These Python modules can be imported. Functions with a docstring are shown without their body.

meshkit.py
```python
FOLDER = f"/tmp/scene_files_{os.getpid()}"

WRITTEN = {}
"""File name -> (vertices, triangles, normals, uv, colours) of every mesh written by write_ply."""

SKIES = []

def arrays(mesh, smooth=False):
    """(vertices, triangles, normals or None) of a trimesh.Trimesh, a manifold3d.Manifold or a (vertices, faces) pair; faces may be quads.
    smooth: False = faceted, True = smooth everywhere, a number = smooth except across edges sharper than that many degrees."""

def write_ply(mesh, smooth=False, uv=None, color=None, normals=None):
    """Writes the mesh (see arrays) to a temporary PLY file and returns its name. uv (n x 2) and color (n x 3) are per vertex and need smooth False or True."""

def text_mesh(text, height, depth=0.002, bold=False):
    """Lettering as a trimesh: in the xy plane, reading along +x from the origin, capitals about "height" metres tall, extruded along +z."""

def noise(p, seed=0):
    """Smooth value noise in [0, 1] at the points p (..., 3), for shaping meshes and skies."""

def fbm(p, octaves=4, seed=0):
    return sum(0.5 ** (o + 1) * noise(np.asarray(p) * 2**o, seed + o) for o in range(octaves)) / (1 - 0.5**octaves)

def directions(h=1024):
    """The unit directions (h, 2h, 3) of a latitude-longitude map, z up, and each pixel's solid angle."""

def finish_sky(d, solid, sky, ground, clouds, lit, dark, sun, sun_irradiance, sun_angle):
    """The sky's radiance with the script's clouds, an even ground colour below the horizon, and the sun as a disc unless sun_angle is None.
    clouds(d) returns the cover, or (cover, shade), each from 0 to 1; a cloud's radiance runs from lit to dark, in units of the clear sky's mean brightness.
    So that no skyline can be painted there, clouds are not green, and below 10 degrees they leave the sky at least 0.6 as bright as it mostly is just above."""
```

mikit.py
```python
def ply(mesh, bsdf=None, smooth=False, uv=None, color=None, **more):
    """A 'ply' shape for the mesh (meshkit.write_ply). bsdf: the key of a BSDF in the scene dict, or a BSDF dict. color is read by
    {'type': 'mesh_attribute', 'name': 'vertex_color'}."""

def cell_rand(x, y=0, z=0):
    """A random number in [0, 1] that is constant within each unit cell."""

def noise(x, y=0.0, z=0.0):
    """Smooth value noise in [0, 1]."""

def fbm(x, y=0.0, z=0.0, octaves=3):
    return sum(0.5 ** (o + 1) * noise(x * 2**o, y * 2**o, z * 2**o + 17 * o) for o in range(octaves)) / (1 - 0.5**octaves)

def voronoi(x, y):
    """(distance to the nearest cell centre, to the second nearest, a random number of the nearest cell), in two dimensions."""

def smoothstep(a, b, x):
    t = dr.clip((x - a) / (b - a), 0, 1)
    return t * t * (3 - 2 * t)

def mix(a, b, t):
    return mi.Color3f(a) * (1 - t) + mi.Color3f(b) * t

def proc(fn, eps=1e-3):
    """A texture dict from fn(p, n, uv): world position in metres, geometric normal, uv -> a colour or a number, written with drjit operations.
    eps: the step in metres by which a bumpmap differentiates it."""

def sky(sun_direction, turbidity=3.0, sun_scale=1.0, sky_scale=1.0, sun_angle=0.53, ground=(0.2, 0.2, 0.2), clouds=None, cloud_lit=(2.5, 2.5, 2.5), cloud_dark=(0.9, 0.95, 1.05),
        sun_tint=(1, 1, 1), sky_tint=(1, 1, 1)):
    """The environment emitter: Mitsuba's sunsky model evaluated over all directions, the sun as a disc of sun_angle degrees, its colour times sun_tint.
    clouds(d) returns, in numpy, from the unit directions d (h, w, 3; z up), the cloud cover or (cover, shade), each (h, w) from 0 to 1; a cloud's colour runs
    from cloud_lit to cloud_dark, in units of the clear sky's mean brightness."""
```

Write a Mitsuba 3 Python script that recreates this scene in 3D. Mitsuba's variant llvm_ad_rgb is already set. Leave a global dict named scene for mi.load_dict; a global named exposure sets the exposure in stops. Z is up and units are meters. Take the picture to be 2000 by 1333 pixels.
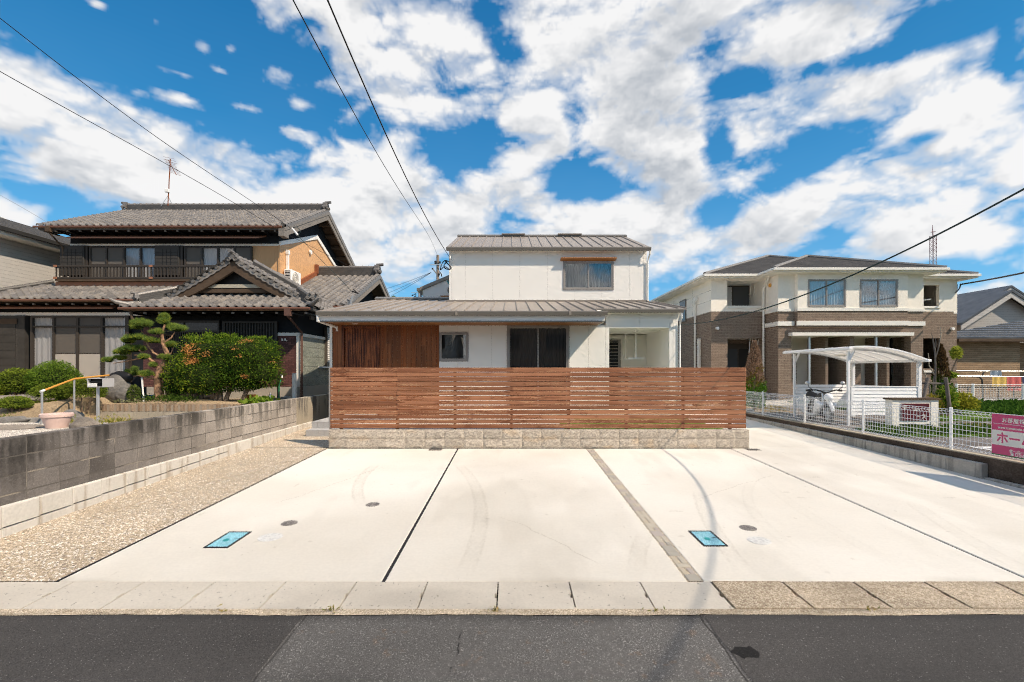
import math, random
import numpy as np, trimesh, mitsuba as mi, drjit as dr, mikit, meshkit
from shapely.geometry import Polygon, box as sbox
from mikit import noise, fbm, voronoi, cell_rand, smoothstep, mix, proc

T = mi.ScalarTransform4f
scene, labels = {}, {}
exposure = 1.83
F, CX, CY, EYE = 925.0, 1000.0, 724.0, 1.754     # lens and eye height worked out from the photograph
scene['camera'] = {'type': 'perspective', 'fov': math.degrees(2 * math.atan(1000 / F)), 'fov_axis': 'x', 'near_clip': 0.05, 'far_clip': 3000.0,
                   'principal_point_offset_x': 0.0, 'principal_point_offset_y': -(CY - 666.5) / 1333,
                   'to_world': T().look_at(origin=[0, 0, EYE], target=[0, 1, EYE], up=[0, 0, 1])}
SUN = np.array([0.87, -0.60, 1.0])
# clouds by direction: (azimuth, elevation, radii, weight), all in degrees; the rest of the sky goes on by the same noise
BLOBS = [(-44.2,20.2,7.1,4.2,0.25),(-37.1,18.8,7.8,2.8,0.25),(-30.7,19.2,7.4,2.6,0.25),(-21.3,21.1,6.7,2.9,0.25),(-46.1,22.7,2.2,1.6,0.22),(-12.8,32.5,6.0,4.9,0.28),(-11.0,28.8,4.2,2.3,0.2),(-19.1,31.7,3.4,2.9,0.16),(-15.7,36.2,4.1,1.5,0.22),(-4.6,33.1,2.6,1.4,0.3),(2.5,26.5,4.2,2.8,0.36),(9.2,35.3,12.1,3.3,0.3),(15.1,30.9,6.1,3.4,0.25),(28.4,32.3,8.3,2.5,0.3),(35.1,30.6,3.9,2.4,0.25),(18.0,25.0,4.9,2.8,0.28),(14.0,23.2,4.6,2.0,0.2),(31.2,25.9,6.7,2.3,0.3),(40.9,24.6,4.1,3.4,0.32),(27.4,24.7,3.3,1.8,0.25),(44.2,20.2,3.3,2.7,0.25),(-12.2,18.9,9.1,2.7,0.2),(-3.1,20.1,7.4,2.4,0.22),(6.2,18.4,4.8,1.6,0.15),(3.1,16.2,14.9,2.3,0.2),(20.7,18.9,4.2,1.4,0.2),(17.4,15.2,6.5,2.2,0.2),(33.8,15.7,4.8,2.1,0.28),(28.4,13.6,5.0,2.0,0.22),(37.9,16.8,4.3,2.2,0.25),(42.6,17.0,4.7,2.1,0.25),(40.9,12.6,4.0,2.0,0.2),(-26.4,16.4,7.9,2.0,0.2),(-37.1,30.5,15.3,3.4,-0.5),(-31.6,27.0,9.3,2.5,-0.36),(-23.4,27.9,2.9,2.2,-0.2),(-29.8,24.0,5.9,1.7,-0.22),(-39.0,26.1,6.1,2.3,-0.2),(-7.7,24.9,4.6,2.9,-0.45),(-0.5,33.4,2.2,2.7,-0.34),(-2.8,36.6,2.0,1.4,-0.22),(8.6,21.3,3.5,2.0,-0.48),(5.3,22.7,2.1,1.3,-0.2),(7.5,27.4,1.6,2.6,-0.26),(25.4,28.6,2.7,1.2,-0.3),(23.4,23.5,2.0,2.8,-0.45),(34.7,28.0,2.8,0.9,-0.38),(41.2,28.6,3.6,1.6,-0.5),(38.7,27.2,2.5,1.1,-0.3),(44.8,28.2,1.8,1.3,-0.2),(46.2,24.5,0.5,2.1,-0.22),(41.6,20.2,2.0,0.7,-0.34),(23.4,17.0,2.5,1.7,-0.45),(28.4,18.7,2.7,1.1,-0.28),(31.0,19.7,2.6,0.8,-0.22),(44.2,9.4,3.3,1.7,-0.18),(-45.9,14.8,2.7,1.5,-0.26),(-42.6,14.7,2.1,1.1,-0.12),(-6.2,16.1,29.6,2.8,0.1),(-41.2,30.1,1.1,0.5,0.54),(-36.9,30.4,0.5,0.4,0.48),(-33.2,29.8,1.3,0.9,0.54),(-30.6,30.3,0.8,0.6,0.48),(-36.7,27.2,1.6,0.4,0.46),(-31.6,28.3,1.8,0.5,0.52),(-34.3,27.1,1.2,0.3,0.44),(-35.1,25.1,2.6,0.7,0.4),(-26.4,29.1,3.1,1.1,0.38),(-23.9,27.2,1.9,0.8,0.52),(-29.3,25.8,1.9,0.5,0.38),(-24.9,24.4,2.0,0.6,0.44)]

def clouds(d):
    az=np.degrees(np.arctan2(d[...,0],d[...,1])); el=np.degrees(np.arcsin(np.clip(d[...,2],-1,1)))
    k=np.array([1,1,1.45])*6.2
    def field(d):
        q=d*k
        w=np.stack([meshkit.fbm(q*1.7+7,3,5),meshkit.fbm(q*1.7+31,3,6),meshkit.fbm(q*1.7+57,3,7)],-1)-.5
        q=q+w*.45
        n=(meshkit.fbm(q*1.5+3,5,11)-.5)*1.1+.5
        p1=np.abs(2*meshkit.noise(q*2.3+5,13)-1); p2=np.abs(2*meshkit.noise(q*4.9+9,17)-1); p3=np.abs(2*meshkit.noise(q*10.3+2,19)-1); p4=np.abs(2*meshkit.noise(q*21+4,29)-1); p5=np.abs(2*meshkit.noise(q*43+4,39)-1)
        return n+.15*(p1-.5)+.12*(p2-.5)+.085*(p3-.5)+.055*(p4-.5)+.035*(p5-.5)
    b=np.full(az.shape,.085)
    for a,e,ra,re,wt in BLOBS:
        da=(az-a+180)%360-180
        b=b+1.05*wt*np.exp(-(da/ra)**2-((el-e)/re)**2)
    b=np.clip(b,-.40,.25)+.10*np.exp(-np.maximum(el,0)/15)
    n=field(d); x=n+b
    thin=meshkit.fbm(d*k*1.3+19,4,61)
    t=np.clip((x-.40)/(.20+.16*thin),0,1); c=t**1.35*(1.35-.35*t)*.985
    up=d+np.array([.02,-.015,.035]); up=up/np.linalg.norm(up,axis=-1,keepdims=True)
    occ=field(up)-n
    dens=np.clip((x-.52)/.35,0,1)
    soft=meshkit.fbm(d*k*.6+77,4,41)
    s=np.clip(.03+occ*2.4*np.clip(dens*3,0,1)+(soft-.40)*2.6*np.clip(dens*1.3,0,1)+.16*dens,0,.95)
    veil=.42*np.exp(-np.maximum(el,0)/9)*(.5+thin)
    return np.clip(np.maximum(c,0)+(1-c)*veil,0,1),s

scene['sky'] = mikit.sky(SUN.tolist(), turbidity=2.6, clouds=clouds, cloud_lit=(3.42, 3.40, 3.38), cloud_dark=(1.75, 1.88, 2.05), sky_tint=(0.13, 0.88, 1.14), sun_tint=(0.95, 0.965, 1.03), ground=(.3, .28, .25))

# ---------------------------------------------------------------- helpers
count = {}
def K(base):
    n = count.get(base, 0); count[base] = n + 1
    return base if n == 0 else f'{base}_{n:03d}'

class MB:
    def __init__(self): self.v, self.f, self.n = [], [], 0
    def add(self, v, f):
        v = np.asarray(v, float).reshape(-1, 3); f = np.asarray(f, int)
        if f.shape[1] == 4: f = np.vstack([f[:, [0, 1, 2]], f[:, [0, 2, 3]]])
        self.v.append(v); self.f.append(f + self.n); self.n += len(v); return self
    def mesh(self): return np.vstack(self.v), np.vstack(self.f)
    def tm(self, m): return self.add(m.vertices, m.faces)
    def box(self, x0, x1, y0, y1, z0, z1, c=0.0):
        if c <= 0:
            v = [(x, y, z) for z in (z0, z1) for y in (y0, y1) for x in (x0, x1)]
            return self.add(v, [(0, 2, 3, 1), (4, 5, 7, 6), (0, 1, 5, 4), (2, 6, 7, 3), (0, 4, 6, 2), (1, 3, 7, 5)])
        P = []
        for sx in (0, 1):
            for sy in (0, 1):
                for sz in (0, 1):
                    x, y, z = (x0, x1)[sx], (y0, y1)[sy], (z0, z1)[sz]
                    dx, dy, dz = c * (1 - 2 * sx), c * (1 - 2 * sy), c * (1 - 2 * sz)
                    P += [(x + dx, y + dy, z), (x + dx, y, z + dz), (x, y + dy, z + dz)]
        h = trimesh.convex.convex_hull(np.array(P)); return self.add(h.vertices, h.faces)
    def prism(self, pts, d, axis='y', at=0.0):
        """polygon pts (2-D, any winding, may be concave) extruded by d along an axis, from 'at'; for y pts are (x,z), for x (y,z), for z (x,y)"""
        m = trimesh.creation.extrude_polygon(Polygon(pts), abs(d), engine='earcut')
        a, b = m.vertices[:, :2], m.vertices[:, 2] * np.sign(d) + at
        v = {'y': np.c_[a[:, 0], b, a[:, 1]], 'x': np.c_[b, a[:, 0], a[:, 1]], 'z': np.c_[a, b]}[axis]
        f = m.faces
        mm = trimesh.Trimesh(v, f, process=False)
        if mm.volume < 0: f = f[:, ::-1]
        return self.add(v, f)
    def tube(self, pts, r, n=6, cap=True):
        p = np.asarray(pts, float); r = np.broadcast_to(np.asarray(r, float), (len(p),))
        t = np.gradient(p, axis=0); t /= np.linalg.norm(t, axis=1, keepdims=True) + 1e-12
        ref = np.where(np.abs(t[:, 2:]) < .9, [0, 0, 1.], [1., 0, 0])
        a = np.cross(t, ref); a /= np.linalg.norm(a, axis=1, keepdims=True) + 1e-12
        b = np.cross(t, a); g = np.arange(n) * 2 * np.pi / n
        v = p[:, None] + r[:, None, None] * (np.cos(g)[None, :, None] * a[:, None] + np.sin(g)[None, :, None] * b[:, None])
        f = [(i * n + j, (i + 1) * n + j, (i + 1) * n + (j + 1) % n, i * n + (j + 1) % n) for i in range(len(p) - 1) for j in range(n)]
        v = v.reshape(-1, 3); self.add(v, f)
        if cap:
            self.add(v[:n], [(0, j, j + 1) for j in range(1, n - 1)]); self.add(v[-n:], [(0, j + 1, j) for j in range(1, n - 1)])
        return self
    def cyl(self, x, y, z0, z1, r, n=12, r1=None): return self.tube([(x, y, z0), (x, y, z1)], [r, r if r1 is None else r1], n)
    def quad(self, a, b, c, d): return self.add([a, b, c, d], [(0, 1, 2), (0, 2, 3)])
    def lathe(self, prof, cx, cy, n=24):
        """prof: (r, z) from bottom outside over to the inside"""
        prof = np.asarray(prof, float); g = np.arange(n) * 2 * np.pi / n
        v = np.stack([cx + prof[:, 0][:, None] * np.cos(g), cy + prof[:, 0][:, None] * np.sin(g), np.repeat(prof[:, 1][:, None], n, 1)], -1)
        m = len(prof)
        f = [(i * n + j, i * n + (j + 1) % n, (i + 1) * n + (j + 1) % n, (i + 1) * n + j) for i in range(m - 1) for j in range(n)]
        return self.add(v.reshape(-1, 3), f)

def put(key, mesh, bsdf, smooth=False, **kw):
    key = K(key)
    if isinstance(mesh, MB): mesh = mesh.mesh()
    scene[key] = mikit.ply(mesh, bsdf, smooth, **kw)
    return key
def again(key, ply, to_world):
    key = K(key); scene[key] = {**ply, 'to_world': to_world}; return key
def BX(x0, x1, y0, y1, z0, z1, c=0.0): return MB().box(x0, x1, y0, y1, z0, z1, c)
def thing(name, label, cat, group=None):
    key = K(name); labels[key] = {'label': label, 'category': cat}
    if group: labels[key]['group'] = group
    return key
def tag(key, label, cat, group=None):
    labels[key] = {'label': label, 'category': cat}
    if group: labels[key]['group'] = group
    return key
def kind(key, k, label=None):
    labels[key] = {**labels.get(key, {}), 'kind': k}
    if label: labels[key]['label'] = label
    return key
def X_(px, Y): return (px - CX) / F * Y
def Z_(py, Y): return EYE - (py - CY) / F * Y
SLOPE = 0.0249
def G(y): return SLOPE * (min(y, 22.0) - 3.94)       # the site rises gently away from the road

# ---------------------------------------------------------------- materials
def rgb(*c): return {'type': 'rgb', 'value': list(c)}
def mat(name, col, rough=0.6, spec=0.3, bump=None, bscale=1.0, two=True, **kw):
    c = col if isinstance(col, dict) else rgb(*col)
    b = {'type': 'principled', 'base_color': c, 'roughness': rough, 'specular': spec, **kw}
    if bump is not None: b = {'type': 'bumpmap', 'arbitrary': bump, 'scale': bscale, 'nested': b}
    scene[name] = {'type': 'twosided', 'nested': b} if two else b
    return name
VC = {'type': 'mesh_attribute', 'name': 'vertex_color'}
def c3(r, g, b): return mi.Color3f(r, g, b)

mat('m_white', (.78, .77, .75), .45)
mat('m_trim', (.80, .77, .70), .5)
mat('m_white_metal', (.80, .81, .82), .35)
mat('m_dark_metal', (.035, .034, .033), .4)
mat('m_black', (.012, .012, .013), .5)
mat('m_rubber', (.02, .02, .022), .7)
mat('m_bronze', (.15, .138, .122), .35, .5)           # stainless-bronze gutters
mat('m_roof_metal', proc(lambda p, n, uv: mix((.225, .195, .165), (.27, .235, .205), fbm(p.x * 1.3, p.y * .5, p.z)) ), .38, .5)
mat('m_alu', (.27, .25, .235), .32, .5)
mat('m_alu_dark', (.10, .085, .07), .4)
mat('m_inside', (.10, .095, .09), .9)
mat('m_inside_dark', (.02, .02, .02), .9)
mat('m_curtain', (.62, .62, .62), .9)
mat('m_curtain_grey', (.10, .105, .11), .9)
mat('m_curtain_teal', (.035, .055, .06), .9)
mat('m_curtain_dark', (.022, .022, .024), .9)
mat('m_steel', (.55, .56, .57), .3, .5, metallic=.6)
mat('m_copper', (.30, .13, .075), .45, .4)
mat('m_rust', (.22, .075, .035), .7)
mat('m_black_wall', proc(lambda p, n, uv: mix((.016, .019, .023), (.026, .029, .034), fbm(p.x * 3, p.y * 3, p.z * 3))), .9, .1)
mat('m_dark_wood', proc(lambda p, n, uv: mix((.055, .036, .024), (.12, .085, .06), fbm(p.x * 4 + p.z * 2, p.y * 9, p.z * 5))), .75, .2)
mat('m_vc', VC, .75, .2)
mat('m_vc_gloss', VC, .42, .4)
scene['m_leaf'] = {'type': 'principledthin', 'base_color': VC, 'roughness': .5, 'diff_trans': .7, 'spec_trans': 0.0, 'eta': 1.4}
scene['m_glass'] = {'type': 'thindielectric', 'int_ior': 1.85}
scene['m_glass_soft'] = {'type': 'thindielectric', 'int_ior': 1.5}

# ================================================================ ground, road, gutter, parking lot
rng = random.Random(5); nr = np.random.default_rng(5)
CZ = lambda x, y, z: fbm(x, y, z)

def f_ground(p, n, uv):
    return mix((.16, .145, .11), (.12, .135, .07), smoothstep(.4, .65, fbm(p.x * .12, p.y * .12, 3))) * (.8 + .4 * noise(p.x * 9, p.y * 9, 0))
mat('m_ground', proc(f_ground), .95, .1)

def speck(p, s, lo, hi):
    d1, d2, r = voronoi(p.x * s, p.y * s)
    return mix(lo, hi, r) , d1, d2

def f_asph_old(p, n, uv):
    d1, d2, r = voronoi(p.x * 150, p.y * 150); d3, d4, r2 = voronoi(p.x * 310 + 5, p.y * 310)
    grain = mix((.062, .060, .058), (.165, .160, .155), .55 * r * r + .45 * r2) + mi.Color3f(.12, .118, .115) * smoothstep(.90, .99, r)
    big = fbm(p.x * 1.1, p.y * 1.1, 2, 4); wheel = smoothstep(.4, .65, fbm(p.x * .25, p.y * 2.2, 5, 3))
    c = grain * (.68 + .55 * big) * (1 - .16 * wheel)
    w = .05 * (fbm(p.x * 6, p.y * 6, 9) - .5)
    crack = smoothstep(.008, .002, dr.abs(p.x + .36 - .10 * (p.y - 3) + w * 2)) * smoothstep(2.78, 2.86, p.y) * smoothstep(3.24, 3.18, p.y) * smoothstep(.35, .55, noise(p.x * 25, p.y * 25, 0))
    crack = dr.maximum(crack, smoothstep(.010, .003, dr.abs(p.x - 1.36 + .5 * w)) * .8); crack = dr.maximum(crack, smoothstep(.010, .003, dr.abs(p.x + 1.49 + .4 * w)) * .6)
    rust = smoothstep(.78, .84, noise(p.x * 9, p.y * 9, 31)) * smoothstep(.5, .7, noise(p.x * 40, p.y * 40, 5)) * .45
    grime = smoothstep(3.30, 3.43, p.y + .05 * (fbm(p.x * 5, p.y * 5, 7) - .5)) * .35
    c = c * (1 - .8 * crack) * (1 - grime)
    return mix(c, c * mi.Color3f(1.4, 1.0, .70), rust)
mat('m_asphalt_old', proc(f_asph_old), .85, .25, proc(lambda p, n, uv: voronoi(p.x * 150, p.y * 150)[0]), .003)
def f_asph_new(p, n, uv):
    d1, d2, r = voronoi(p.x * 170, p.y * 170)
    c = mi.Color3f(.058, .055, .053) * (.70 + .6 * r) + mi.Color3f(.10, .098, .095) * smoothstep(.975, .998, r)
    c = c * (.70 + .6 * fbm(p.x * .9, p.y * .9, 7, 4)) * (1 - .18 * smoothstep(.4, .65, fbm(p.x * .2, p.y * 2.0, 15, 3))) * (1 - .25 * smoothstep(3.30, 3.43, p.y))
    blob = smoothstep(.062, .052, dr.sqrt(dr.square((p.x - 1.475) * .72) + dr.square((p.y - 2.995) * .9)) + .03 * (noise(p.x * 30, p.y * 30, 2) - .5))
    return c * (1 - .8 * blob)
mat('m_asphalt_new', proc(f_asph_new), .8, .25, proc(lambda p, n, uv: voronoi(p.x * 130, p.y * 130)[0]), .002)
def f_shoulder(p, n, uv):
    d1, d2, r = voronoi(p.x * 90, p.y * 90)
    return mix((.30, .24, .17), (.55, .48, .38), r) * (.5 + .75 * fbm(p.x * 4, p.y * 12, 1)) * (.6 + .6 * smoothstep(.0, .35, d2 - d1))
mat('m_shoulder', proc(f_shoulder), .9, .15, proc(lambda p, n, uv: -voronoi(p.x * 90, p.y * 90)[0]), .004)

def f_gut_new(p, n, uv):
    b = fbm(p.x * 1.5, p.y * 3, 4); s = noise(p.x * 90, p.y * 90, 8); pit = smoothstep(.90, .96, noise(p.x * 45, p.y * 45, 3))
    stain = smoothstep(.55, .75, fbm(p.x * 1.1, p.y * 2.2, 21))
    return mix((.44, .405, .35), (.52, .485, .425), b) * (.95 + .1 * s) * (1 - .45 * pit) * (1 - .14 * stain)
mat('m_gutter_new', proc(f_gut_new), .8, .2, proc(lambda p, n, uv: noise(p.x * 120, p.y * 120, p.z * 120)), .0006)
def f_gut_old(p, n, uv):
    d1, d2, r = voronoi(p.x * 75, p.y * 75)
    c = mix((.24, .19, .135), (.47, .40, .31), r) * (.68 + .55 * fbm(p.x * 2.2, p.y * 3.5, 6))
    return c * (.72 + .45 * smoothstep(.0, .3, d2 - d1))
mat('m_gutter_old', proc(f_gut_old), .9, .15, proc(lambda p, n, uv: -voronoi(p.x * 75, p.y * 75)[0]), .004)

# tyre marks that cars have left on the slab: arcs (centre x, centre y, radius, angle from, to, width, strength)
def circ3(a, b, c):
    ax, ay = a; bx, by = b; cx, cy = c
    d = 2 * (ax * (by - cy) + bx * (cy - ay) + cx * (ay - by))
    ux = ((ax*ax+ay*ay)*(by-cy) + (bx*bx+by*by)*(cy-ay) + (cx*cx+cy*cy)*(ay-by)) / d
    uy = ((ax*ax+ay*ay)*(cx-bx) + (bx*bx+by*by)*(ax-cx) + (cx*cx+cy*cy)*(bx-ax)) / d
    return ux, uy, math.hypot(ax-ux, ay-uy)
MARKS = [((-2.37, 8.3), (-2.24, 6.9), (-1.88, 5.95), .19, .30), ((-.95, 8.3), (-.40, 6.0), (-.42, 4.0), .20, .20), ((2.62, 6.65), (2.30, 5.6), (2.02, 4.05), .20, .26),
         ((3.75, 7.3), (3.05, 6.1), (2.75, 4.4), .17, .10), ((1.45, 5.1), (1.20, 4.5), (1.05, 4.0), .20, .20), ((5.2, 6.2), (4.7, 4.9), (4.45, 4.0), .21, .15),
         ((2.45, 8.4), (2.95, 7.4), (3.9, 5.2), .18, .09), ((4.35, 8.8), (3.7, 6.7), (3.45, 4.2), .19, .08)]
ARCS = [(*circ3(a, b, c), min(a[1], c[1]), max(a[1], c[1]), w, s * .5, (b[0] > (a[0] + c[0]) / 2)) for a, b, c, w, s in MARKS]
def f_lot(p, n, uv):
    b = fbm(p.x * .6, p.y * .6, 4, 4); fine = noise(p.x * 60, p.y * 60, 1)
    broom = noise(p.x * 9, p.y * 240, 1)
    c = mix((.60, .57, .51), (.66, .635, .58), smoothstep(.3, .7, b)) * (.965 + .05 * fine + .03 * broom)
    dark = mi.Float(0)
    for cx, cy, r, y0, y1, w, s, right in ARCS:
        d = dr.sqrt(dr.square(p.x - cx) + dr.square(p.y - cy)) - r
        side = p.x > cx if right else p.x < cx
        tread = .45 + .55 * smoothstep(.35, .6, noise(d * 70, p.y * 26, 3))
        m = smoothstep(w / 2, w / 2 - .03, dr.abs(d)) * smoothstep(y0 - .02, y0 + .5, p.y) * smoothstep(y1, y1 - .25, p.y) * tread * (.45 + .55 * smoothstep(w / 2 - .07, w / 2 - .02, dr.abs(d)))
        dark = dark + dr.select(side, m * s, 0)
    q1 = fbm(p.x * .35 + 3, p.y * .35, 8, 4); q2 = fbm(p.x * 1.7, p.y * .5, 12, 4)
    dark = dark + .09 * smoothstep(.50, .68, q1) + .07 * smoothstep(.52, .70, q2)
    wv = fbm(p.x * 2.3, p.y * 2.3, 44, 3)
    for (cx0, cy0, ca, cs, ln) in ((-2.6, 7.1, .35, .94, 1.3), (.35, 4.9, -.6, .8, .9), (3.3, 6.9, .8, .6, 1.2)):
        al = (p.x - cx0) * ca + (p.y - cy0) * cs; ac = (p.x - cx0) * cs - (p.y - cy0) * ca + .16 * (wv - .5)
        dark = dark + .28 * smoothstep(.0055, .002, dr.abs(ac)) * smoothstep(ln, ln - .4, dr.abs(al))
    spots = smoothstep(.955, .985, noise(p.x * 7.3, p.y * 7.3, 40)) * .12
    speckle = smoothstep(.985, .995, noise(p.x * 31, p.y * 31, 77)) * .3
    edge = smoothstep(4.10, 3.95, p.y + .12 * noise(p.x * 5, p.y * 5, 3)) * smoothstep(.35, .7, noise(p.x * 1.6, 0, 9)) * .18
    return c * (1 - dr.minimum(dark + spots + speckle + edge, .7) * mi.Color3f(.95, 1.0, 1.08))
mat('m_lot', proc(f_lot), .75, .2, proc(lambda p, n, uv: noise(p.x * 150, p.y * 150, 1) + .8 * noise(p.x * 12, p.y * 200, 2)), .0004)

def f_pebble(p, n, uv):
    q = mi.Point3f(p.x, p.y, p.z)
    d1, d2, r = voronoi(q.x * 62, q.y * 62)
    d3, d4, r2 = voronoi(q.x * 118 + 9, q.y * 118)
    a = mix((.31, .235, .155), (.62, .53, .41), r); a = mix(a, mi.Color3f(.80, .76, .70), smoothstep(.86, .9, r)); a = mix(a, mi.Color3f(.22, .19, .16), smoothstep(.10, .05, r))
    return a * (.55 + .55 * smoothstep(.02, .30, d2 - d1)) * (.85 + .3 * r2) * (.82 + .36 * fbm(p.x * 1.2, p.y * 1.2, 3))
mat('m_pebble', proc(f_pebble), .7, .3, proc(lambda p, n, uv: -voronoi(p.x * 62, p.y * 62)[0]), .006)

# ground as one sheet that bends where the slope ends
def sheet(x0, x1, ys, dz, nx=1):
    m = MB(); xs = np.linspace(x0, x1, nx + 1)
    v = [(x, y, (SLOPE * (y - 3.94) if y < 22 else G(22)) + dz) for y in ys for x in xs]; k = nx + 1
    f = [(i * k + j, i * k + j + 1, (i + 1) * k + j + 1, (i + 1) * k + j) for i in range(len(ys) - 1) for j in range(nx)]
    return m.add(v, f)
kind(put('ground', sheet(-900, 900, [-60, 0, 10, 22, 100, 1500], -.06, 4), 'm_ground'), 'structure')
kind(put('road', sheet(-120, 120, [-4, 3.436], -.008, 40), 'm_asphalt_old'), 'structure')
kind(put('road__patch', sheet(-120, -1.505, [-3.8, 3.430], -.004, 10), 'm_asphalt_new'), 'structure')
e = [(1.378 + .02 * (nr.random() - .5), y) for y in np.linspace(-3.8, 3.430, 60)]
kind(put('road__patch', MB().add([(q[0], q[1], SLOPE * (q[1] - 3.94) - .004) for q in e] + [(120, q[1], SLOPE * (q[1] - 3.94) - .004) for q in e], [(i, i + 60, i + 61, i + 1) for i in range(59)]), 'm_asphalt_new'), 'structure')
# ragged mortar shoulder between gutter and asphalt
e = [(x, 3.432 - .012 * nr.random() - .006 * math.sin(x * 3)) for x in np.linspace(-14, 14, 281)]
kind(put('road__shoulder', MB().add([(x, y, SLOPE * (y - 3.94) - .001) for x, y in e] + [(x, 3.53, SLOPE * (3.53 - 3.94) - .001) for x, _ in e], [(i, i + 1, i + 282, i + 281) for i in range(280)]), 'm_shoulder'), 'structure')
kind(put('road__shoulder', sheet(-40, -14, [3.43, 3.53], -.001), 'm_shoulder'), 'structure'); kind(put('road__shoulder', sheet(14, 40, [3.43, 3.53], -.001), 'm_shoulder'), 'structure')
# gutter: dark channel below, a row of covers with hand holes on it
kind(put('gutter', sheet(-40, 40, [3.50, 3.94], -.05), 'm_black'), 'structure')
pitch = .587; xg = 1.647
for k in range(-20, 24):
    new = k < 0
    x0, x1 = xg + k * pitch, xg + (k + 1) * pitch
    g = .0055 if new else .010
    dz = .0 if new else (.004 + .005 * rng.random())
    y0, y1, hy = 3.506 + (0 if new else .004 * rng.random()), 3.928, 3.70 + .01 * rng.random()
    hw, hh = (.016, .034) if new else (.012, .05)
    pts = [(x0 + g, y0), (x1 - g, y0), (x1 - g, hy - hh), (x1 - g - hw, hy - hh), (x1 - g - hw, hy + hh), (x1 - g, hy + hh), (x1 - g, y1), (x0 + g, y1)]
    m = trimesh.creation.extrude_polygon(Polygon(pts), .04, engine='earcut')
    v = m.vertices.copy(); v[:, 2] += SLOPE * (v[:, 1] - 3.94) - .04 + dz
    put('gutter__cover', (v, m.faces), 'm_gutter_new' if new else 'm_gutter_old')

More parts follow.
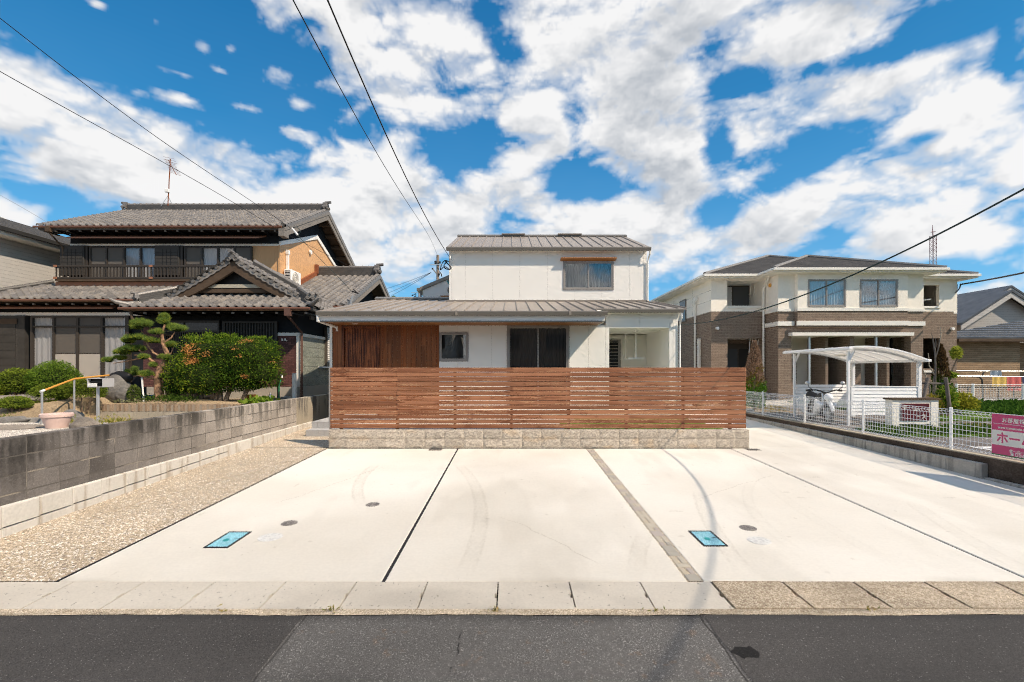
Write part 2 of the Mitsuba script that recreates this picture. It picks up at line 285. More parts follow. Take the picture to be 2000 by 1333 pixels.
# parking lot: four slabs with joints and a strip of stones
YF, YB = 3.94, 9.74
JX = [-3.79, -1.10, 1.47, 1.60, 4.43, 7.23]
def lotslab(x0a, x1a, x0b, x1b, y0, y1, thick=.02, c=.008):
    """x0a..x1a at the road, x0b..x1b at the back; bevelled edges"""
    def z(y): return SLOPE * (y - 3.94)
    t = [(x0a + c, y0 + c), (x1a - c, y0 + c), (x1b - c, y1 - c), (x0b + c, y1 - c)]; o = [(x0a, y0), (x1a, y0), (x1b, y1), (x0b, y1)]
    v = [(x, y, z(y)) for x, y in t] + [(x, y, z(y) - c) for x, y in o] + [(x, y, z(y) - thick) for x, y in o]
    f = [(0, 1, 2, 3)] + [(4 + i, 4 + (i + 1) % 4, (i + 1) % 4, i) for i in range(4)] + [(8 + i, 8 + (i + 1) % 4, 4 + (i + 1) % 4, 4 + i) for i in range(4)]
    return MB().add(v, f)
kind(put('parking_lot', sheet(-3.80, 7.26, [3.935, 9.745], -.007), 'm_rubber'), 'structure')
put('parking_lot__slab', lotslab(-3.776, -1.086, -3.80, -1.128, YF, YB), 'm_lot')
put('parking_lot__slab', lotslab(-1.058, 1.464, -1.104, 1.524, YF, YB), 'm_lot')
put('parking_lot__slab', lotslab(1.594, 4.325, 1.664, 4.492, YF, YB), 'm_lot')
put('parking_lot__slab', lotslab(4.345, 7.60, 4.512, 7.25, YF, 9.86), 'm_lot')
kind(put('driveway', lotslab(4.86, 7.25, 4.86, 7.2, 9.872, 22), 'm_lot'), 'structure')
kind(put('driveway__edge', sheet(4.2, 7.24, [9.745, 10.2], -.009), 'm_rubber'), 'structure')
# strip of small natural stones set between the two middle slabs
y = 3.95; stc = [mat(f'm_stone_{i}', c, .8, .2) for i, c in enumerate([(.42, .37, .29), (.33, .31, .27), (.42, .385, .32), (.37, .33, .30)])]
while y < 9.72:
    l = rng.choice([.08, .10, .13, .16]); t = (y - 3.94) / 5.8; xa, xb = 1.468 + .06 * t, 1.590 + .07 * t
    parts = [(xa, xb)] if rng.random() < .6 else [(xa, xa + (xb - xa) * .48), (xa + (xb - xa) * .52, xb)]
    for a, b in parts:
        z = SLOPE * (y - 3.94)
        m = MB().box(a + .003, b - .003, y, min(y + l, 9.73) - .007, z - .05, z + .001 + .004 * rng.random(), .006)
        put('parking_lot__paving_stone', m, rng.choice(stc))
    y += l
kind(put('parking_lot__paving_bed', sheet(1.45, 1.68, [3.945, 9.74], -.004), 'm_shoulder'), 'structure')

# washed pebble strip along the old block wall
kind(put('pebble_path', MB().add([(-5.30, 3.94, 0), (-3.80, 3.94, 0), (-3.815, 9.78, G(9.78)), (-3.75, 9.80, G(9.8)), (-3.75, 22, G(22)), (-5.9, 22, G(22))], [(0, 1, 2), (0, 2, 3), (0, 3, 4), (0, 4, 5)]), 'm_pebble'), 'structure')
put('pebble_path__edging_strip', MB().add([(-3.795, 3.94, .003), (-3.775, 3.94, .003), (-3.80, 9.74, G(9.74) + .003), (-3.82, 9.74, G(9.74) + .003)], [(0, 1, 2, 3)]), 'm_rubber')
put('pebble_path__expansion_joint', MB().add([(-5.42, 9.84, G(9.84) + .003), (-3.76, 9.84, G(9.84) + .003), (-3.76, 9.865, G(9.865) + .003), (-5.42, 9.865, G(9.865) + .003)], [(0, 1, 2, 3)]), 'm_rubber')

# covers set into the slabs
def slopeq(pts, dz): return [(x, y, G(y) + dz) for x, y in pts]
mat('m_lid_blue', proc(lambda p, n, uv: mix((.19, .43, .52), (.33, .60, .68), smoothstep(.4, .7, noise(p.x * 160, p.y * 80, 1))) * (.9 + .2 * noise(p.x * 8, p.y * 8, 2))), .45, .4)
mat('m_lid_teal', (.02, .25, .27), .45)
mat('m_lid_white', proc(lambda p, n, uv: mix((.52, .52, .51), (.62, .62, .60), smoothstep(.4, .6, noise(p.x * 55, p.y * 55, 1)))), .6, .3)
mat('m_lid_grey', proc(lambda p, n, uv: mix((.13, .12, .115), (.26, .24, .22), smoothstep(.35, .65, noise(p.x * 60, p.y * 60, 4)))), .6, .3)
def lid_blue(xc, y0, y1, label):
    t = thing('water_meter_lid', label, 'utility cover', 'blue water meter lids')
    w = .121
    fr = MB()
    for a, b, c, d in ((xc - w, xc + w, y0, y0 + .022), (xc - w, xc + w, y1 - .022, y1), (xc - w, xc - w + .018, y0 + .022, y1 - .022), (xc + w - .018, xc + w, y0 + .022, y1 - .022)):
        v = slopeq([(a, c), (b, c), (b, d), (a, d)], .006) + slopeq([(a, c), (b, c), (b, d), (a, d)], -.01)
        fr.add(v, [(0, 1, 2, 3), (4, 5, 1, 0), (5, 6, 2, 1), (6, 7, 3, 2), (7, 4, 0, 3)])
    put(f'{t}__frame', fr, 'm_black')
    put(f'{t}__plate', MB().add(slopeq([(xc - w + .018, y0 + .022), (xc + w - .018, y0 + .022), (xc + w - .018, y1 - .022), (xc - w + .018, y1 - .022)], .004), [(0, 1, 2, 3)]), 'm_lid_blue')
    st = MB(); L = y1 - y0
    for j in range(15):
        for i in range(10):
            x = xc - w + .030 + i * .020 + (j % 2) * .006; yy = y0 + .045 + j * (L - .09) / 14
            if math.hypot(x - xc + .01, yy - (y0 + L * .45)) < .05: continue
            st.box(x - .0055, x + .0055, yy - .006, yy + .006, G(yy) + .003, G(yy) + .0062)
    kind(put(f'{t}__stud_pattern', st, 'm_lid_blue'), 'stuff')
    a = np.arange(12) * 2 * np.pi / 12
    put(f'{t}__emblem', MB().add(slopeq([(xc - .01, y0 + L * .45)] + [(xc - .01 + .030 * math.cos(q), y0 + L * .45 + .040 * math.sin(q)) for q in a], .0065), [(0, 1 + i, 1 + (i + 1) % 12) for i in range(12)]), 'm_lid_teal')
    put(f'{t}__finger_slot', MB().add(slopeq([(xc + .05, y0 + L * .5), (xc + .10, y0 + L * .5), (xc + .10, y0 + L * .53), (xc + .05, y0 + L * .53)], .0063), [(0, 1, 2, 3)]), 'm_black')
lid_blue(-2.90, 4.63, 5.06, 'blue rectangular water meter lid in the leftmost concrete slab')
lid_blue(2.012, 4.667, 5.085, 'blue rectangular water meter lid right of the stone strip')
def lid_round(px, py, r, m, label):
    yy = 1713 / (py - 701); x = X_(px, yy); a = np.arange(24) * 2 * np.pi / 24
    t = thing('drain_cover', label, 'utility cover', 'round drain covers in the slabs')
    ring = lambda q, z: slopeq([(x + q * math.cos(k), yy + q * math.sin(k)) for k in a], z)
    put(f'{t}__rim', MB().add(ring(r, -.004) + ring(r, .004) + ring(r * .9, .004), [(i, (i + 1) % 24, 24 + (i + 1) % 24, 24 + i) for i in range(24)] + [(24 + i, 24 + (i + 1) % 24, 48 + (i + 1) % 24, 48 + i) for i in range(24)]), m)
    put(f'{t}__plate', MB().add(slopeq([(x, yy)], .003) + ring(r * .9, .003), [(0, 1 + i, 1 + (i + 1) % 24) for i in range(24)]), m)
    sl = MB()
    for k in range(3): sl.add(slopeq([(x - r * .5, yy + (k - 1) * r * .45 - .004), (x + r * .5, yy + (k - 1) * r * .45 - .004), (x + r * .5, yy + (k - 1) * r * .45 + .004), (x - r * .5, yy + (k - 1) * r * .45 + .004)], .0045), [(0, 1, 2, 3)])
    put(f'{t}__slot', sl, m)
lid_round(565, 1022.5, .087, 'm_lid_grey', 'small grey round drain cover just behind the left blue lid')
lid_round(728, 986, .085, 'm_lid_grey', 'small grey round drain cover farthest from the road')
lid_round(1461, 1032, .088, 'm_lid_grey', 'dark brownish round drain cover right of the right blue lid')
lid_round(528, 1050, .118, 'm_lid_white', 'white round cover beside the left blue lid')
lid_round(1483, 1056.5, .112, 'm_lid_white', 'worn white round cover right of the right blue lid')
def grate(px0, px1, py0, py1, label):
    y0, y1 = 1713 / (py1 - 701), 1713 / (py0 - 701); x0, x1 = X_(px0, y0), X_(px1, y0)
    t = thing('drain_grate', label, 'drain grate', 'drain grates by the stone base')
    put(f'{t}__frame', MB().add(slopeq([(x0, y0), (x1, y0), (x1, y1), (x0, y1)], .003), [(0, 1, 2, 3)]), 'm_dark_metal')
    b = MB(); n = 9
    for k in range(n):
        xx = x0 + (x1 - x0) * (k + .5) / n; b.box(xx - .006, xx + .006, y0 + .01, y1 - .01, G(y0) + .001, G(y0) + .009)
    put(f'{t}__bars', b, 'm_lid_grey')
grate(836, 862, 876.8, 880.5, 'dark drain grate at the foot of the stone base, left slab')
grate(1462, 1488, 877, 880.5, 'dark drain grate right of the stone base corner')

# ================================================================ wooden slat fence on its split-face stone base
def f_fencewood(p, n, uv):
    row = dr.floor((p.z - .535) / .0974); seg = dr.select(dr.abs(row - 2 * dr.floor(row / 2)) < .5, dr.floor((p.x + 2.37) / 1.2 * .5), dr.floor((p.x + 2.37) / 3.6))
    r = cell_rand(row, seg, 3); r2 = cell_rand(row, seg, 8)
    g = fbm(p.x * 2.2 + r * 40, p.z * 46 + r2 * 20, p.y * 46, 4)
    kn = noise(p.x * 3.1 + r * 90, (p.z + r2 * 3) * 11, 5); swirl = noise(p.x * 7 + 30 * kn, p.z * 60 + 22 * kn, 2)
    c = mix((.195, .078, .040), (.335, .155, .085), smoothstep(.25, .75, g * .8 + r * .30 - .04))
    c = mix(c, mi.Color3f(.13, .045, .020), smoothstep(.60, .80, kn) * smoothstep(.4, .7, swirl) * .75)
    worn = smoothstep(.72, .80, noise(p.x * 2.0 + r * 13, p.z * 38, 19)) * smoothstep(.45, .6, noise(p.x * 40, p.z * 120, 4))
    c = mix(c, mi.Color3f(.55, .34, .20), worn * .5)
    return c * (.82 + .32 * r2)
mat('m_fence_wood', proc(f_fencewood), .6, .25, proc(lambda p, n, uv: noise(p.x * 9, p.z * 170, p.y * 170)), .0008)
mat('m_fence_post', (.16, .10, .065), .6)
def f_splitstone(p, n, uv):
    r = cell_rand(dr.floor((p.x + 3.79) / .4), dr.floor((p.z - .135) / .196), 5)
    g = fbm(p.x * 38, p.y * 38, p.z * 38, 3); sp = noise(p.x * 170, p.z * 170, p.y * 170); iron = smoothstep(.58, .75, fbm(p.x * 3.5, p.z * 6, 11 + r))
    c = mix((.34, .295, .245), (.58, .52, .44), smoothstep(.25, .75, g)) * (.78 + .4 * sp)
    return mix(c, c * mi.Color3f(1.05, .88, .68), iron * .45) * (.9 + .2 * r)
mat('m_split_stone', proc(f_splitstone), .9, .15, proc(lambda p, n, uv: fbm(p.x * 70, p.y * 70, p.z * 70)), .006)
mat('m_mortar', (.33, .28, .22), .9)
t = tag('slat_fence', 'reddish brown horizontal slat fence on a split stone base in front of the white house', 'fence'); K('slat_fence')
BY = 9.76; zb = G(BY)
bn = np.random.default_rng(11)
XL, XR = X_(642, BY), X_(1463, BY)
put(f'{t}__base_core', BX(XL + .02, XR - .02, BY + .02, BY + .13, zb - .05, zb + .386), 'm_mortar')
def split_block(x0, x1, z0, z1, seed):
    nx, nz = max(4, int((x1 - x0) / .035)), 6
    xs, zs = np.linspace(x0, x1, nx + 1), np.linspace(z0, z1, nz + 1)
    X, Z = np.meshgrid(xs, zs); n3 = meshkit.fbm(np.stack([X * 13, Z * 17, 0 * X + seed * 3.7], -1), 3, 4) - .5
    n4 = meshkit.noise(np.stack([X * 38, Z * 45, 0 * X + seed], -1), 9) - .5
    ex = np.minimum(np.minimum(X - x0, x1 - X), np.minimum(Z - z0, z1 - Z)) > 1e-6
    Y = BY - np.where(ex, .006 + .034 * (n3 + .35) + .016 * n4, .004)
    k = nx + 1; v = np.stack([X, Y, Z], -1).reshape(-1, 3)
    f = [(i * k + j, i * k + j + 1, (i + 1) * k + j + 1, (i + 1) * k + j) for i in range(nz) for j in range(nx)]
    m = MB().add(v, f); m.box(x0, x1, BY + .0035, BY + .15, z0, z1); return m
for row in range(2):
    z0 = zb + .004 + row * .1925; z1 = z0 + .190
    x = XL
    w0 = .16 if row == 1 else .16
    edges = [XL] + list(np.arange(X_(724 / 2.7027 + 600, BY) - 2 * .4 - .0, XR - .1, .4)) + [XR]
    for i in range(len(edges) - 1):
        put(f'{t}__stone_block', split_block(edges[i] + .0015, edges[i + 1] - .0015, z0, z1, i * 2 + row), 'm_split_stone', 40)
FY = 9.80; SX = 645; pitchb = .0974; ztop = Z_(718.6, FY)
xl, xr = X_(645, FY), X_(1457.5, FY)
for row in range(13):
    z1 = ztop - row * pitchb; z0 = z1 - .0862
    odd = row % 2 == 0
    cuts = [645, 775, 999, 1335.5, 1457.5] if odd else [645, 775, 1112, 1457.5]
    if row in (4, 10): cuts = [645, 999, 1335.5, 1457.5]
    for a, b in zip(cuts[:-1], cuts[1:]):
        dx = .0015
        j = bn.normal(0, .0012, 4)
        m = MB().box(X_(a, FY) + dx, X_(b, FY) - dx, FY + j[0], FY + .028 + j[0], z0 + j[1], z1 + j[2], .0035)
        put(f'{t}__slat', m, 'm_fence_wood')
for px in (664.5, 775, 888, 999, 1111, 1224.5, 1336, 1428):
    xc = X_(px, FY); put(f'{t}__post', BX(xc - .027, xc + .027, FY + .034, FY + .09, zb + .3, ztop - .004), 'm_fence_post')
put(f'{t}__end_trim', BX(xl - .028, xl - .003, FY - .004, FY + .09, zb + .392, ztop + .004), 'm_alu')
# terrace and lawn behind the fence
mat('m_terrace', (.62, .59, .54), .85)
kind(put('terrace', BX(-3.70, 1.15, BY + .16, 12.84, .1, zb + .33), 'm_terrace'), 'structure')
kind(put('terrace__step_slab', BX(-1.0, 1.6, 12.2, 12.83, zb + .331, zb + .55), 'm_terrace'), 'structure')
mat('m_turf', proc(lambda p, n, uv: mix((.05, .11, .015), (.13, .24, .04), noise(p.x * 60, p.y * 60, 0))), .95, .1)
kind(put('lawn', BX(1.16, 4.75, BY + .16, 12.84, .1, zb + .30), 'm_turf'), 'structure')

# ================================================================ white house
H = tag('white_house', 'white two storey house with metal roofs behind the brown slat fence', 'house'); K('white_house')
def f_siding(p, n, uv):
    return mi.Color3f(.80, .785, .75) * (.97 + .04 * fbm(p.x * 2, p.z * 2, p.y)) 
def b_siding(p, n, uv):
    s = (p.x + p.y) * 1.0; w = fbm(s * 5, p.z * 5, 1)
    return fbm(s * 10 + 4 * w, p.z * 24 + s * 12 + 5 * w, 2, 4)
mat('m_siding', proc(f_siding), .75, .2, proc(b_siding), .012)
mat('m_siding_core', (.50, .48, .45), .8)
mat('m_soffit_white', (.72, .71, .68), .7)
def f_cedar(p, n, uv):
    b = dr.floor((p.x + 4.9) / .1345); r = cell_rand(b, 1, 2); r2 = cell_rand(b, dr.floor(p.z * .7 + r * 3), 7)
    g = fbm(p.x * 40 + r * 30, p.z * 1.6, p.y * 40, 4)
    c = mix((.17, .055, .017), (.235, .085, .028), smoothstep(.2, .8, g)) * (.72 + .5 * r2)
    return mix(c, c * mi.Color3f(1.25, 1.1, .85), smoothstep(.75, .95, r))
mat('m_cedar', proc(f_cedar), .45, .35)
def f_door(p, n, uv):
    g = fbm(p.x * 60, p.z * 2.2, 3, 4); bl = fbm(p.x * 5, p.z * 4, 9)
    return mix((.055, .012, .004), (.33, .105, .034), smoothstep(.30, .75, g * .75 + bl * .35 - .06))
mat('m_door', proc(f_door), .4, .35)
mat('m_soffit_wood', proc(lambda p, n, uv: mix((.15, .060, .022), (.24, .105, .042), fbm(p.x * 2, p.y * 30, 1)) * (.85 + .3 * cell_rand(dr.floor(p.y / .13), 0, 1))), .5, .3)
mat('m_hood_wood', (.36, .15, .05), .5)
WY, UY = 12.85, 15.75
hx0, hx1 = X_(646, WY), X_(1324.3, WY)
zs = 2.975                                            # soffit height
ux0, ux1 = X_(877, UY), X_(1263.5, UY)
Zw = lambda py: Z_(py, WY); Xw = lambda px: X_(px, WY)
ox0, ox1, oz = Xw(1190), Xw(1307), Zw(641)            # drying porch opening
wx0, wx1, wz1 = Xw(990), Xw(1112), Zw(636)            # sliding door
sx0, sx1, sz0, sz1 = Xw(858.5), Xw(914), Zw(706), Zw(650.5)   # small window
# body behind the cladding
core = MB()
core.box(hx0 + .02, hx1 - .02, WY + 2.6, 22.0, .2, 3.05)                       # back volume
core.box(hx0 + .02, ox0 - .02, WY + .85, WY + 2.6, .2, 3.0)                     # behind the rooms
for a, b, c, d in ((hx0 + .02, sx0 - .0, .2, 3.0), (sx0, sx1, .2, sz0), (sx0, sx1, sz1, 3.0), (sx1, wx0, .2, 3.0), (wx0, wx1, .2, .62), (wx0, wx1, wz1, 3.0), (wx1, ox0 - .02, .2, 3.0)):
    core.box(a, b, WY + .055, WY + .15, c, d)
put(f'{H}__wall', core, 'm_siding_core')
put(f'{H}__foundation', BX(hx0 + .01, hx1 - .01, WY + .016, WY + .30, .05, .60), 'm_terrace')
put(f'{H}__room', BX(sx0 - .3, wx1 + .2, WY + .80, WY + .84, .5, 3.0), 'm_inside_dark')
# cladding panels, butted with open joints
def panel(x0, x1, z0, z1, y=WY, d=.018, g=.003): return BX(x0 + g, x1 - g, y, y + d, z0, z1)
zb0 = .64
fr = [(857.5, 893.5, None), (893.5, 959.7, None), (959.7, 990, None), (1112, 1149.7, None), (1149.7, 1183, None), (1183, 1190, None)]
put(f'{H}__siding_panel', panel(Xw(857.5), Xw(893.5), sz1 + .01, zs), 'm_siding'); put(f'{H}__siding_panel', panel(Xw(893.5), sx1 + .01, sz1 + .01, zs), 'm_siding')
put(f'{H}__siding_panel', panel(Xw(857.5), Xw(893.5), zb0, sz0 - .01), 'm_siding'); put(f'{H}__siding_panel', panel(Xw(893.5), sx1 + .01, zb0, sz0 - .01), 'm_siding')
put(f'{H}__siding_panel', panel(sx1 + .01, Xw(959.7), zb0, zs), 'm_siding'); put(f'{H}__siding_panel', panel(Xw(959.7), wx0, zb0, zs), 'm_siding')
put(f'{H}__siding_panel', panel(wx1, Xw(1149.7), zb0, zs), 'm_siding')
zr = 3.38
put(f'{H}__siding_panel', panel(Xw(1149.7), Xw(1183), zb0, zs), 'm_siding'); put(f'{H}__siding_panel', panel(Xw(1183), ox0, zb0, zr), 'm_siding')
put(f'{H}__siding_panel', panel(ox0, Xw(1249), oz, zr), 'm_siding', ); put(f'{H}__siding_panel', panel(Xw(1249), ox1, oz, zr), 'm_siding')
put(f'{H}__siding_panel', panel(ox1, Xw(1314.5), zb0, zr), 'm_siding'); put(f'{H}__siding_panel', panel(Xw(1314.5), hx1, zb0, zr), 'm_siding')
put(f'{H}__side_wall', BX(hx1 - .02, hx1 - .001, WY + .02, 22, zb0, 3.4), 'm_siding'); put(f'{H}__side_wall', BX(hx0 + .001, hx0 + .019, WY + .02, 22, zb0, 3.1), 'm_siding')
# drying porch
pz = oz; py1 = 15.0
put(f'{H}__porch__ceiling', BX(ox0 - .02, ox1 + .02, WY + .02, py1, pz, pz + .05), 'm_soffit_white')
put(f'{H}__porch__back_wall', MB().box(ox0 - .02, ox1 + .02, py1, py1 + .05, .5, pz - .02), 'm_siding')
put(f'{H}__porch__side_wall', BX(ox1, ox1 + .02, WY + .02, py1, .5, pz), 'm_siding'); put(f'{H}__porch__side_wall', BX(ox0 - .02, ox0, WY + .02, py1, .5, pz), 'm_siding')
put(f'{H}__porch__floor', BX(ox0, ox1, WY, py1, .5, .66), 'm_terrace')
put(f'{H}__porch__light_rail', BX(X_(1186, py1), X_(1252, py1), py1 - .10, py1 - .002, Z_(662, py1), Z_(658, py1)), 'm_trim')
dX0, dX1 = X_(1180, py1), X_(1212, py1)
put(f'{H}__porch__door__frame', MB().box(X_(1206.5, py1), dX1, py1 - .05, py1 - .002, .66, Z_(664, py1)).box(dX0, X_(1206.5, py1), py1 - .05, py1 - .002, Z_(666, py1), Z_(664, py1)), 'm_alu')
put(f'{H}__porch__door__pane', BX(dX0, X_(1206.5, py1), py1 - .03, py1 - .004, .66, Z_(666, py1)), 'm_black')
for k in range(14): zz = Z_(668, py1) - k * .107; put(f'{H}__porch__door__louver', BX(dX0, X_(1206.5, py1), py1 - .055, py1 - .032, zz - .02, zz), 'm_alu')
def drying_hook(px, Y, pxa, pxb, pyb, label):
    tt = thing('drying_bar', label, 'drying bar', 'hanging drying bars in the porch')
    x = X_(px, Y); put(f'{tt}__ceiling_plate', MB().lathe([(.07, pz - .002), (.055, pz - .03), (.02, pz - .045), (0, pz - .045)], x, Y, 16), 'm_white', 40)
    zb_ = Z_(pyb, Y); put(f'{tt}__rod', MB().tube([(x, Y, pz - .04), (x, Y, zb_ + .06)], .014, 8).tube([(x, Y, zb_ + .16), (x, Y, zb_ + .02)], .02, 8), 'm_white', 40)
    xa, xb = X_(pxa, Y), X_(pxb, Y); hb = MB().box(xa, xb, Y - .05, Y - .038, zb_ - .02, zb_ + .02).box(xa, xb, Y + .038, Y + .05, zb_ - .02, zb_ + .02)
    for k in range(6): q = xa + (xb - xa) * k / 5; hb.box(q - .012, q + .012, Y - .038, Y + .038, zb_ - .008, zb_ + .016)
    put(f'{tt}__bar', hb, 'm_white')
drying_hook(1242, 13.5, 1226.5, 1257.5, 700.5, 'white hanging laundry bar nearer the porch opening')
drying_hook(1222, 14.55, 1213, 1236, 702, 'white hanging laundry bar farther back in the porch')
# upper storey
uz0, uz1 = 3.9, 5.86
vx0, vx1, vz0, vz1 = X_(1099.8, UY), X_(1198.6, UY), Z_(566.6, UY), Z_(511, UY)
uc = MB()
for a, b, c, d in ((ux0 + .02, vx0, uz0, uz1), (vx0, vx1, uz0, vz0), (vx0, vx1, vz1, uz1), (vx1, ux1 - .02, uz0, uz1)): uc.box(a, b, UY + .02, UY + .12, c, d)
uc.box(ux0 + .02, ux1 - .02, UY + .5, 21.8, uz0, uz1)
put(f'{H}__upper_wall', uc, 'm_siding_core')
put(f'{H}__room', BX(vx0 - .1, vx1 + .1, UY + .46, UY + .49, vz0 - .1, vz1 + .1), 'm_inside')
jx = [877, 882.0, 908.5, 961.8, 1015.5, 1068.6, 1122.4, 1175.6, 1229.3, 1256.5, 1263.5]
for a, b in zip(jx[:-1], jx[1:]):
    xa, xb = X_(a, UY), X_(b, UY); q = xb > vx0 and xa < vx1
    if not q: put(f'{H}__siding_panel', panel(xa, xb, uz0, uz1, UY), 'm_siding'); continue
    put(f'{H}__siding_panel', panel(xa, xb, uz0, vz0, UY), 'm_siding'); put(f'{H}__siding_panel', panel(xa, xb, vz1, uz1, UY), 'm_siding')
    if xa < vx0: put(f'{H}__siding_panel', panel(xa, vx0, vz0, vz1, UY), 'm_siding')
    if xb > vx1: put(f'{H}__siding_panel', panel(vx1, xb, vz0, vz1, UY), 'm_siding')
for xx, s in ((ux0, 1), (ux1, -1)):
    gz = 7.03
    put(f'{H}__gable_wall', MB().prism([(UY + .02, uz0), (21.85, uz0), (21.85, uz1), (18.82, gz), (UY + .02, uz1)], s * .018, 'x', xx), 'm_siding')
# rear wing with its lean-to roof line (seen left of the upper storey)
RY = 19.0
rx0 = X_(825.5, RY)
put(f'{H}__rear_wall', MB().prism([(rx0, 3.5), (ux0, 3.5), (ux0, 5.61), (rx0, Z_(567, RY))], .1, 'y', RY), 'm_siding')
za, zb_ = Z_(566.5, RY), Z_(566.5, RY) + .42 * (ux0 - rx0 + .1)
put(f'{H}__rear_roof', MB().prism([(rx0 - .10, za - .04), (ux0 - .01, zb_ - .04), (ux0 - .01, zb_ + .09), (rx0 - .10, za + .09)], 3, 'y', RY - .08), 'm_roof_metal')
put(f'{H}__rear_gutter', BX(rx0 - .22, rx0 - .11, RY - .1, RY + 3, za - .06, za + .06), 'm_bronze'); put(f'{H}__rear_downpipe', MB().cyl(rx0 - .06, RY - .05, 4.2, za - .06, .035), 'm_bronze')
put(f'{H}__rear_window_hood', BX(X_(862, RY), ux0 - .01, RY - .25, RY, Z_(582, RY), Z_(579.6, RY)), 'm_hood_wood')
put(f'{H}__rear_window', BX(X_(864, RY), ux0 - .01, RY - .03, RY - .002, 4.1, Z_(582.3, RY)), 'm_alu_dark')
# ---- windows
def sliding_window(key, x0, x1, z0, z1, y, fr=.045, depth=.06, sill=True, curtain='m_curtain', hang=.10, screen=True, open_=0.0):
    m = MB(); yo = y - .025
    m.box(x0, x0 + fr, yo, y + depth, z0, z1).box(x1 - fr, x1, yo, y + depth, z0, z1).box(x0 + fr, x1 - fr, yo, y + depth, z1 - fr, z1).box(x0 + fr, x1 - fr, yo - .01, y + depth, z0, z0 + fr)
    put(f'{key}__frame', m, 'm_alu')
    xm = (x0 + x1) / 2
    for i, (a, b, yy) in enumerate(((x0 + fr, xm + .02, y + .022), (xm - .02, x1 - fr, y - .008))):
        s = .038; q = MB()
        q.box(a, a + s, yy, yy + .026, z0 + fr, z1 - fr).box(b - s, b, yy, yy + .026, z0 + fr, z1 - fr).box(a + s, b - s, yy, yy + .026, z1 - fr - s * .7, z1 - fr).box(a + s, b - s, yy, yy + .026, z0 + fr, z0 + fr + s * 1.2)
        put(f'{key}__sash', q, 'm_alu')
        put(f'{key}__pane', MB().quad((a + s, yy + .012, z0 + fr + s), (b - s, yy + .012, z0 + fr + s), (b - s, yy + .012, z1 - fr), (a + s, yy + .012, z1 - fr)), 'm_glass')
    if curtain: put(f'{key}__curtain', drape(x0 + .02, x1 - .02, z0, z1 - .03, y + depth + hang), curtain, True)
def drape(x0, x1, z0, z1, y, wl=.11, amp=.028):
    n = max(8, int((x1 - x0) / wl * 8)); xs = np.linspace(x0, x1, n); ph = 2 * np.pi * (xs - x0) / wl
    yy = y + amp * np.sin(ph + .8 * np.sin(ph * .23)) ; k = n
    v = np.vstack([np.c_[xs, yy, np.full(n, z0)], np.c_[xs, y + (yy - y) * .6, np.full(n, z1)]])
    return MB().add(v, [(i, i + 1, k + i + 1, k + i) for i in range(n - 1)])
sliding_window(f'{H}__sliding_door', wx0, wx1, .62, wz1, WY, .05, curtain='m_curtain_dark', hang=.14)
sliding_window(f'{H}__upper_window', vx0, vx1, vz0, vz1, UY, curtain='m_curtain_teal', hang=.10)
m = MB(); a, b, c, d = sx0, sx1, sz0, sz1; f_ = .055
m.box(a, a + f_, WY - .025, WY + .06, c, d).box(b - f_, b, WY - .025, WY + .06, c, d).box(a + f_, b - f_, WY - .025, WY + .06, d - f_, d).box(a + f_, b - f_, WY - .025, WY + .06, c, c + f_ * 1.3)
W = K(f'{H}__small_window'); put(f'{W}__frame', m, 'm_alu'); put(f'{W}__pane', MB().quad((a + f_, WY + .01, c + f_), (b - f_, WY + .01, c + f_), (b - f_, WY + .01, d - f_), (a + f_, WY + .01, d - f_)), 'm_glass')
put(f'{W}__blind', BX(a + .03, b - .03, WY + .3, WY + .31, c, d), 'm_inside_dark')
hx, hX = X_(1095.8, UY - .22), X_(1204.8, UY - .22)
put(f'{H}__upper_window__hood', MB().prism([(UY - .002, vz1 + .01), (UY - .22, vz1 + .055), (UY - .22, vz1 + .085), (UY - .002, vz1 + .10)], hX - hx, 'x', hx), 'm_hood_wood')
# ---- cedar entrance wall, door
x = hx0 + .05; zc = zs - .002
put(f'{H}__corner_trim', BX(hx0 - .02, hx0 + .045, WY - .03, WY + .2, .5, zs - .003), 'm_trim')
dx0, dx1, dz1 = Xw(672.5), Xw(738), Zw(641.5)
while x < Xw(857.5) - .01:
    x1 = min(x + .1345, Xw(857.5))
    segs = [(x, x1)]
    lo = .56
    if x1 > dx0 and x < dx1: lo = dz1 + .06
    y_ = WY + .004 * ((int(x * 100)) % 2)
    if not (x >= dx0 and x1 <= dx1 and False):
        if x < dx0 < x1: put(f'{H}__cladding_plank', BX(x + .003, dx0 - .05, WY, WY + .018, .56, zc), 'm_cedar')
        elif x < dx1 < x1: put(f'{H}__cladding_plank', BX(dx1 + .05 if dx1 + .05 < x1 - .02 else x1 - .02, x1 - .003, WY, WY + .018, .56, zc), 'm_cedar')
        else: put(f'{H}__cladding_plank', BX(x + .003, x1 - .003, WY, WY + .018, lo, zc), 'm_cedar')
    x = x1
D = K(f'{H}__front_door')
put(f'{D}__frame', MB().box(dx0 - .05, dx0, WY - .03, WY + .05, .56, dz1 + .05).box(dx1, dx1 + .05, WY - .03, WY + .05, .56, dz1 + .05).box(dx0, dx1, WY - .03, WY + .05, dz1, dz1 + .05), 'm_door')
n = 9
for i in range(n):
    xa = dx0 + .01 + (dx1 - dx0 - .02) * i / n; xb = dx0 + .01 + (dx1 - dx0 - .02) * (i + 1) / n
    put(f'{D}__plank', BX(xa + .002, xb - .002, WY + .022 + (.003 if i % 2 else 0), WY + .05, .60, dz1 - .006), 'm_door')
put(f'{D}__handle', MB().tube([(dx0 + .07, WY - .05, 1.3), (dx0 + .07, WY - .05, 1.75)], .012, 8), 'm_dark_metal')
